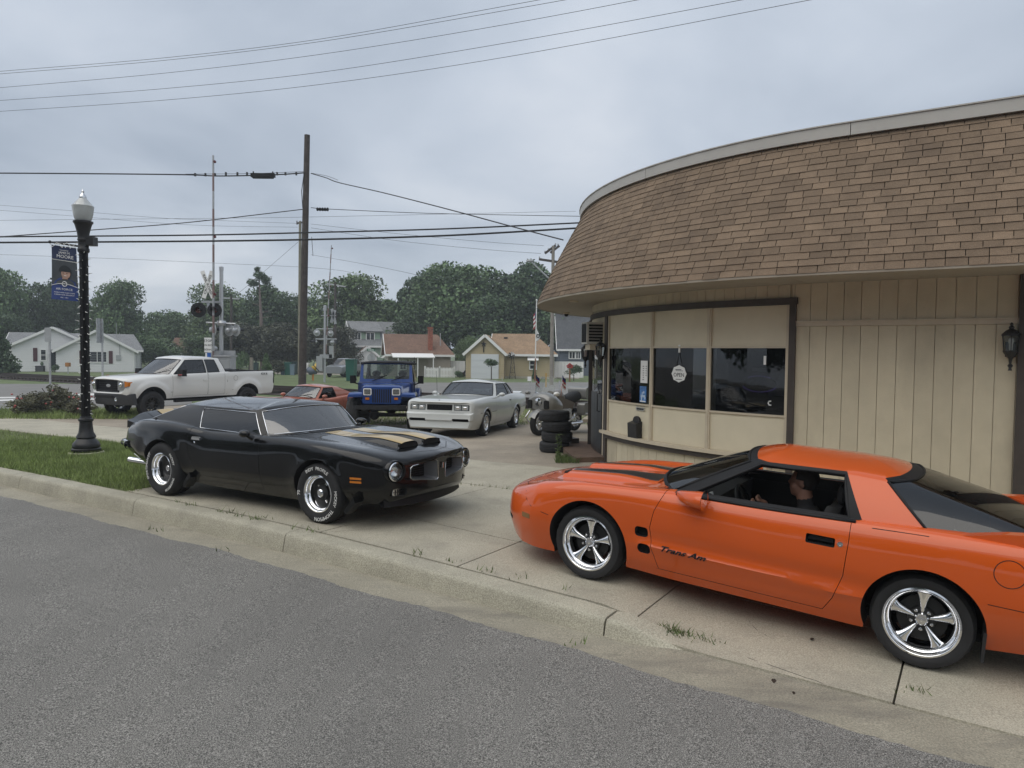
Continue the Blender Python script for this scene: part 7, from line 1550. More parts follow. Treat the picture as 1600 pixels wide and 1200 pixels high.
# ================================================================ SALMON SPORTS CAR
M['salmon'] = paint('salmon', (.40, .145, .095), .35, .9)
cv = thing('classic_sports_car', 'salmon red low sports coupe with bulging fenders behind black car', 'car')
hv = Vector((-.53, -.848, 0)); lv = Vector((.848, -.53, 0)); fw = Vector((-6.55, 19.85, 0)); rw = fw - hv * 2.49; fw.z, rw.z = gz(fw.x, fw.y), gz(rw.x, rw.y); place_car(cv, fw, rw, 2.49)
rows = [(1.05, [(0, .40), (.35, .40), (.45, .45), (.46, .50), (.42, .56), (.25, .58), (0, .58)]), (.9, [(0, .30), (.60, .30), (.72, .42), (.74, .52), (.68, .62), (.40, .64), (0, .65)]), (.4, [(0, .22), (.74, .22), (.84, .42), (.87, .58), (.80, .79), (.50, .73), (0, .75)]), (0, [(0, .22), (.76, .22), (.85, .42), (.885, .60), (.80, .845), (.50, .77), (0, .80)]), (-.5, [(0, .20), (.74, .20), (.80, .40), (.84, .60), (.80, .80), (.55, .80), (0, .84)]),
 (-1.2, [(0, .20), (.72, .20), (.78, .40), (.815, .60), (.79, .79), (.6, .82), (0, .82)]), (-1.8, [(0, .20), (.74, .20), (.80, .40), (.84, .62), (.80, .84), (.6, .86), (0, .86)]), (-2.45, [(0, .24), (.76, .24), (.86, .44), (.90, .64), (.82, .92), (.55, .88), (0, .88)]), (-3.0, [(0, .30), (.70, .30), (.82, .46), (.85, .62), (.76, .85), (.5, .86), (0, .86)]), (-3.45, [(0, .42), (.56, .42), (.68, .52), (.70, .62), (.64, .76), (.4, .79), (0, .80)])]
body = loft_body(rows, (1,), 6, 100).obj('body', [M['salmon'], M['dark']], cv); body.parent = None; clean_normals(body)
mb = MB()
for s_ in (1, -1): arch_cutter(mb, 0, .33, .365, .5, 1.2, s_); arch_cutter(mb, -2.49, .33, .37, .5, 1.2, s_)
mb.prism([(-.72, .3), (-.75, 1.2), (-2.2, 1.2), (-2.1, .3)], (0, -.62, 0), (1, 0, 0), (0, 0, 1), (0, 1.24, 0)); boolean(body, temp(mb, M['dark']), 'DIFFERENCE')
for s_ in (1, -1): panel(body, cv, 'door', lambda g, s=s_: side_prism([(-.68, .26), (-.70, .95), (-1.72, .95), (-1.80, .7), (-1.70, .26)], .62, 1.1, s, g), .004, M['dark'])
body.parent = cv; fine(body); bv = bvh_of(body)
gh_ = greenhouse(cv, [((-.58, 0, .845), (-1.12, 0, 1.175)), ((-.88, .66, .815), (-1.25, .515, 1.145)), ((-.95, .71, .81), (-1.31, .535, 1.135)), ((-1.62, .735, .83), (-1.60, .555, 1.14)), ((-2.55, .60, .885), (-1.85, .50, 1.13)), ((-1.95, .0, .90), (-1.85, 0, 1.16))], ['g', 'k', 'g', 'p', 'g'], (M['salmon'], M['salmon']), {'all': M['mid_tint'], 'windscreen': glass('pale_ws', (.5, .55, .55), 2.6)}, crown=.035, bulge=.02, vb=.04, vt=.90, trim=M['black_plastic'], trim_r=.009, pillar_m=M['salmon'])
tub(cv, -2.1, -.8, .61, .3, .76); dashboard(cv, -1.1, .6, .80); [seat(cv, -1.75, y, .36, M['interior'], .45, .5) for y in (.33, -.33)]; steering(cv, -1.25, .33, .75)
for s_ in (1, -1):
    mb = MB(); mb.ell((-1.05, s_ * .86, .88), (.09, .06, .05), 14, 8); mb.tube([(-1.05, s_ * .85, .85), (-1.05, s_ * .78, .80)], .025, 6); mb.obj('wing_mirror', M['salmon'], cv, smooth=180); 
    for x, r_ in ((0, .33), (-2.49, .335)): wheel(cv, (x, s_ * .75, r_), s_, r_, .22, .2, 'five')
    for k in range(4): mb = MB(); mb.box((.0 - .10 * k, s_ * .42, drape_top(bv, -.10 * k, s_ * .42, .006).z), (.05, .16, .012), Matrix.Rotation(.5 * s_, 3, 'Z')); mb.obj('bonnet_louvre', M['dark'], cv)
for y in (-.25, .15): mb = MB(); mb.tube([(-.62, y, .85), (-.75, y + .18, .90), (-.84, y + .42, .93)], .009, 5); mb.obj('wiper', M['black_plastic'], cv)
# ================================================================ BLUE OFF-ROADER
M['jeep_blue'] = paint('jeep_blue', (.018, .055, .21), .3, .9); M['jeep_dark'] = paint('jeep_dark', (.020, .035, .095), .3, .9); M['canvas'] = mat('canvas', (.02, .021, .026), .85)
jp = thing('off_roader', 'blue lifted open off-roader with slotted grille and huge tyres', 'off-road car')
hv = Vector((.08, -1, 0)).normalized(); fw = Vector((-3.47, 19.55, 0)); rw = fw - hv * 2.37; fw.z, rw.z = gz(fw.x, fw.y), gz(rw.x, rw.y); place_car(jp, fw, rw, 2.37)
def pj(name, poly, y0, y1, m, par=None, smooth=None): mb = MB(); mb.prism(poly, (0, y0, 0), (1, 0, 0), (0, 0, 1), (0, y1 - y0, 0)); return mb.obj(name, m, par or jp, smooth=smooth)
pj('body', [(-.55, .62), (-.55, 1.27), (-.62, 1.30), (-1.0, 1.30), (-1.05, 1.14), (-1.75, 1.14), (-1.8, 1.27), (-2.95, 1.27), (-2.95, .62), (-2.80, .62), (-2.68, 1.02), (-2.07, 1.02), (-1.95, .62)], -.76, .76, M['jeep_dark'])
rows = []
for x, hw, z in ((.52, .50, 1.17), (.45, .515, 1.215), (.2, .54, 1.235), (-.55, .70, 1.275)):
    rows.append([Vector((x, hw, .80)), Vector((x, hw, z - .06)), Vector((x, hw - .03, z - .015)), Vector((x, hw - .10, z)), Vector((x, .2, z + .012)), Vector((x, -.2, z + .012)), Vector((x, -hw + .10, z)), Vector((x, -hw + .03, z - .015)), Vector((x, -hw, z - .06)), Vector((x, -hw, .80))])
mb = MB(); mb.grid(rows); bn = mb.obj('bonnet', M['jeep_blue'], jp, smooth=40)
mb = MB(); mb.prism(rrect(0, .97, 1.02, .44, .06), (.50, 0, 0), (0, 1, 0), (0, 0, 1), (.04, 0, 0)); gr = mb.obj('grille', M['jeep_blue'], jp)
for k in range(9): mb = MB(); mb.prism(rrect(-.228 + .057 * k, .955, .034, .36, .012), (.535, 0, 0), (0, 1, 0), (0, 0, 1), (.010, 0, 0)); mb.obj('grille_slot', M['dark'], gr)
for s_ in (1, -1):
    mb = MB(); mb.prism(rrect(s_ * .375, 1.065, .215, .185, .035), (.535, 0, 0), (0, 1, 0), (0, 0, 1), (.022, 0, 0)); h_ = mb.obj('headlight', M['white'], jp)
    mb = MB(); mb.prism(rrect(s_ * .375, 1.065, .165, .135, .02), (.555, 0, 0), (0, 1, 0), (0, 0, 1), (.008, 0, 0)); mb.obj('lens', M['chrome_dull'], h_)
    mb = MB(); mb.prism(rrect(s_ * .375, .885, .10, .06, .01), (.54, 0, 0), (0, 1, 0), (0, 0, 1), (.02, 0, 0)); mb.obj('turn_lamp', M['amber'], jp)
    rows = []
    for x, z in ((.58, .93), (.57, 1.0), (.50, 1.04), (-.25, 1.055), (-.50, .90), (-.62, .72)): rows.append([Vector((x, s_ * .50, z - .04)), Vector((x, s_ * .52, z)), Vector((x, s_ * .86, z - .01)), Vector((x, s_ * .885, z - .05)), Vector((x - .03, s_ * .885, z - .10))])
    mb = MB(); mb.grid(rows if s_ > 0 else [r[::-1] for r in rows]); f_ = mb.obj('front_fender', M['jeep_blue'], jp, smooth=45); md = f_.modifiers.new('s', 'SOLIDIFY'); md.thickness = .02
    rows = []
    for x, z in ((-1.85, .78), (-1.98, 1.02), (-2.1, 1.09), (-2.65, 1.09), (-2.78, 1.02), (-2.9, .80)): rows.append([Vector((x, s_ * .74, z)), Vector((x, s_ * .88, z - .01)), Vector((x, s_ * .895, z - .07))])
    mb = MB(); mb.grid(rows if s_ > 0 else [r[::-1] for r in rows]); f_ = mb.obj('rear_flare', M['jeep_blue'], jp, smooth=45); md = f_.modifiers.new('s', 'SOLIDIFY'); md.thickness = .02
    mb = MB(); mb.box((-.92, s_ * .95, 1.36), (.06, .16, .22)); mb.tube([(-.85, s_ * .76, 1.22), (-.92, s_ * .92, 1.27)], .018, 6); mb.obj('wing_mirror', M['black_plastic'], jp)
    for x in (0, -2.37): wheel(jp, (x, s_ * .80, .44), s_, .44, .33, .2, 'steel', .05, M['black_paint'], lug=.022)
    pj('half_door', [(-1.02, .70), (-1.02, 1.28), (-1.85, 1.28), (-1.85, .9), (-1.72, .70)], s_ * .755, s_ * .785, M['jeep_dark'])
    mb = MB(); mb.tube([(-1.9, s_ * .66, 1.15), (-1.9, s_ * .62, 1.74), (-2.8, s_ * .66, 1.2)], .035, 8); mb.obj('roll_bar', M['black_paint'], jp, smooth=50)
    mb = MB(); mb.add([Vector((-1.95, s_ * .73, 1.30)), Vector((-2.85, s_ * .73, 1.30)), Vector((-2.80, s_ * .66, 1.80)), Vector((-1.9, s_ * .66, 1.80))], [(0, 1, 2, 3)]); mb.obj('side_window', M['tint'], jp)
a = Vector((-.68, 0, 1.29)); up = Vector((-.20, 0, .98)).normalized(); fr = MB()
fr.prism([(-.74, 0), (.74, 0), (.70, .56), (-.70, .56)], a, (0, 1, 0), up, Vector((-.04, 0, 0)))
wf = fr.obj('windscreen_frame', [M['jeep_blue'], M['dark']], jp); mb = MB(); mb.prism(rrect(0, .30, 1.28, .42, .05), a + Vector((.1, 0, 0)), (0, 1, 0), up, Vector((-.3, 0, 0))); wf.parent = None; clean_normals(wf); boolean(wf, temp(mb, M['dark']), 'DIFFERENCE'); wf.parent = jp
mb = MB(); mb.prism(rrect(0, .30, 1.28, .42, .05), a + Vector((-.02, 0, 0)), (0, 1, 0), up, Vector((-.006, 0, 0))); mb.obj('windscreen', M['clear'], jp)
rows = [[Vector((x, y, z - .03 * (abs(y) / .7) ** 4)) for y in np.linspace(-.72, .72, 13)] for x, z in ((-.74, 1.86), (-.85, 1.885), (-1.8, 1.90), (-2.9, 1.86))]; mb = MB(); mb.grid(rows); rf = mb.obj('soft_top', M['canvas'], jp, smooth=50); md = rf.modifiers.new('s', 'SOLIDIFY'); md.thickness = .045
mb = MB(); mb.add([Vector((-2.9, -.72, 1.84)), Vector((-2.9, .72, 1.84)), Vector((-2.96, .74, 1.27)), Vector((-2.96, -.74, 1.27))], [(0, 1, 2, 3)]); mb.obj('rear_window', M['clear'], jp)
for y in (-.40, .12): mb = MB(); mb.tube([(-.64, y + .02, 1.325), (-.66, y + .10, 1.36), (-.73, y + .42, 1.49)], .011, 5); mb.obj('wiper', M['black_plastic'], jp)
mb = MB(); mb.box((.66, 0, .66), (.14, 1.30, .11)); mb.obj('front_bumper', M['black_metal'], jp)
mb = MB(); mb.tube([(0, -.8, .42), (0, .8, .42)], .05, 8); mb.ell((0, -.25, .42), (.14, .14, .14)); mb.tube([(-2.37, -.8, .42), (-2.37, .8, .42)], .05, 8); mb.ell((-2.37, 0, .42), (.15, .15, .15)); mb.beam((.55, .38, .62), (-2.9, .38, .62), .07, .12); mb.beam((.55, -.38, .62), (-2.9, -.38, .62), .07, .12); mb.beam((.25, -.6, .52), (.3, .6, .44), .04, .04); mb.obj('chassis', M['dark'], jp)
for y in (.38, -.38): seat(jp, -1.55, y, .85, M['interior'], .48, .6)
steering(jp, -1.05, .38, 1.25); dashboard(jp, -1.0, .72, 1.28, dp=.2)
mb = MB(); mb.tube([(-.55, .78, 1.2), (-.56, .79, 2.0)], .005, 4); mb.obj('aerial', M['wire'], jp)
# ================================================================ SILVER WHITE COUPE
M['pearl'] = paint('pearl', (.56, .58, .57), .3, .9); M['pearl_low'] = paint('pearl_low', (.42, .45, .44), .3, .9)
mc = thing('square_coupe', 'silver white square fronted coupe with quad headlights', 'car'); MWB = 2.745
f0, r0 = Vector((-.66, 18.25, 0)), Vector((.10, 20.85, 0)); dv = (f0 - r0).normalized(); lf = Vector((-dv.y, dv.x, 0)); fw = f0 - lf * .86; rw = fw - dv * MWB; fw.z, rw.z = gz(fw.x, fw.y), gz(rw.x, rw.y); place_car(mc, fw, rw, MWB)
rows = [(1.08, [(0, .26), (.74, .26), (.80, .42), (.815, .58), (.79, .85), (.5, .87), (0, .875)]), (1.02, [(0, .22), (.78, .22), (.85, .42), (.87, .60), (.84, .885), (.55, .91), (0, .915)]), (.5, [(0, .20), (.80, .20), (.885, .42), (.905, .62), (.87, .93), (.6, .95), (0, .96)]), (-.6, [(0, .20), (.80, .20), (.89, .42), (.91, .66), (.865, .965), (.66, .99), (0, 1.0)]), (-1.6, [(0, .20), (.80, .20), (.885, .42), (.91, .68), (.86, .955), (.70, .98), (0, .98)]), (-2.3, [(0, .22), (.80, .22), (.89, .44), (.92, .70), (.87, .985), (.68, 1.0), (0, 1.0)]), (-2.9, [(0, .24), (.80, .24), (.90, .46), (.92, .70), (.86, .98), (.66, 1.0), (0, 1.0)]), (-3.9, [(0, .32), (.70, .32), (.82, .48), (.85, .66), (.80, .93), (.6, .96), (0, .96)]), (-4.0, [(0, .36), (.66, .36), (.78, .5), (.80, .66), (.76, .88), (.56, .91), (0, .91)])]
def mcw(v):
    x, y, z = v
    if x > .6: v = Vector((x - .10 * (abs(y) / .85) ** 3 * ((x - .6) / .5) + (.05 if .44 < z < .60 and x > .95 else 0) - .10 * max(0, (z - .60)) * max(0, (x - .8) / .28), y, z))
    return v
body = loft_body(rows, (1,), 7, 110, mcw).obj('body', [M['pearl'], M['dark']], mc); body.parent = None; clean_normals(body)
mb = MB()
for s_ in (1, -1):
    arch_cutter(mb, 0, .33, .36, .5, 1.2, s_); arch_cutter(mb, -MWB, .33, .36, .5, 1.2, s_); recess(mb, rrect(s_ * .57, .745, .40, .14, .012), .92, 1.4); recess(mb, rrect(s_ * .56, .445, .42, .07, .02), .95, 1.4)
recess(mb, rrect(0, .745, .66, .135, .012), .90, 1.4); boolean(body, temp(mb, M['dark']), 'DIFFERENCE')
mb = MB(); mb.prism([(-.8, .35), (-.75, 1.3), (-3.0, 1.3), (-2.9, .8), (-2.4, .35)], (0, -.74, 0), (1, 0, 0), (0, 0, 1), (0, 1.48, 0)); boolean(body, temp(mb, M['dark']), 'DIFFERENCE')
for s_ in (1, -1):
    dr = panel(body, mc, 'door', lambda g, s=s_: side_prism([(-.78, .28), (-.78, 1.05), (-2.15, 1.05), (-2.12, .28)], .72, 1.2, s, g), .004, M['dark']); mb = MB(); mb.box((-2.02, s_ * .905, .84), (.12, .03, .03)); mb.obj('door_handle', M['black_plastic'], dr)
body.parent = mc; fine(body); bv = bvh_of(body)
gh_ = greenhouse(mc, [((-.72, 0, 1.0), (-1.30, 0, 1.365)), ((-.95, .73, .965), (-1.42, .58, 1.335)), ((-1.05, .80, .96), (-1.50, .62, 1.325)), ((-2.10, .83, .97), (-2.06, .65, 1.33)), ((-2.17, .83, .975), (-2.14, .65, 1.33)), ((-2.56, .81, .985), (-2.34, .635, 1.325)), ((-3.02, .70, 1.0), (-2.62, .56, 1.32)), ((-3.05, 0, 1.0), (-2.66, 0, 1.35))], ['g', 'p', 'g', 'p', 'g', 'p', 'g'], (M['pearl'], M['pearl']), {'all': M['mid_tint'], 'windscreen': glass('coupe_ws', (.5, .56, .56), 2.6)}, crown=.045, bulge=.02, vb=.05, vt=.90, trim=M['black_plastic'], trim_r=.010)
tub(mc, -2.7, -.84, .73, .35, .92); dashboard(mc, -1.15, .7, .96); steering(mc, -1.4, .36, .92); [seat(mc, -1.95, y, .48, mat('seat_grey', (.16, .18, .20), .8), .5, .5) for y in (.36, -.36)]
for s_ in (1, -1):
    for d in (-.095, .095):
        mb = MB(); mb.prism(rrect(s_ * (.565 + d), .745, .17, .115, .012), (.965, 0, 0), (0, 1, 0), (0, 0, 1), (.02, 0, 0)); h_ = mb.obj('headlight', M['chrome_dull'], mc); mb = MB(); mb.ell((.985, s_ * (.565 + d), .74), (.012, .06, .035), 12, 6); mb.obj('lens', M['chrome'], h_)
    mb = MB(); mb.ell((-1.05, s_ * .96, 1.02), (.075, .085, .055), 14, 8); mb.tube([(-1.05, s_ * .9, 1.0), (-1.05, s_ * .84, .97)], .03, 6); mb.obj('wing_mirror', M['pearl'], mc, smooth=180)
    for x in (0, -MWB): wheel(mc, (x, s_ * (.88 - .11), .33), s_, .33, .23, .195, 'five', .015, M['chrome_dull'], letters=[('GOODRICH', .05, 1.2), ('RADIAL', .05, -1.5)])
    seams(mc, bv, [('body_line', s_, [(1.0, .60), (.5, .60), (.38, .60)]), ('body_line', s_, [(-.38, .60), (-.76, .60)]), ('body_line', s_, [(-2.16, .60), (-2.35, .60)]), ('body_line', s_, [(-3.13, .60), (-3.5, .61), (-3.9, .62)])], r=.006)
    ARC = [(.385 * math.cos(a), .33 + .385 * math.sin(a)) for a in np.linspace(.05, PI - .05, 18)]
    for ax in (0, -MWB): mb = MB(); mb.tube([drape_side(bv, ax + x, z, s_, .004) for x, z in ARC], .011, 6); mb.obj('arch_trim', M['chrome_dull'], mc, smooth=50)
mb = MB(); [mb.beam((.985, -.32, z), (.985, .32, z), .006, .006) for z in np.linspace(.69, .80, 6)]; [mb.beam((.984, y, .685), (.984, y, .805), .006, .006) for y in np.linspace(-.3, .3, 17)]; mb.obj('grille_bars', M['black_metal'], mc)
mb = MB(); mb.box((1.0, 0, .92), (.02, .03, .04)); mb.obj('bonnet_badge', M['chrome'], mc)
bvb = bv
def front_on(y, z, lift): 
    h = bvb.ray_cast(Vector((3, y, z)), Vector((-1, 0, 0))); return Vector(((h[0].x if h[0] is not None else 1.05) + lift, y, z))
mb = MB(); mb.text('Chevrolet', .075, (0, 0, 0), (1, 0, 0), (0, 0, 1), .001, sx=1.3, fn=lambda u, v, w: front_on(.45 + u, .625 + v * .9, .004 + w)); mb.obj('bumper_lettering', M['grey_metal'], mc)
mb = MB(); mb.tube([(-.62, -.72, .98), (-.58, -.73, 1.62)], .005, 4); mb.obj('aerial', M['wire'], mc)
mb = MB(); mb.box((-1.4, 0, .25), (4.2, 1.2, .05)); mb.obj('underbody', M['dark'], mc)
mb = MB(); mb.box((-3.78, 0, .985), (.25, 1.45, .05), Matrix.Rotation(.15, 3, 'Y')); mb.obj('boot_spoiler', M['pearl'], mc)
# far grey SUV on a driveway
sv = thing('parked_suv', 'small distant grey suv parked beside the green house', 'car'); x = col_at(540, 66); fw = Vector((x - .5, 65, 0)); rw = fw + Vector((.55, 2.6, 0)); fw.z = rw.z = gz(x, 66); place_car(sv, fw, rw, 2.66)
rows = [(.9, [(0, .35), (.7, .35), (.8, .5), (.82, .7), (.78, .9), (.5, .95), (0, .96)]), (.3, [(0, .3), (.8, .3), (.88, .5), (.9, .75), (.86, 1.0), (.6, 1.05), (0, 1.06)]), (-.6, [(0, .3), (.8, .3), (.88, .5), (.9, .8), (.88, 1.1), (.7, 1.12), (0, 1.12)]), (-3.5, [(0, .35), (.8, .35), (.88, .5), (.9, .8), (.86, 1.1), (.7, 1.14), (0, 1.14)])]
M['suv_grey'] = paint('suv_grey', (.22, .23, .25), .3, .9); loft_body(rows, (1,), 4, 30).obj('body', M['suv_grey'], sv, smooth=40)
greenhouse(sv, [((-.5, 0, 1.1), (-1.2, 0, 1.66)), ((-.75, .78, 1.08), (-1.3, .62, 1.64)), ((-.85, .83, 1.08), (-1.4, .66, 1.63)), ((-3.0, .84, 1.1), (-2.9, .68, 1.63)), ((-3.3, .8, 1.1), (-3.1, .64, 1.62)), ((-3.45, 0, 1.1), (-3.2, 0, 1.63))], ['g', 'p', 'g', 'p', 'g'], (M['suv_grey'], M['suv_grey']), M['side_tint'], fsub=4, ssub=2, nroof=4)
for s_ in (1, -1):
    for x in (0, -2.66): mb = MB(); mb.lathe(tyre_profile(.35, .22, .2), (x, s_ * .78, .35), (0, 1, 0), 24); mb.obj('wheel', M['rubber'], sv, smooth=50)
    mb = MB(); mb.box((.80, s_ * .6, .82), (.12, .3, .12)); mb.obj('headlight', M['chrome_dull'], sv)
# ================================================================ STREET LAMP AND BANNER
o0 = grd(135, 709); LY = o0.y; tl = thing('street_lamp', 'black fluted street lamp with acorn globe wrapped in fairy lights', 'street lamp', o0)
zt = lambda py: atd(136, py, LY).z - o0.z
mb = MB(); mb.lathe([(.30, -.05), (.30, .03), (.27, .045), (.27, .0)], n=32, caps=True); mb.obj('concrete_pad', M['kerb'], tl, smooth=40)
mb = MB(); P = [(.235, .03), (.245, .06), (.245, .10), (.225, .115), (.235, .15), (.215, .21), (.165, .265), (.15, .29), (.165, .31), (.16, .335), (.125, .40), (.112, .50), (.105, .60), (.125, .615), (.125, .65), (.10, .665), (.092, .70)]; mb.lathe(P, n=32, caps=True); mb.obj('lamp_base', M['black_metal'], tl, smooth=40)
mb = MB(); n = 40; rows = []
for z in (.70, zt(346) - .55): rows.append([Vector(((.077 if k % 2 else .064) * math.cos(2 * PI * k / n) * (1 if z < 1 else .95), (.077 if k % 2 else .064) * math.sin(2 * PI * k / n) * (1 if z < 1 else .95), z)) for k in range(n)])
mb.grid(rows, close=True); mb.obj('lamp_post', M['black_metal'], tl, smooth=25)
z1 = zt(346); mb = MB(); mb.lathe([(.085, z1 - .57), (.10, z1 - .55), (.10, z1 - .50), (.088, z1 - .48), (.088, z1 - .36), (.10, z1 - .34), (.092, z1 - .30), (.105, z1 - .20), (.135, z1 - .08), (.15, z1 - .04), (.165, z1 - .03), (.165, z1), (.13, z1 + .01)], n=28, caps=True); mb.box((.14, .02, z1 - .36), (.14, .16, .16)); mb.obj('lamp_neck', M['black_metal'], tl, smooth=40)
M['globe'] = mat('globe', (.52, .54, .53), .25, coat=.6, var=.08, vs=4); M['globe'].node_tree.nodes['Principled BSDF'].inputs['Transmission Weight'].default_value = .25
mb = MB(); mb.lathe([(.125, z1 + .01), (.145, z1 + .05), (.165, z1 + .14), (.178, z1 + .25), (.182, z1 + .275), (.165, z1 + .29), (.135, z1 + .33), (.085, z1 + .39), (.06, z1 + .42)], n=32); gl_ = mb.obj('lamp_globe', M['globe'], tl, smooth=35)
mb = MB(); mb.lathe([(.062, z1 + .415), (.066, z1 + .44), (.05, z1 + .475), (.03, z1 + .50), (.02, z1 + .52), (.026, z1 + .54), (.012, z1 + .56), (.002, z1 + .59)], n=20); mb.obj('finial', M['chrome_dull'], tl, smooth=40)
mb = MB(); mb.cyl((0, 0, z1 + .01), (0, 0, z1 + .2), .045, .05, 12); mb.obj('lamp_ballast', M['grey_metal'], tl)
# fairy lights wound round the post
mb = MB(); pts = []; n = 420
for k in range(n): z = .75 + (z1 - .55 - .75) * k / n; a = k * .33; pts.append(Vector((.083 * math.cos(a), .083 * math.sin(a), z)))
mb.tube(pts, .004, 4); mb.obj('light_string', M['black_plastic'], tl)
M['bulb'] = mat('bulb', (.75, .75, .72), .3); mb = MB()
for k in range(0, n, 4):
    p = pts[k]; d = Vector((p.x, p.y, 0)).normalized() + Vector((random.uniform(-.5, .5), random.uniform(-.5, .5), random.uniform(-.6, .6))); mb.cyl(p, p + d * .045, .009, .004, 5)
b = mb.obj('fairy_bulb', M['bulb'], tl); b['kind'] = 'stuff'
bk = thing('banner', 'dark blue memorial banner with a veteran portrait hanging from street lamp', 'banner', o0)
B = lambda px, py, dy=0: atd(px, py, LY) - o0 + Vector((0, dy, 0))
mb = MB(); mb.tube([B(78, 378), B(132, 386)], .018, 8); mb.ell(B(78, 378), (.03, .03, .03), 8, 6); mb.obj('banner_arm', M['black_metal'], bk, smooth=50)
M['banner'] = mat('banner_blue', (.022, .034, .085), .7, var=.12, vs=3); M['banner_low'] = mat('banner_low', (.026, .052, .19), .7); M['banner_mid'] = mat('banner_grey', (.055, .065, .075), .7, var=.35, vs=2.5)
TL, TR, BL, BR = B(80.5, 382), B(120, 388), B(80.5, 467), B(122, 471)
def bp(u, v, off=0): p = TL.lerp(TR, u).lerp(BL.lerp(BR, u), v); return p + Vector((0, -off + .012 * math.sin(u * 5 + v * 3), 0))
def bpatch(name, poly, off, m, par):
    mb = MB(); a = [bp(u, v, off) for u, v in poly]; mb.add(a, [tuple(range(len(a)))]); return mb.obj(name, m, par)
mb = MB(); mb.grid([[bp(i / 8, j / 14) for i in range(9)] for j in range(15)]); cl = mb.obj('cloth', M['banner'], bk, smooth=180)
def bgrid(name, u0, u1, v0, v1, off, m): mb = MB(); mb.grid([[bp(u, v, off) for u in np.linspace(u0, u1, 9)] for v in np.linspace(v0, v1, 9)]); return mb.obj(name, m, cl, smooth=180)
bgrid('portrait_panel', .0, 1, .25, .72, .004, M['banner_mid']); bgrid('lower_panel', 0, 1, .72, 1, .005, M['banner_low'])
def oval(cu, cv, ru, rv, a0=0, a1=2 * PI, n=20): return [(cu + ru * math.cos(a0 + (a1 - a0) * k / n), cv - rv * math.sin(a0 + (a1 - a0) * k / n)) for k in range(n)]
bpatch('portrait_shirt', [(.10, .72), (.14, .66), (.30, .60), (.5, .585), (.72, .60), (.92, .65), (.96, .72)], .008, M['banner_low'], cl)
M['pface'] = mat('portrait_skin', (.42, .26, .20), .8, var=.25, vs=9); bpatch('portrait_neck', [(.44, .56), (.66, .56), (.66, .61), (.44, .61)], .010, M['pface'], cl); bpatch('portrait_face', oval(.58, .50, .18, .10), .016, M['pface'], cl)
bpatch('portrait_cap', oval(.55, .455, .24, .10, 0, PI) + [(.32, .455), (.30, .472), (.80, .472)], .024, mat('cap', (.02, .025, .03), .8), cl); bpatch('portrait_smile', oval(.57, .545, .06, .006), .022, M['white'], cl)
for u in (.49, .63): bpatch('portrait_eye', oval(u, .498, .025, .006), .022, M['dark'], cl)
def bn_(cu, cv, size, txt, sx=1.0):
    mb = MB(); mb.text(txt, size, (0, 0, 0), (1, 0, 0), (0, 0, 1), .0005, sx=sx, fn=lambda u, v, w: bp(cu + u / .47, cv - v / 1.0, .010 + w)); mb.obj('banner_lettering', M['white'], cl)
bn_(.5, .075, .030, 'Remembering'); bn_(.52, .125, .058, 'JAMES M.'); bn_(.54, .195, .085, 'MOORE', 1.1); bn_(.5, .80, .055, 'AIR FORCE', 1.1); bn_(.5, .865, .030, 'WORLD WAR II AIR CORPS'); bn_(.5, .905, .030, 'KOREAN WAR SERGEANT'); bn_(.5, .955, .028, '1942 - 1952')
bn_(.55, .41, .022, 'VETERAN')
mb = MB(); q = [bp(u, .745 - .05 * math.sin(PI * u), .010) for u in np.linspace(0, 1, 14)]; mb.tube(q, .005, 4); mb.tube([bp(u, .262 + .01 * u, .008) for u in np.linspace(0, 1, 8)], .004, 4); mb.tube([bp(*p, .014) for p in oval(.53, .70, .09, .043)] + [bp(.62, .70, .014)], .007, 5); mb.obj('banner_line', M['white'], cl)
mb = MB(); [mb.ell(B(x, 381 + .11 * (x - 80) + random.uniform(-2, 4), -.03), (.014, .008, .010), 6, 4) for x in np.linspace(81, 119, 16)]; mb.tube([B(x, 383 + 3 * math.sin(x * .4), -.03) for x in np.linspace(80, 130, 30)], .005, 4); mb.obj('fairy_bulb', M['bulb'], bk)
# ================================================================ ROAD SIGNS AT THE LEFT
p = grd(79, 633); t = thing('sign_post', 'thin grey post with the grey back of a small sign', 'sign', p); H = atd(79, 512, p.y).z - p.z
mb = MB(); mb.beam((0, 0, -.1), (0, 0, H), .05, .06); mb.obj('post', M['galv'], t); mb = MB(); w_ = 10 * p.y / FPX; h_ = 22 * p.y / FPX; mb.prism(rrect(-.04, H - h_ / 2, w_, h_, .03), (0, -.04, 0), (1, 0, 0), (0, 0, 1), (0, .008, 0)); mb.obj('sign_plate', M['grey_metal'], t)
p = Vector((col_at(160, 36), 36, gz(-20, 36))); t = thing('sign_post', 'tall grey post with an edge-on sign before the white house', 'sign', p); H = atd(160, 498, 36).z - p.z
mb = MB(); mb.beam((0, 0, -.1), (0, 0, H), .06, .07); mb.obj('post', M['galv'], t); mb = MB(); mb.box((-.05, -.1, H - .60), (.03, .75, 1.2), Matrix.Rotation(.12, 3, 'Z')); mb.obj('sign_plate', M['galv'], t)
p = Vector((col_at(580, 58), 58, gz(-10, 58))); t = thing('stop_sign', 'grey back of an octagonal stop sign under a green street name plate', 'sign', p); zc = atd(580, 559, 58).z - p.z; r_ = 6.6 * 58 / FPX
mb = MB(); mb.prism([(r_ * math.cos(PI / 8 + k * PI / 4), zc + r_ * math.sin(PI / 8 + k * PI / 4)) for k in range(8)], (0, 0, 0), (1, 0, 0), (0, 0, 1), (0, .02, 0)); mb.obj('sign_plate', M['grey_metal'], t); mb = MB(); mb.beam((0, -.05, 0), (0, -.05, zc + .65), .06, .06); mb.obj('post', M['galv'], t)
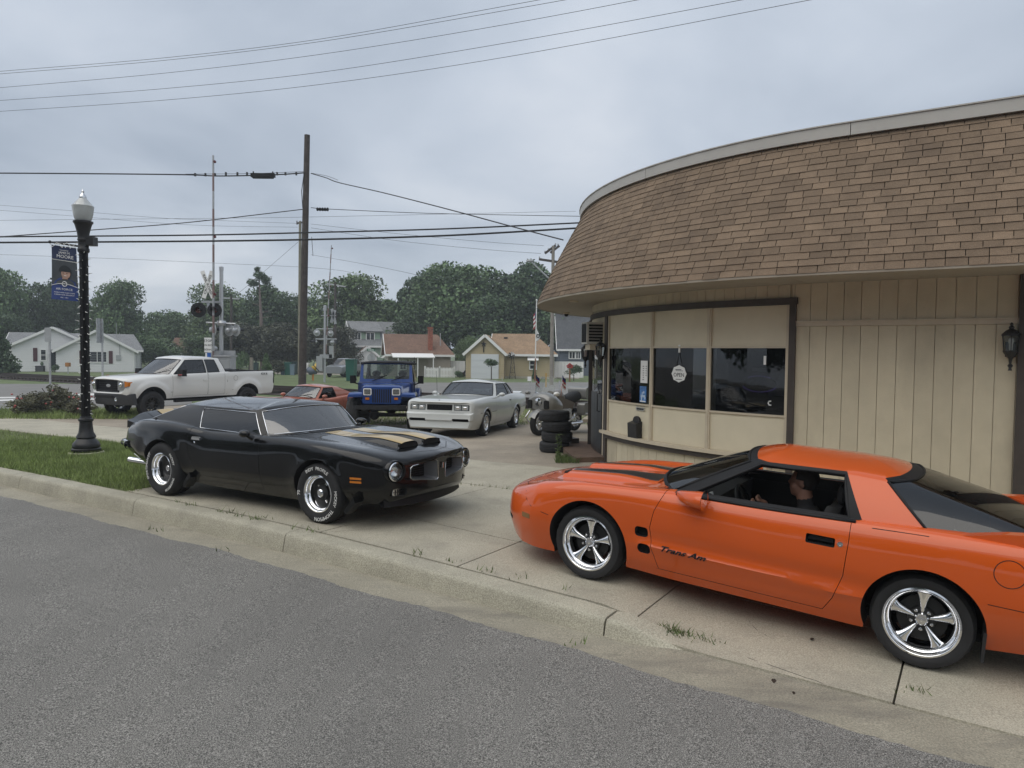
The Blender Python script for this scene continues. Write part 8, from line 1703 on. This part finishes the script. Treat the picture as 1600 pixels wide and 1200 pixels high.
mb = MB(); mb.box((0, -.06, zc + .62), (.62, .02, .2)); s_ = mb.obj('street_plate', mat('street_green', (.01, .13, .07), .5), t); mb = MB(); [mb.box((-.22 + .062 * k, -.073, zc + .62), (.040 - .012 * (k % 3 == 1), .004, .085 + .02 * (k % 2))) for k in range(8)]; mb.obj('lettering', M['white'], s_)
# ================================================================ YARD THINGS
def rooster(px, py, Y, sc, cols, label, flip=1):
    p = Vector((col_at(px, Y), Y, 0)); p.z = gz(p.x, Y); t = thing('rooster_statue', label, 'statue', p, 0 if flip > 0 else PI); k = sc
    c1, c2, c3, c4 = cols
    mb = MB(); mb.tube([(-.28 * k, 0, .62 * k), (-.1 * k, 0, .50 * k), (.12 * k, 0, .52 * k), (.24 * k, 0, .72 * k), (.28 * k, 0, .95 * k)], [.10 * k, .22 * k, .21 * k, .13 * k, .08 * k], 12); mb.obj('body', c1, t, smooth=180)
    mb = MB(); mb.tube([(.12 * k, 0, .60 * k), (.24 * k, 0, .74 * k), (.28 * k, 0, .93 * k)], [.215 * k, .15 * k, .09 * k], 12); mb.obj('neck', c2, t, smooth=180)
    mb = MB(); mb.ell((.30 * k, 0, .98 * k), (.08 * k, .06 * k, .075 * k), 12, 8); mb.prism([(.36 * k, .99 * k), (.36 * k, .95 * k), (.46 * k, .95 * k)], (0, -.02 * k, 0), (1, 0, 0), (0, 0, 1), (0, .04 * k, 0)); mb.prism([(.20 * k, 1.02 * k), (.22 * k, 1.16 * k), (.27 * k, 1.08 * k), (.31 * k, 1.18 * k), (.34 * k, 1.08 * k), (.39 * k, 1.13 * k), (.38 * k, 1.0 * k)], (0, -.015 * k, 0), (1, 0, 0), (0, 0, 1), (0, .03 * k, 0)); mb.ell((.36 * k, 0, .88 * k), (.035 * k, .03 * k, .07 * k), 8, 6); mb.obj('head', c3, t, smooth=40)
    mb = MB()
    for q in range(6): a = .5 + q * .26; mb.tube([(-.25 * k, (q - 2.5) * .02 * k, .60 * k), (-.25 * k - .25 * k * math.cos(a), (q - 2.5) * .03 * k, .60 * k + .34 * k * math.sin(a)), (-.25 * k - .42 * k * math.cos(a * .8), (q - 2.5) * .03 * k, .58 * k + .30 * k * math.sin(a))], [.04 * k, .05 * k, .015 * k], 6)
    mb.obj('tail', c4, t, smooth=60); mb = MB(); [mb.tube([(x * k, y * k, .38 * k), (x * k, y * k, 0)], .025 * k, 6) for x, y in ((-.02, .08), (.08, -.08))]; mb.obj('leg', M['amber'], t)
MB_ = mat('rooster_blue', (.02, .06, .24), .5); MW_ = mat('rooster_white', (.55, .55, .54), .6); MR_ = mat('rooster_red', (.40, .03, .02), .5); MG_ = mat('rooster_grey', (.30, .34, .34), .6, var=.4, vs=12); MY_ = mat('rooster_gold', (.50, .32, .03), .5); MD_ = mat('rooster_slate', (.10, .12, .16), .6)
rooster(160, 578, 34, .84, (MB_, MW_, MR_, MG_), 'blue and white rooster statue with red comb before white house')
rooster(488, 588, 56, 1.45, (MD_, MY_, MR_, MW_), 'tall yellow necked rooster statue between the wooden pole and signal')
def bin_(px, Y, col, label, h=1.05, w_=.6, grp='wheeled bins by the drive'):
    p = Vector((col_at(px, Y), Y, 0)); p.z = gz(p.x, Y); t = thing('wheelie_bin', label, 'bin', p, random.uniform(-.2, .2), grp); m = mat('bin', col, .5)
    mb = MB(); mb.box((0, 0, h / 2), (w_ * .82, w_ * .9, h), taper=1.2); mb.obj('bin_body', m, t); mb = MB(); mb.box((0, -.02, h + .04), (w_ * 1.05, w_ * 1.15, .08)); mb.tube([(-w_ * .45, w_ * .6, h), (w_ * .45, w_ * .6, h)], .025, 6); mb.obj('lid', m, t)
    for s_ in (-1, 1): mb = MB(); mb.lathe([(.10, -.03), (.10, .03)], (s_ * w_ * .4, w_ * .4, .1), (1, 0, 0), 12, caps=True); mb.obj('wheel', M['rubber'], t)
GRN, BLU, DGR = (.015, .10, .075), (.10, .16, .22), (.02, .045, .045)
bin_(450, 70, GRN, 'green wheeled bin between two pale blue ones', 1.15, .62); bin_(442, 70.4, BLU, 'pale blue bin left of the green one', .95, .42); bin_(457, 69.6, (.16, .22, .27), 'pale blue bin right of the green one', .95, .42); bin_(461, 72, DGR, 'dark bin at the back right of the bin row', 1.2, .5)
bin_(399, 68, DGR, 'dark teal bin left of the small conifer', 1.1, .5); bin_(549, 56, GRN, 'large green bin just left of the blue off-roader', 1.6, .70)
p = Vector((col_at(393, 52), 52, 0)); p.z = gz(p.x, 52); t = thing('wooden_post', 'short grey wooden post left of the small conifer', 'post', p); mb = MB(); mb.box((0, 0, .85), (.20, .20, 1.8)); mb.obj('post', mat('post_grey', (.22, .20, .17), .9, var=.2, vs=8), t)
# flagpole with two flags
Y = 60; xb = col_at(836, Y); z0 = gz(xb, Y); t = thing('flagpole', 'white flagpole before the tan house, lower half rusty', 'flagpole', (xb, Y, z0)); q = lambda px, py: atd(px, py, Y) - Vector((xb, Y, z0))
mb = MB(); mb.tube([Vector((0, 0, 0)), q(836.6, 560)], .05, 10); mb.obj('lower_tube', mat('pole_rust', (.24, .10, .05), .8), t); mb = MB(); mb.tube([q(836.6, 560), q(838.5, 470)], .045, 10); mb.ell(q(838.5, 469), (.08, .08, .08), 8, 6); mb.obj('upper_tube', M['white'], t, smooth=50)
M['flag_red'] = mat('flag_red', (.35, .03, .04), .8); M['flag_blue'] = mat('flag_blue', (.02, .03, .14), .8)
fl = thing('national_flag', 'striped american flag drooping on the flagpole', 'flag', (xb, Y, z0), 0, 'flags on the flagpole')
for k in range(7):
    a, b = 486 + k * 3.4, 486 + (k + 1) * 3.4; mb = MB(); mb.grid([[q(838 - j * .9, yy + j * 1.2) + Vector((0, .05 * math.sin(j * 1.7), 0)) for j in range(6)] for yy in (a, b)]); mb.obj('stripe', M['flag_red'] if k % 2 == 0 else M['white'], fl)
mb = MB(); mb.grid([[q(838 - j * .7, yy + j * 1.0) + Vector((0, -.03 + .05 * math.sin(j * 1.7), 0)) for j in range(4)] for yy in (486, 496)]); mb.obj('canton', M['flag_blue'], fl)
fl = thing('memorial_flag', 'white triangular drooping flag with black ring on the flagpole', 'flag', (xb, Y, z0), 0, 'flags on the flagpole'); mb = MB(); mb.grid([[q(837.4 + w_ * j / 5 - .4, yy + j * .5) + Vector((0, .06 * math.sin(j * 1.5), 0)) for j in range(6)] for yy, w_ in ((510, .6), (517, 4), (524, 7.2), (528, 5.5), (531, 2))]); mb.obj('cloth', M['white'], fl)
mb = MB(); mb.tube([q(840.6 + 2.2 * math.cos(k * PI / 8), 525 + 2.4 * math.sin(k * PI / 8)) + Vector((0, -.1, 0)) for k in range(17)], .035, 5); mb.obj('ring', M['black_plastic'], fl)
# windmill ornament
Y = 65; xb = col_at(801, Y); z0 = gz(xb, Y); t = thing('garden_windmill', 'black lattice garden windmill beside the garage door', 'windmill', (xb, Y, z0)); H = atd(801, 556, Y).z - z0
for sx, sy in ((1, 1), (1, -1), (-1, 1), (-1, -1)): mb = MB(); mb.beam((sx * .27, sy * .27, 0), (sx * .07, sy * .07, H), .035, .035); mb.obj('leg', M['black_metal'], t)
mb = MB()
for k in range(5):
    z = H * (.08 + .2 * k); r_ = .27 - .2 * z / H; c = [(r_, r_), (-r_, r_), (-r_, -r_), (r_, -r_)]; r2 = .27 - .2 * min(1, z / H + .2); c2 = [(r2, r2), (-r2, r2), (-r2, -r2), (r2, -r2)]
    for i in range(4): mb.beam((*c[i], z), (*c[(i + 1) % 4], z), .02, .02); mb.beam((*c[i], z), (*c2[(i + 1) % 4], min(H, z + .2 * H)), .015, .015)
mb.obj('lattice', M['black_metal'], t)
for k in range(8): a = k * PI / 4; mb = MB(); mb.prism([(.05, -.03), (.30, -.08), (.30, .08), (.05, .03)], (-.1, -.18, H + .05), (math.cos(a), 0, math.sin(a)), (-math.sin(a), .3, math.cos(a)), (0, -.008, 0)); mb.obj('blade', M['galv'] if k in (1, 2) else M['black_metal'], t)
# birdhouse, stakes, tub
p = grd(890, 596); t = thing('birdhouse', 'red birdhouse on a wooden post on the lawn', 'birdhouse', p); H = atd(890, 575, p.y).z - p.z
mb = MB(); mb.beam((0, 0, -.1), (0, 0, H), .12, .12); mb.obj('post', mat('post_brown', (.22, .12, .06), .9), t); mb = MB(); mb.prism([(-.22, 0), (.22, 0), (.22, .22), (0, .40), (-.22, .22)], (0, -.18, H), (1, 0, 0), (0, 0, 1), (0, .36, 0)); mb.obj('box', mat('bird_red', (.34, .035, .025), .6), t); mb = MB(); [mb.prism([(0, .42), (s_ * .30, .17), (s_ * .30, .13), (0, .38)], (0, -.22, H), (1, 0, 0), (0, 0, 1), (0, .44, 0)) for s_ in (1, -1)]; mb.obj('roof', mat('bird_roof', (.40, .05, .035), .6), t); mb = MB(); mb.lathe([(.05, 0), (.05, .01)], (0, -.19, H + .16), (0, -1, 0), 12, caps=True); mb.obj('entrance_hole', M['dark'], t)
for px, pt, pb, m, lb in ((853, 583, 605, mat('stake', (.45, .27, .06), .9), 'yellow wooden stake behind the motorcycle'), (784.5, 589, 598, M['galv'], 'thin grey stake beside garage drive'), (874, 595, 606, M['galv'], 'thin stake on lawn right of yellow stake')):
    p = grd(px, pb); t = thing('garden_stake', lb, 'stake', p); H = atd(px, pt, p.y).z - p.z; mb = MB(); mb.box((0, 0, H / 2), (.09 if 'yellow' in lb else .04, .05, H)); mb.obj('stake', m, t)
p = grd(827, 607); t = thing('yard_lantern', 'small white box lantern on a thin hook on lawn', 'lantern', p); H = atd(827, 592, p.y).z - p.z; mb = MB(); mb.box((0, 0, H), (.24, .16, .28)); mb.obj('box', M['white'], t); mb = MB(); mb.tube([(0, 0, 0), (0, 0, H - .14)], .015, 5); mb.tube([(.14, 0, 0), (.14, 0, H), (.1, 0, H + .1)], .012, 5); mb.obj('hook', M['galv'], t)
p = Vector((col_at(106, 66), 66, 0)); p.z = gz(p.x, 66); t = thing('yard_box', 'orange box on a short post before white house', 'box', p); mb = MB(); mb.beam((0, 0, 0), (0, 0, .7), .06, .06); mb.obj('post', M['galv'], t); mb = MB(); mb.box((0, 0, .85), (.34, .3, .36)); mb.obj('box', mat('box_orange', (.38, .17, .05), .7), t)
p = Vector((col_at(66, 73), 72.6, 0)); p.z = gz(p.x, 73); t = thing('planter', 'dark square planter with plants under the left shuttered window', 'planter', p); mb = MB(); mb.box((0, 0, .28), (1.05, .7, .62)); mb.obj('tub', mat('planter', (.045, .047, .05), .8), t); mb = MB(); [mb.ell((random.uniform(-.35, .35), random.uniform(-.2, .2), .7 + random.uniform(0, .35)), (.16, .14, .2), 7, 5) for _ in range(7)]; f = mb.obj('plants', LM[0], t)
p = grd(720, 589); t = thing('planter', 'dark round tub with a wheel at the end of picket fence', 'planter', p); mb = MB(); mb.lathe([(.35, 0), (.45, .45), (.42, .45), (.3, .4)], n=16, caps=True); mb.obj('tub', M['sleeper'], t); mb = MB(); mb.lathe([(.3, -.06), (.36, 0), (.3, .06), (.2, .0)], (.6, -.1, .36), (.2, -1, 0), 18, closed=True); mb.obj('spare_wheel', M['rubber'], t, smooth=40)
# ================================================================ TYRE STACK, MOTORCYCLE, STEP PLANT
p0 = grd(869, 708); p0 += Vector((0, .28, 0)); p0.z = gz(p0.x, p0.y)
tm = [tyre_mesh(.305, .20, .20, 48, .006), tyre_mesh(.315, .205, .205, 48, .006)]
for k, (dx, dy, lb) in enumerate(((-.02, 0, 'bottom tyre of the stack beside shop door'), (.03, .02, 'second tyre from the bottom of stack'), (.02, -.02, 'third tyre from the bottom of stack'), (-.03, .01, 'topmost black tyre of the stack by door'))):
    t = thing('old_tyre', lb, 'tyre', p0 + Vector((dx, dy, .11 + .205 * k)), k * 1.3, 'tyres stacked by the shop door'); o = tm[k % 2].obj('tyre', M['rubber'], t, smooth=50); o.rotation_euler = (PI / 2 + random.uniform(-.03, .03), 0, 0)
p = grd(871, 716); t = thing('weed_plant', 'tall leafy weed at the foot of the tyre stack', 'plant', p); mb = MB(); mb.tube([(0, 0, 0), (.01, 0, .22), (-.01, 0, .45)], [.012, .009, .004], 5); mb.tube([(0, 0, 0), (.06, .02, .2), (.08, .02, .34)], [.009, .007, .003], 5); mb.obj('stem', M['weed'], t)
mb = MB()
for k in range(80):
    z = random.uniform(.03, .47); a = random.uniform(0, 6.28); l = random.uniform(.05, .10); d = Vector((math.cos(a), math.sin(a), random.uniform(-.2, .5))); s_ = Vector((-math.sin(a), math.cos(a), 0)) * .022; b = Vector((.03 * random.random(), 0, z)); mb.add([b, b + d * l * .5 + s_, b + d * l, b + d * l * .5 - s_], [(0, 1, 2, 3)], tone=random.random())
f = mb.obj('leaves', M['weed'], t); f['kind'] = 'stuff'
pts = []
for _ in range(900): pp = grd(random.uniform(868, 905), random.uniform(714, 724)); pts.append(tuple(pp))
tag(blades('step_grass', pts, .03, .12, .006, M['weed'], 'patch of grass beside the shop door step', 1.0), cat='grass', kind='stuff')
# touring motorcycle, nose toward the camera's left
fwp, rwp = grd(842, 681), None; fwp += Vector((0, .12, 0)); hd_ = Vector((-.62, -.78, 0)).normalized(); ctr = fwp - hd_ * 0; mtc = thing('motorcycle', 'grey touring motorcycle with fairing and two small flags', 'motorcycle', (fwp.x, fwp.y, gz(fwp.x, fwp.y)), math.atan2(hd_.y, hd_.x))
M['moto_grey'] = mat('moto_grey', (.22, .22, .21), .3, .2, coat=.5); M['moto_tan'] = mat('moto_tan', (.16, .13, .10), .35, .3, coat=.4)
for x, rr in ((0, .32), (-1.62, .31)):
    mb = MB(); mb.lathe(tyre_profile(rr, .14, .21), (x, 0, rr), (0, 1, 0), 40); wv = mb.obj('wheel', M['rubber'], mtc, smooth=50); mb = MB(); mb.lathe([(.21, -.05), (.215, 0), (.21, .05), (.19, .02), (.19, -.02)], (x, 0, rr), (0, 1, 0), 32, closed=True); [mb.beam((x + .04 * math.cos(a), 0, rr + .04 * math.sin(a)), (x + .2 * math.cos(a), 0, rr + .2 * math.sin(a)), .03, .03, (0, 1, 0)) for a in np.linspace(0, 5.65, 10)]; mb.obj('rim', M['chrome_dull'], wv)
mb = MB(); rows = []
for a in np.linspace(-.3, PI * .85, 12): rows.append([Vector((-.37 * math.cos(a), y, .32 + .37 * math.sin(a) - abs(y) * .35)) for y in (-.11, -.06, 0, .06, .11)])
mb.grid(rows); mb.obj('front_fender', M['moto_grey'], mtc, smooth=60)
mb = MB(); [mb.tube([(0, s_ * .11, .32), (-.32, s_ * .11, .98)], .028, 8) for s_ in (1, -1)]; mb.tube([(-.34, -.38, 1.08), (-.36, -.12, 1.02), (-.36, .12, 1.02), (-.34, .38, 1.08)], .016, 6); mb.obj('fork', M['chrome'], mtc, smooth=50)
mb = MB(); rows = []
for x, hw, z0_, z1_ in ((.03, .30, .66, 1.00), (.0, .37, .60, 1.06), (-.12, .42, .52, 1.11), (-.32, .43, .46, 1.10), (-.50, .40, .48, .98)): rows.append([Vector((x, hw * math.cos(a), (z0_ + z1_) / 2 + (z1_ - z0_) / 2 * math.sin(a))) for a in np.linspace(0, 2 * PI, 20, endpoint=False)])
mb.grid(rows, close=True); mb.f.append(tuple(range(20))); mb.m.append(0); mb.obj('fairing', M['moto_grey'], mtc, smooth=60)
mb = MB(); mb.lathe([(.11, .0), (.10, .02), (.02, .03)], (.035, 0, .86), (1, 0, 0), 18); mb.obj('headlight', M['chrome'], mtc)
for s_ in (1, -1): mb = MB(); mb.prism(rrect(s_ * .26, .80, .13, .22, .04), (.0, 0, 0), (0, 1, 0), (0, 0, 1), (.07, 0, 0)); mb.obj('air_intake', M['dark'], mtc)
mb = MB(); rows = [[Vector((-.12 - .22 * f - .18 * (abs(y) / .32) ** 2 * .6, y * (1 - .25 * f), 1.10 + .40 * f)) for y in np.linspace(-.32, .32, 9)] for f in np.linspace(0, 1, 6)]; mb.grid(rows); mb.obj('windscreen', M['clear'], mtc, smooth=180)
for s_ in (1, -1):
    mb = MB(); mb.ell((-.12, s_ * .46, 1.08), (.09, .075, .055), 14, 8); mb.tube([(-.12, s_ * .38, 1.05), (-.12, s_ * .44, 1.06)], .02, 6); mb.obj('mirror', M['moto_grey'] if s_ < 0 else M['white'], mtc, smooth=180)
    mb = MB(); mb.tube([(-.10, s_ * .36, .62), (-.02, s_ * .44, .45), (-.18, s_ * .46, .30), (-.45, s_ * .38, .26)], .022, 8); mb.obj('crash_bar', M['chrome'], mtc, smooth=60)
    mb = MB(); mb.prism(rrect(-.72, .50, .50, .34, .06), (0, s_ * .20, 0), (1, 0, 0), (0, 0, 1), (0, s_ * .16, 0)); mb.lathe([(.13, 0), (.12, .06), (.04, .08)], (-.52, s_ * .36, .45), (0, s_, 0), 16, caps=True); mb.obj('engine', M['chrome_dull'], mtc)
    mb = MB(); mb.prism([(-.45, .62), (-.42, .98), (-.80, .92), (-1.2, .80), (-1.1, .62)], (0, s_ * .20, 0), (1, 0, 0), (0, 0, 1), (0, s_ * .09, 0)); mb.obj('side_panel', M['moto_tan'], mtc)
    mb = MB(); mb.prism(rrect(-1.70, .62, .62, .34, .08), (0, s_ * .24, 0), (1, 0, 0), (0, 0, 1), (0, s_ * .24, 0)); pn = mb.obj('pannier', M['moto_grey'], mtc); mb = MB(); mb.tube([(-1.42, s_ * .49, .50), (-1.7, s_ * .52, .50), (-2.0, s_ * .49, .50)], .015, 6); mb.obj('pannier_rail', M['chrome'], pn)
    mb = MB(); mb.tube([(-.6, s_ * .30, .26), (-1.4, s_ * .32, .26), (-2.0, s_ * .33, .30)], [.03, .05, .05], 10); mb.obj('exhaust', M['chrome'], mtc, smooth=50)
mb = MB(); mb.tube([(-.48, 0, .98), (-.80, 0, .98), (-1.0, 0, .90)], [.15, .19, .12], 14); mb.obj('fuel_tank', M['moto_tan'], mtc, smooth=60)
mb = MB(); mb.tube([(-.92, 0, .86), (-1.25, 0, .84), (-1.55, 0, .92), (-1.75, 0, .95)], [.10, .17, .17, .14], 12); mb.obj('seat', M['interior'], mtc, smooth=60)
mb = MB(); mb.prism(rrect(-1.98, 1.02, .46, .34, .08), (0, -.30, 0), (1, 0, 0), (0, 0, 1), (0, .60, 0)); mb.obj('top_box', M['moto_grey'], mtc); mb = MB(); mb.box((-2.22, 0, .98), (.02, .5, .08)); mb.obj('tail_lamp', M['red_lens'], mtc)
for s_, dx in ((1, 0), (-1, 0)):
    ft = thing('small_flag', ('small flag on the left of motorcycle trunk' if s_ > 0 else 'small flag on the right of motorcycle trunk'), 'flag', mtc.location, mtc.rotation_euler.z, 'flags on the motorcycle'); mb = MB(); mb.tube([(-.40, s_ * .40, 1.0), (-.42, s_ * .42, 1.56)], .008, 5); mb.obj('staff', M['chrome'], ft)
    for k in range(6): mb = MB(); mb.grid([[Vector((-.42 - .035 * j, s_ * .42 + .015 * math.sin(j * 2), zz_ - .025 * j)) for j in range(6)] for zz_ in (1.54 - .05 * k, 1.49 - .05 * k)]); mb.obj('stripe', (M['flag_red'], M['white'], M['flag_blue'])[k % 2 if k > 2 else 2 if k < 2 else 0], ft)
for pl in (((1006, 953), (1046, 944), (1100, 933), (1180, 917)), ((1165, 965), (1182, 985), (1200, 996)), ((452, 840), (520, 832), (600, 826)), ((640, 790), (668, 783), (700, 779), (716, 783)), ((1080, 1000), (1190, 1036), (1300, 1075))):
    pts = []
    for a, b in zip(pl, pl[1:]):
        for k in range(8): f = k / 8; pts.append(grd(a[0] + (b[0] - a[0]) * f, a[1] + (b[1] - a[1]) * f) + Vector((random.uniform(-.008, .008), random.uniform(-.008, .008), .0075)))
    mb = MB(); n = len(pts); w_ = .004; mb.grid([[p + Vector((-SN * q * w_, CS * q * w_, 0)) for q in (-1, 1)] for p in pts]); tag(mb.obj('pavement_crack', M['joint']), kind='structure')
# leaves and spots dropped on the apron
M['dry_leaf'] = mat('dry_leaf', (.035, .022, .014), .9)
for i, (px, py) in enumerate(((1269, 1002), (1209, 1068), (1240, 1087))):
    p = grd(px, py); t = thing('fallen_leaf', ('dark dry leaf below the orange car door', 'dark curled leaf on the gutter pan below the apron joint', 'small dark leaf on the gutter right of the curled one')[i], 'leaf', p + Vector((0, 0, .012)), random.uniform(0, 6)); mb = MB(); r_ = (.022, .026, .016)[i]; mb.grid([[Vector((r_ * u, r_ * .6 * v * (1 - u * u) ** .5, .008 * v * v)) for v in (-1, -.3, .3, 1)] for u in np.linspace(-.98, .98, 7)]); o = mb.obj('leaf', M['dry_leaf'], t); md = o.modifiers.new('s', 'SOLIDIFY'); md.thickness = .002
# thin summer haze
mb = MB(); mb.box((0, 700, 7), (5600, 1900, 17.6)); hz = bpy.data.materials.new('haze'); hz.use_nodes = True; t = hz.node_tree; t.nodes.remove(t.nodes['Principled BSDF']); pv = t.nodes.new('ShaderNodeVolumePrincipled'); pv.inputs['Density'].default_value = .0011; pv.inputs['Color'].default_value = (.86, .93, 1, 1); pv.inputs['Anisotropy'].default_value = .1; t.links.new(pv.outputs[0], t.nodes['Material Output'].inputs[1])
hb = mb.obj('haze', hz); hb['kind'] = 'stuff'; hb['label'] = 'thin pale haze over the far houses and trees'
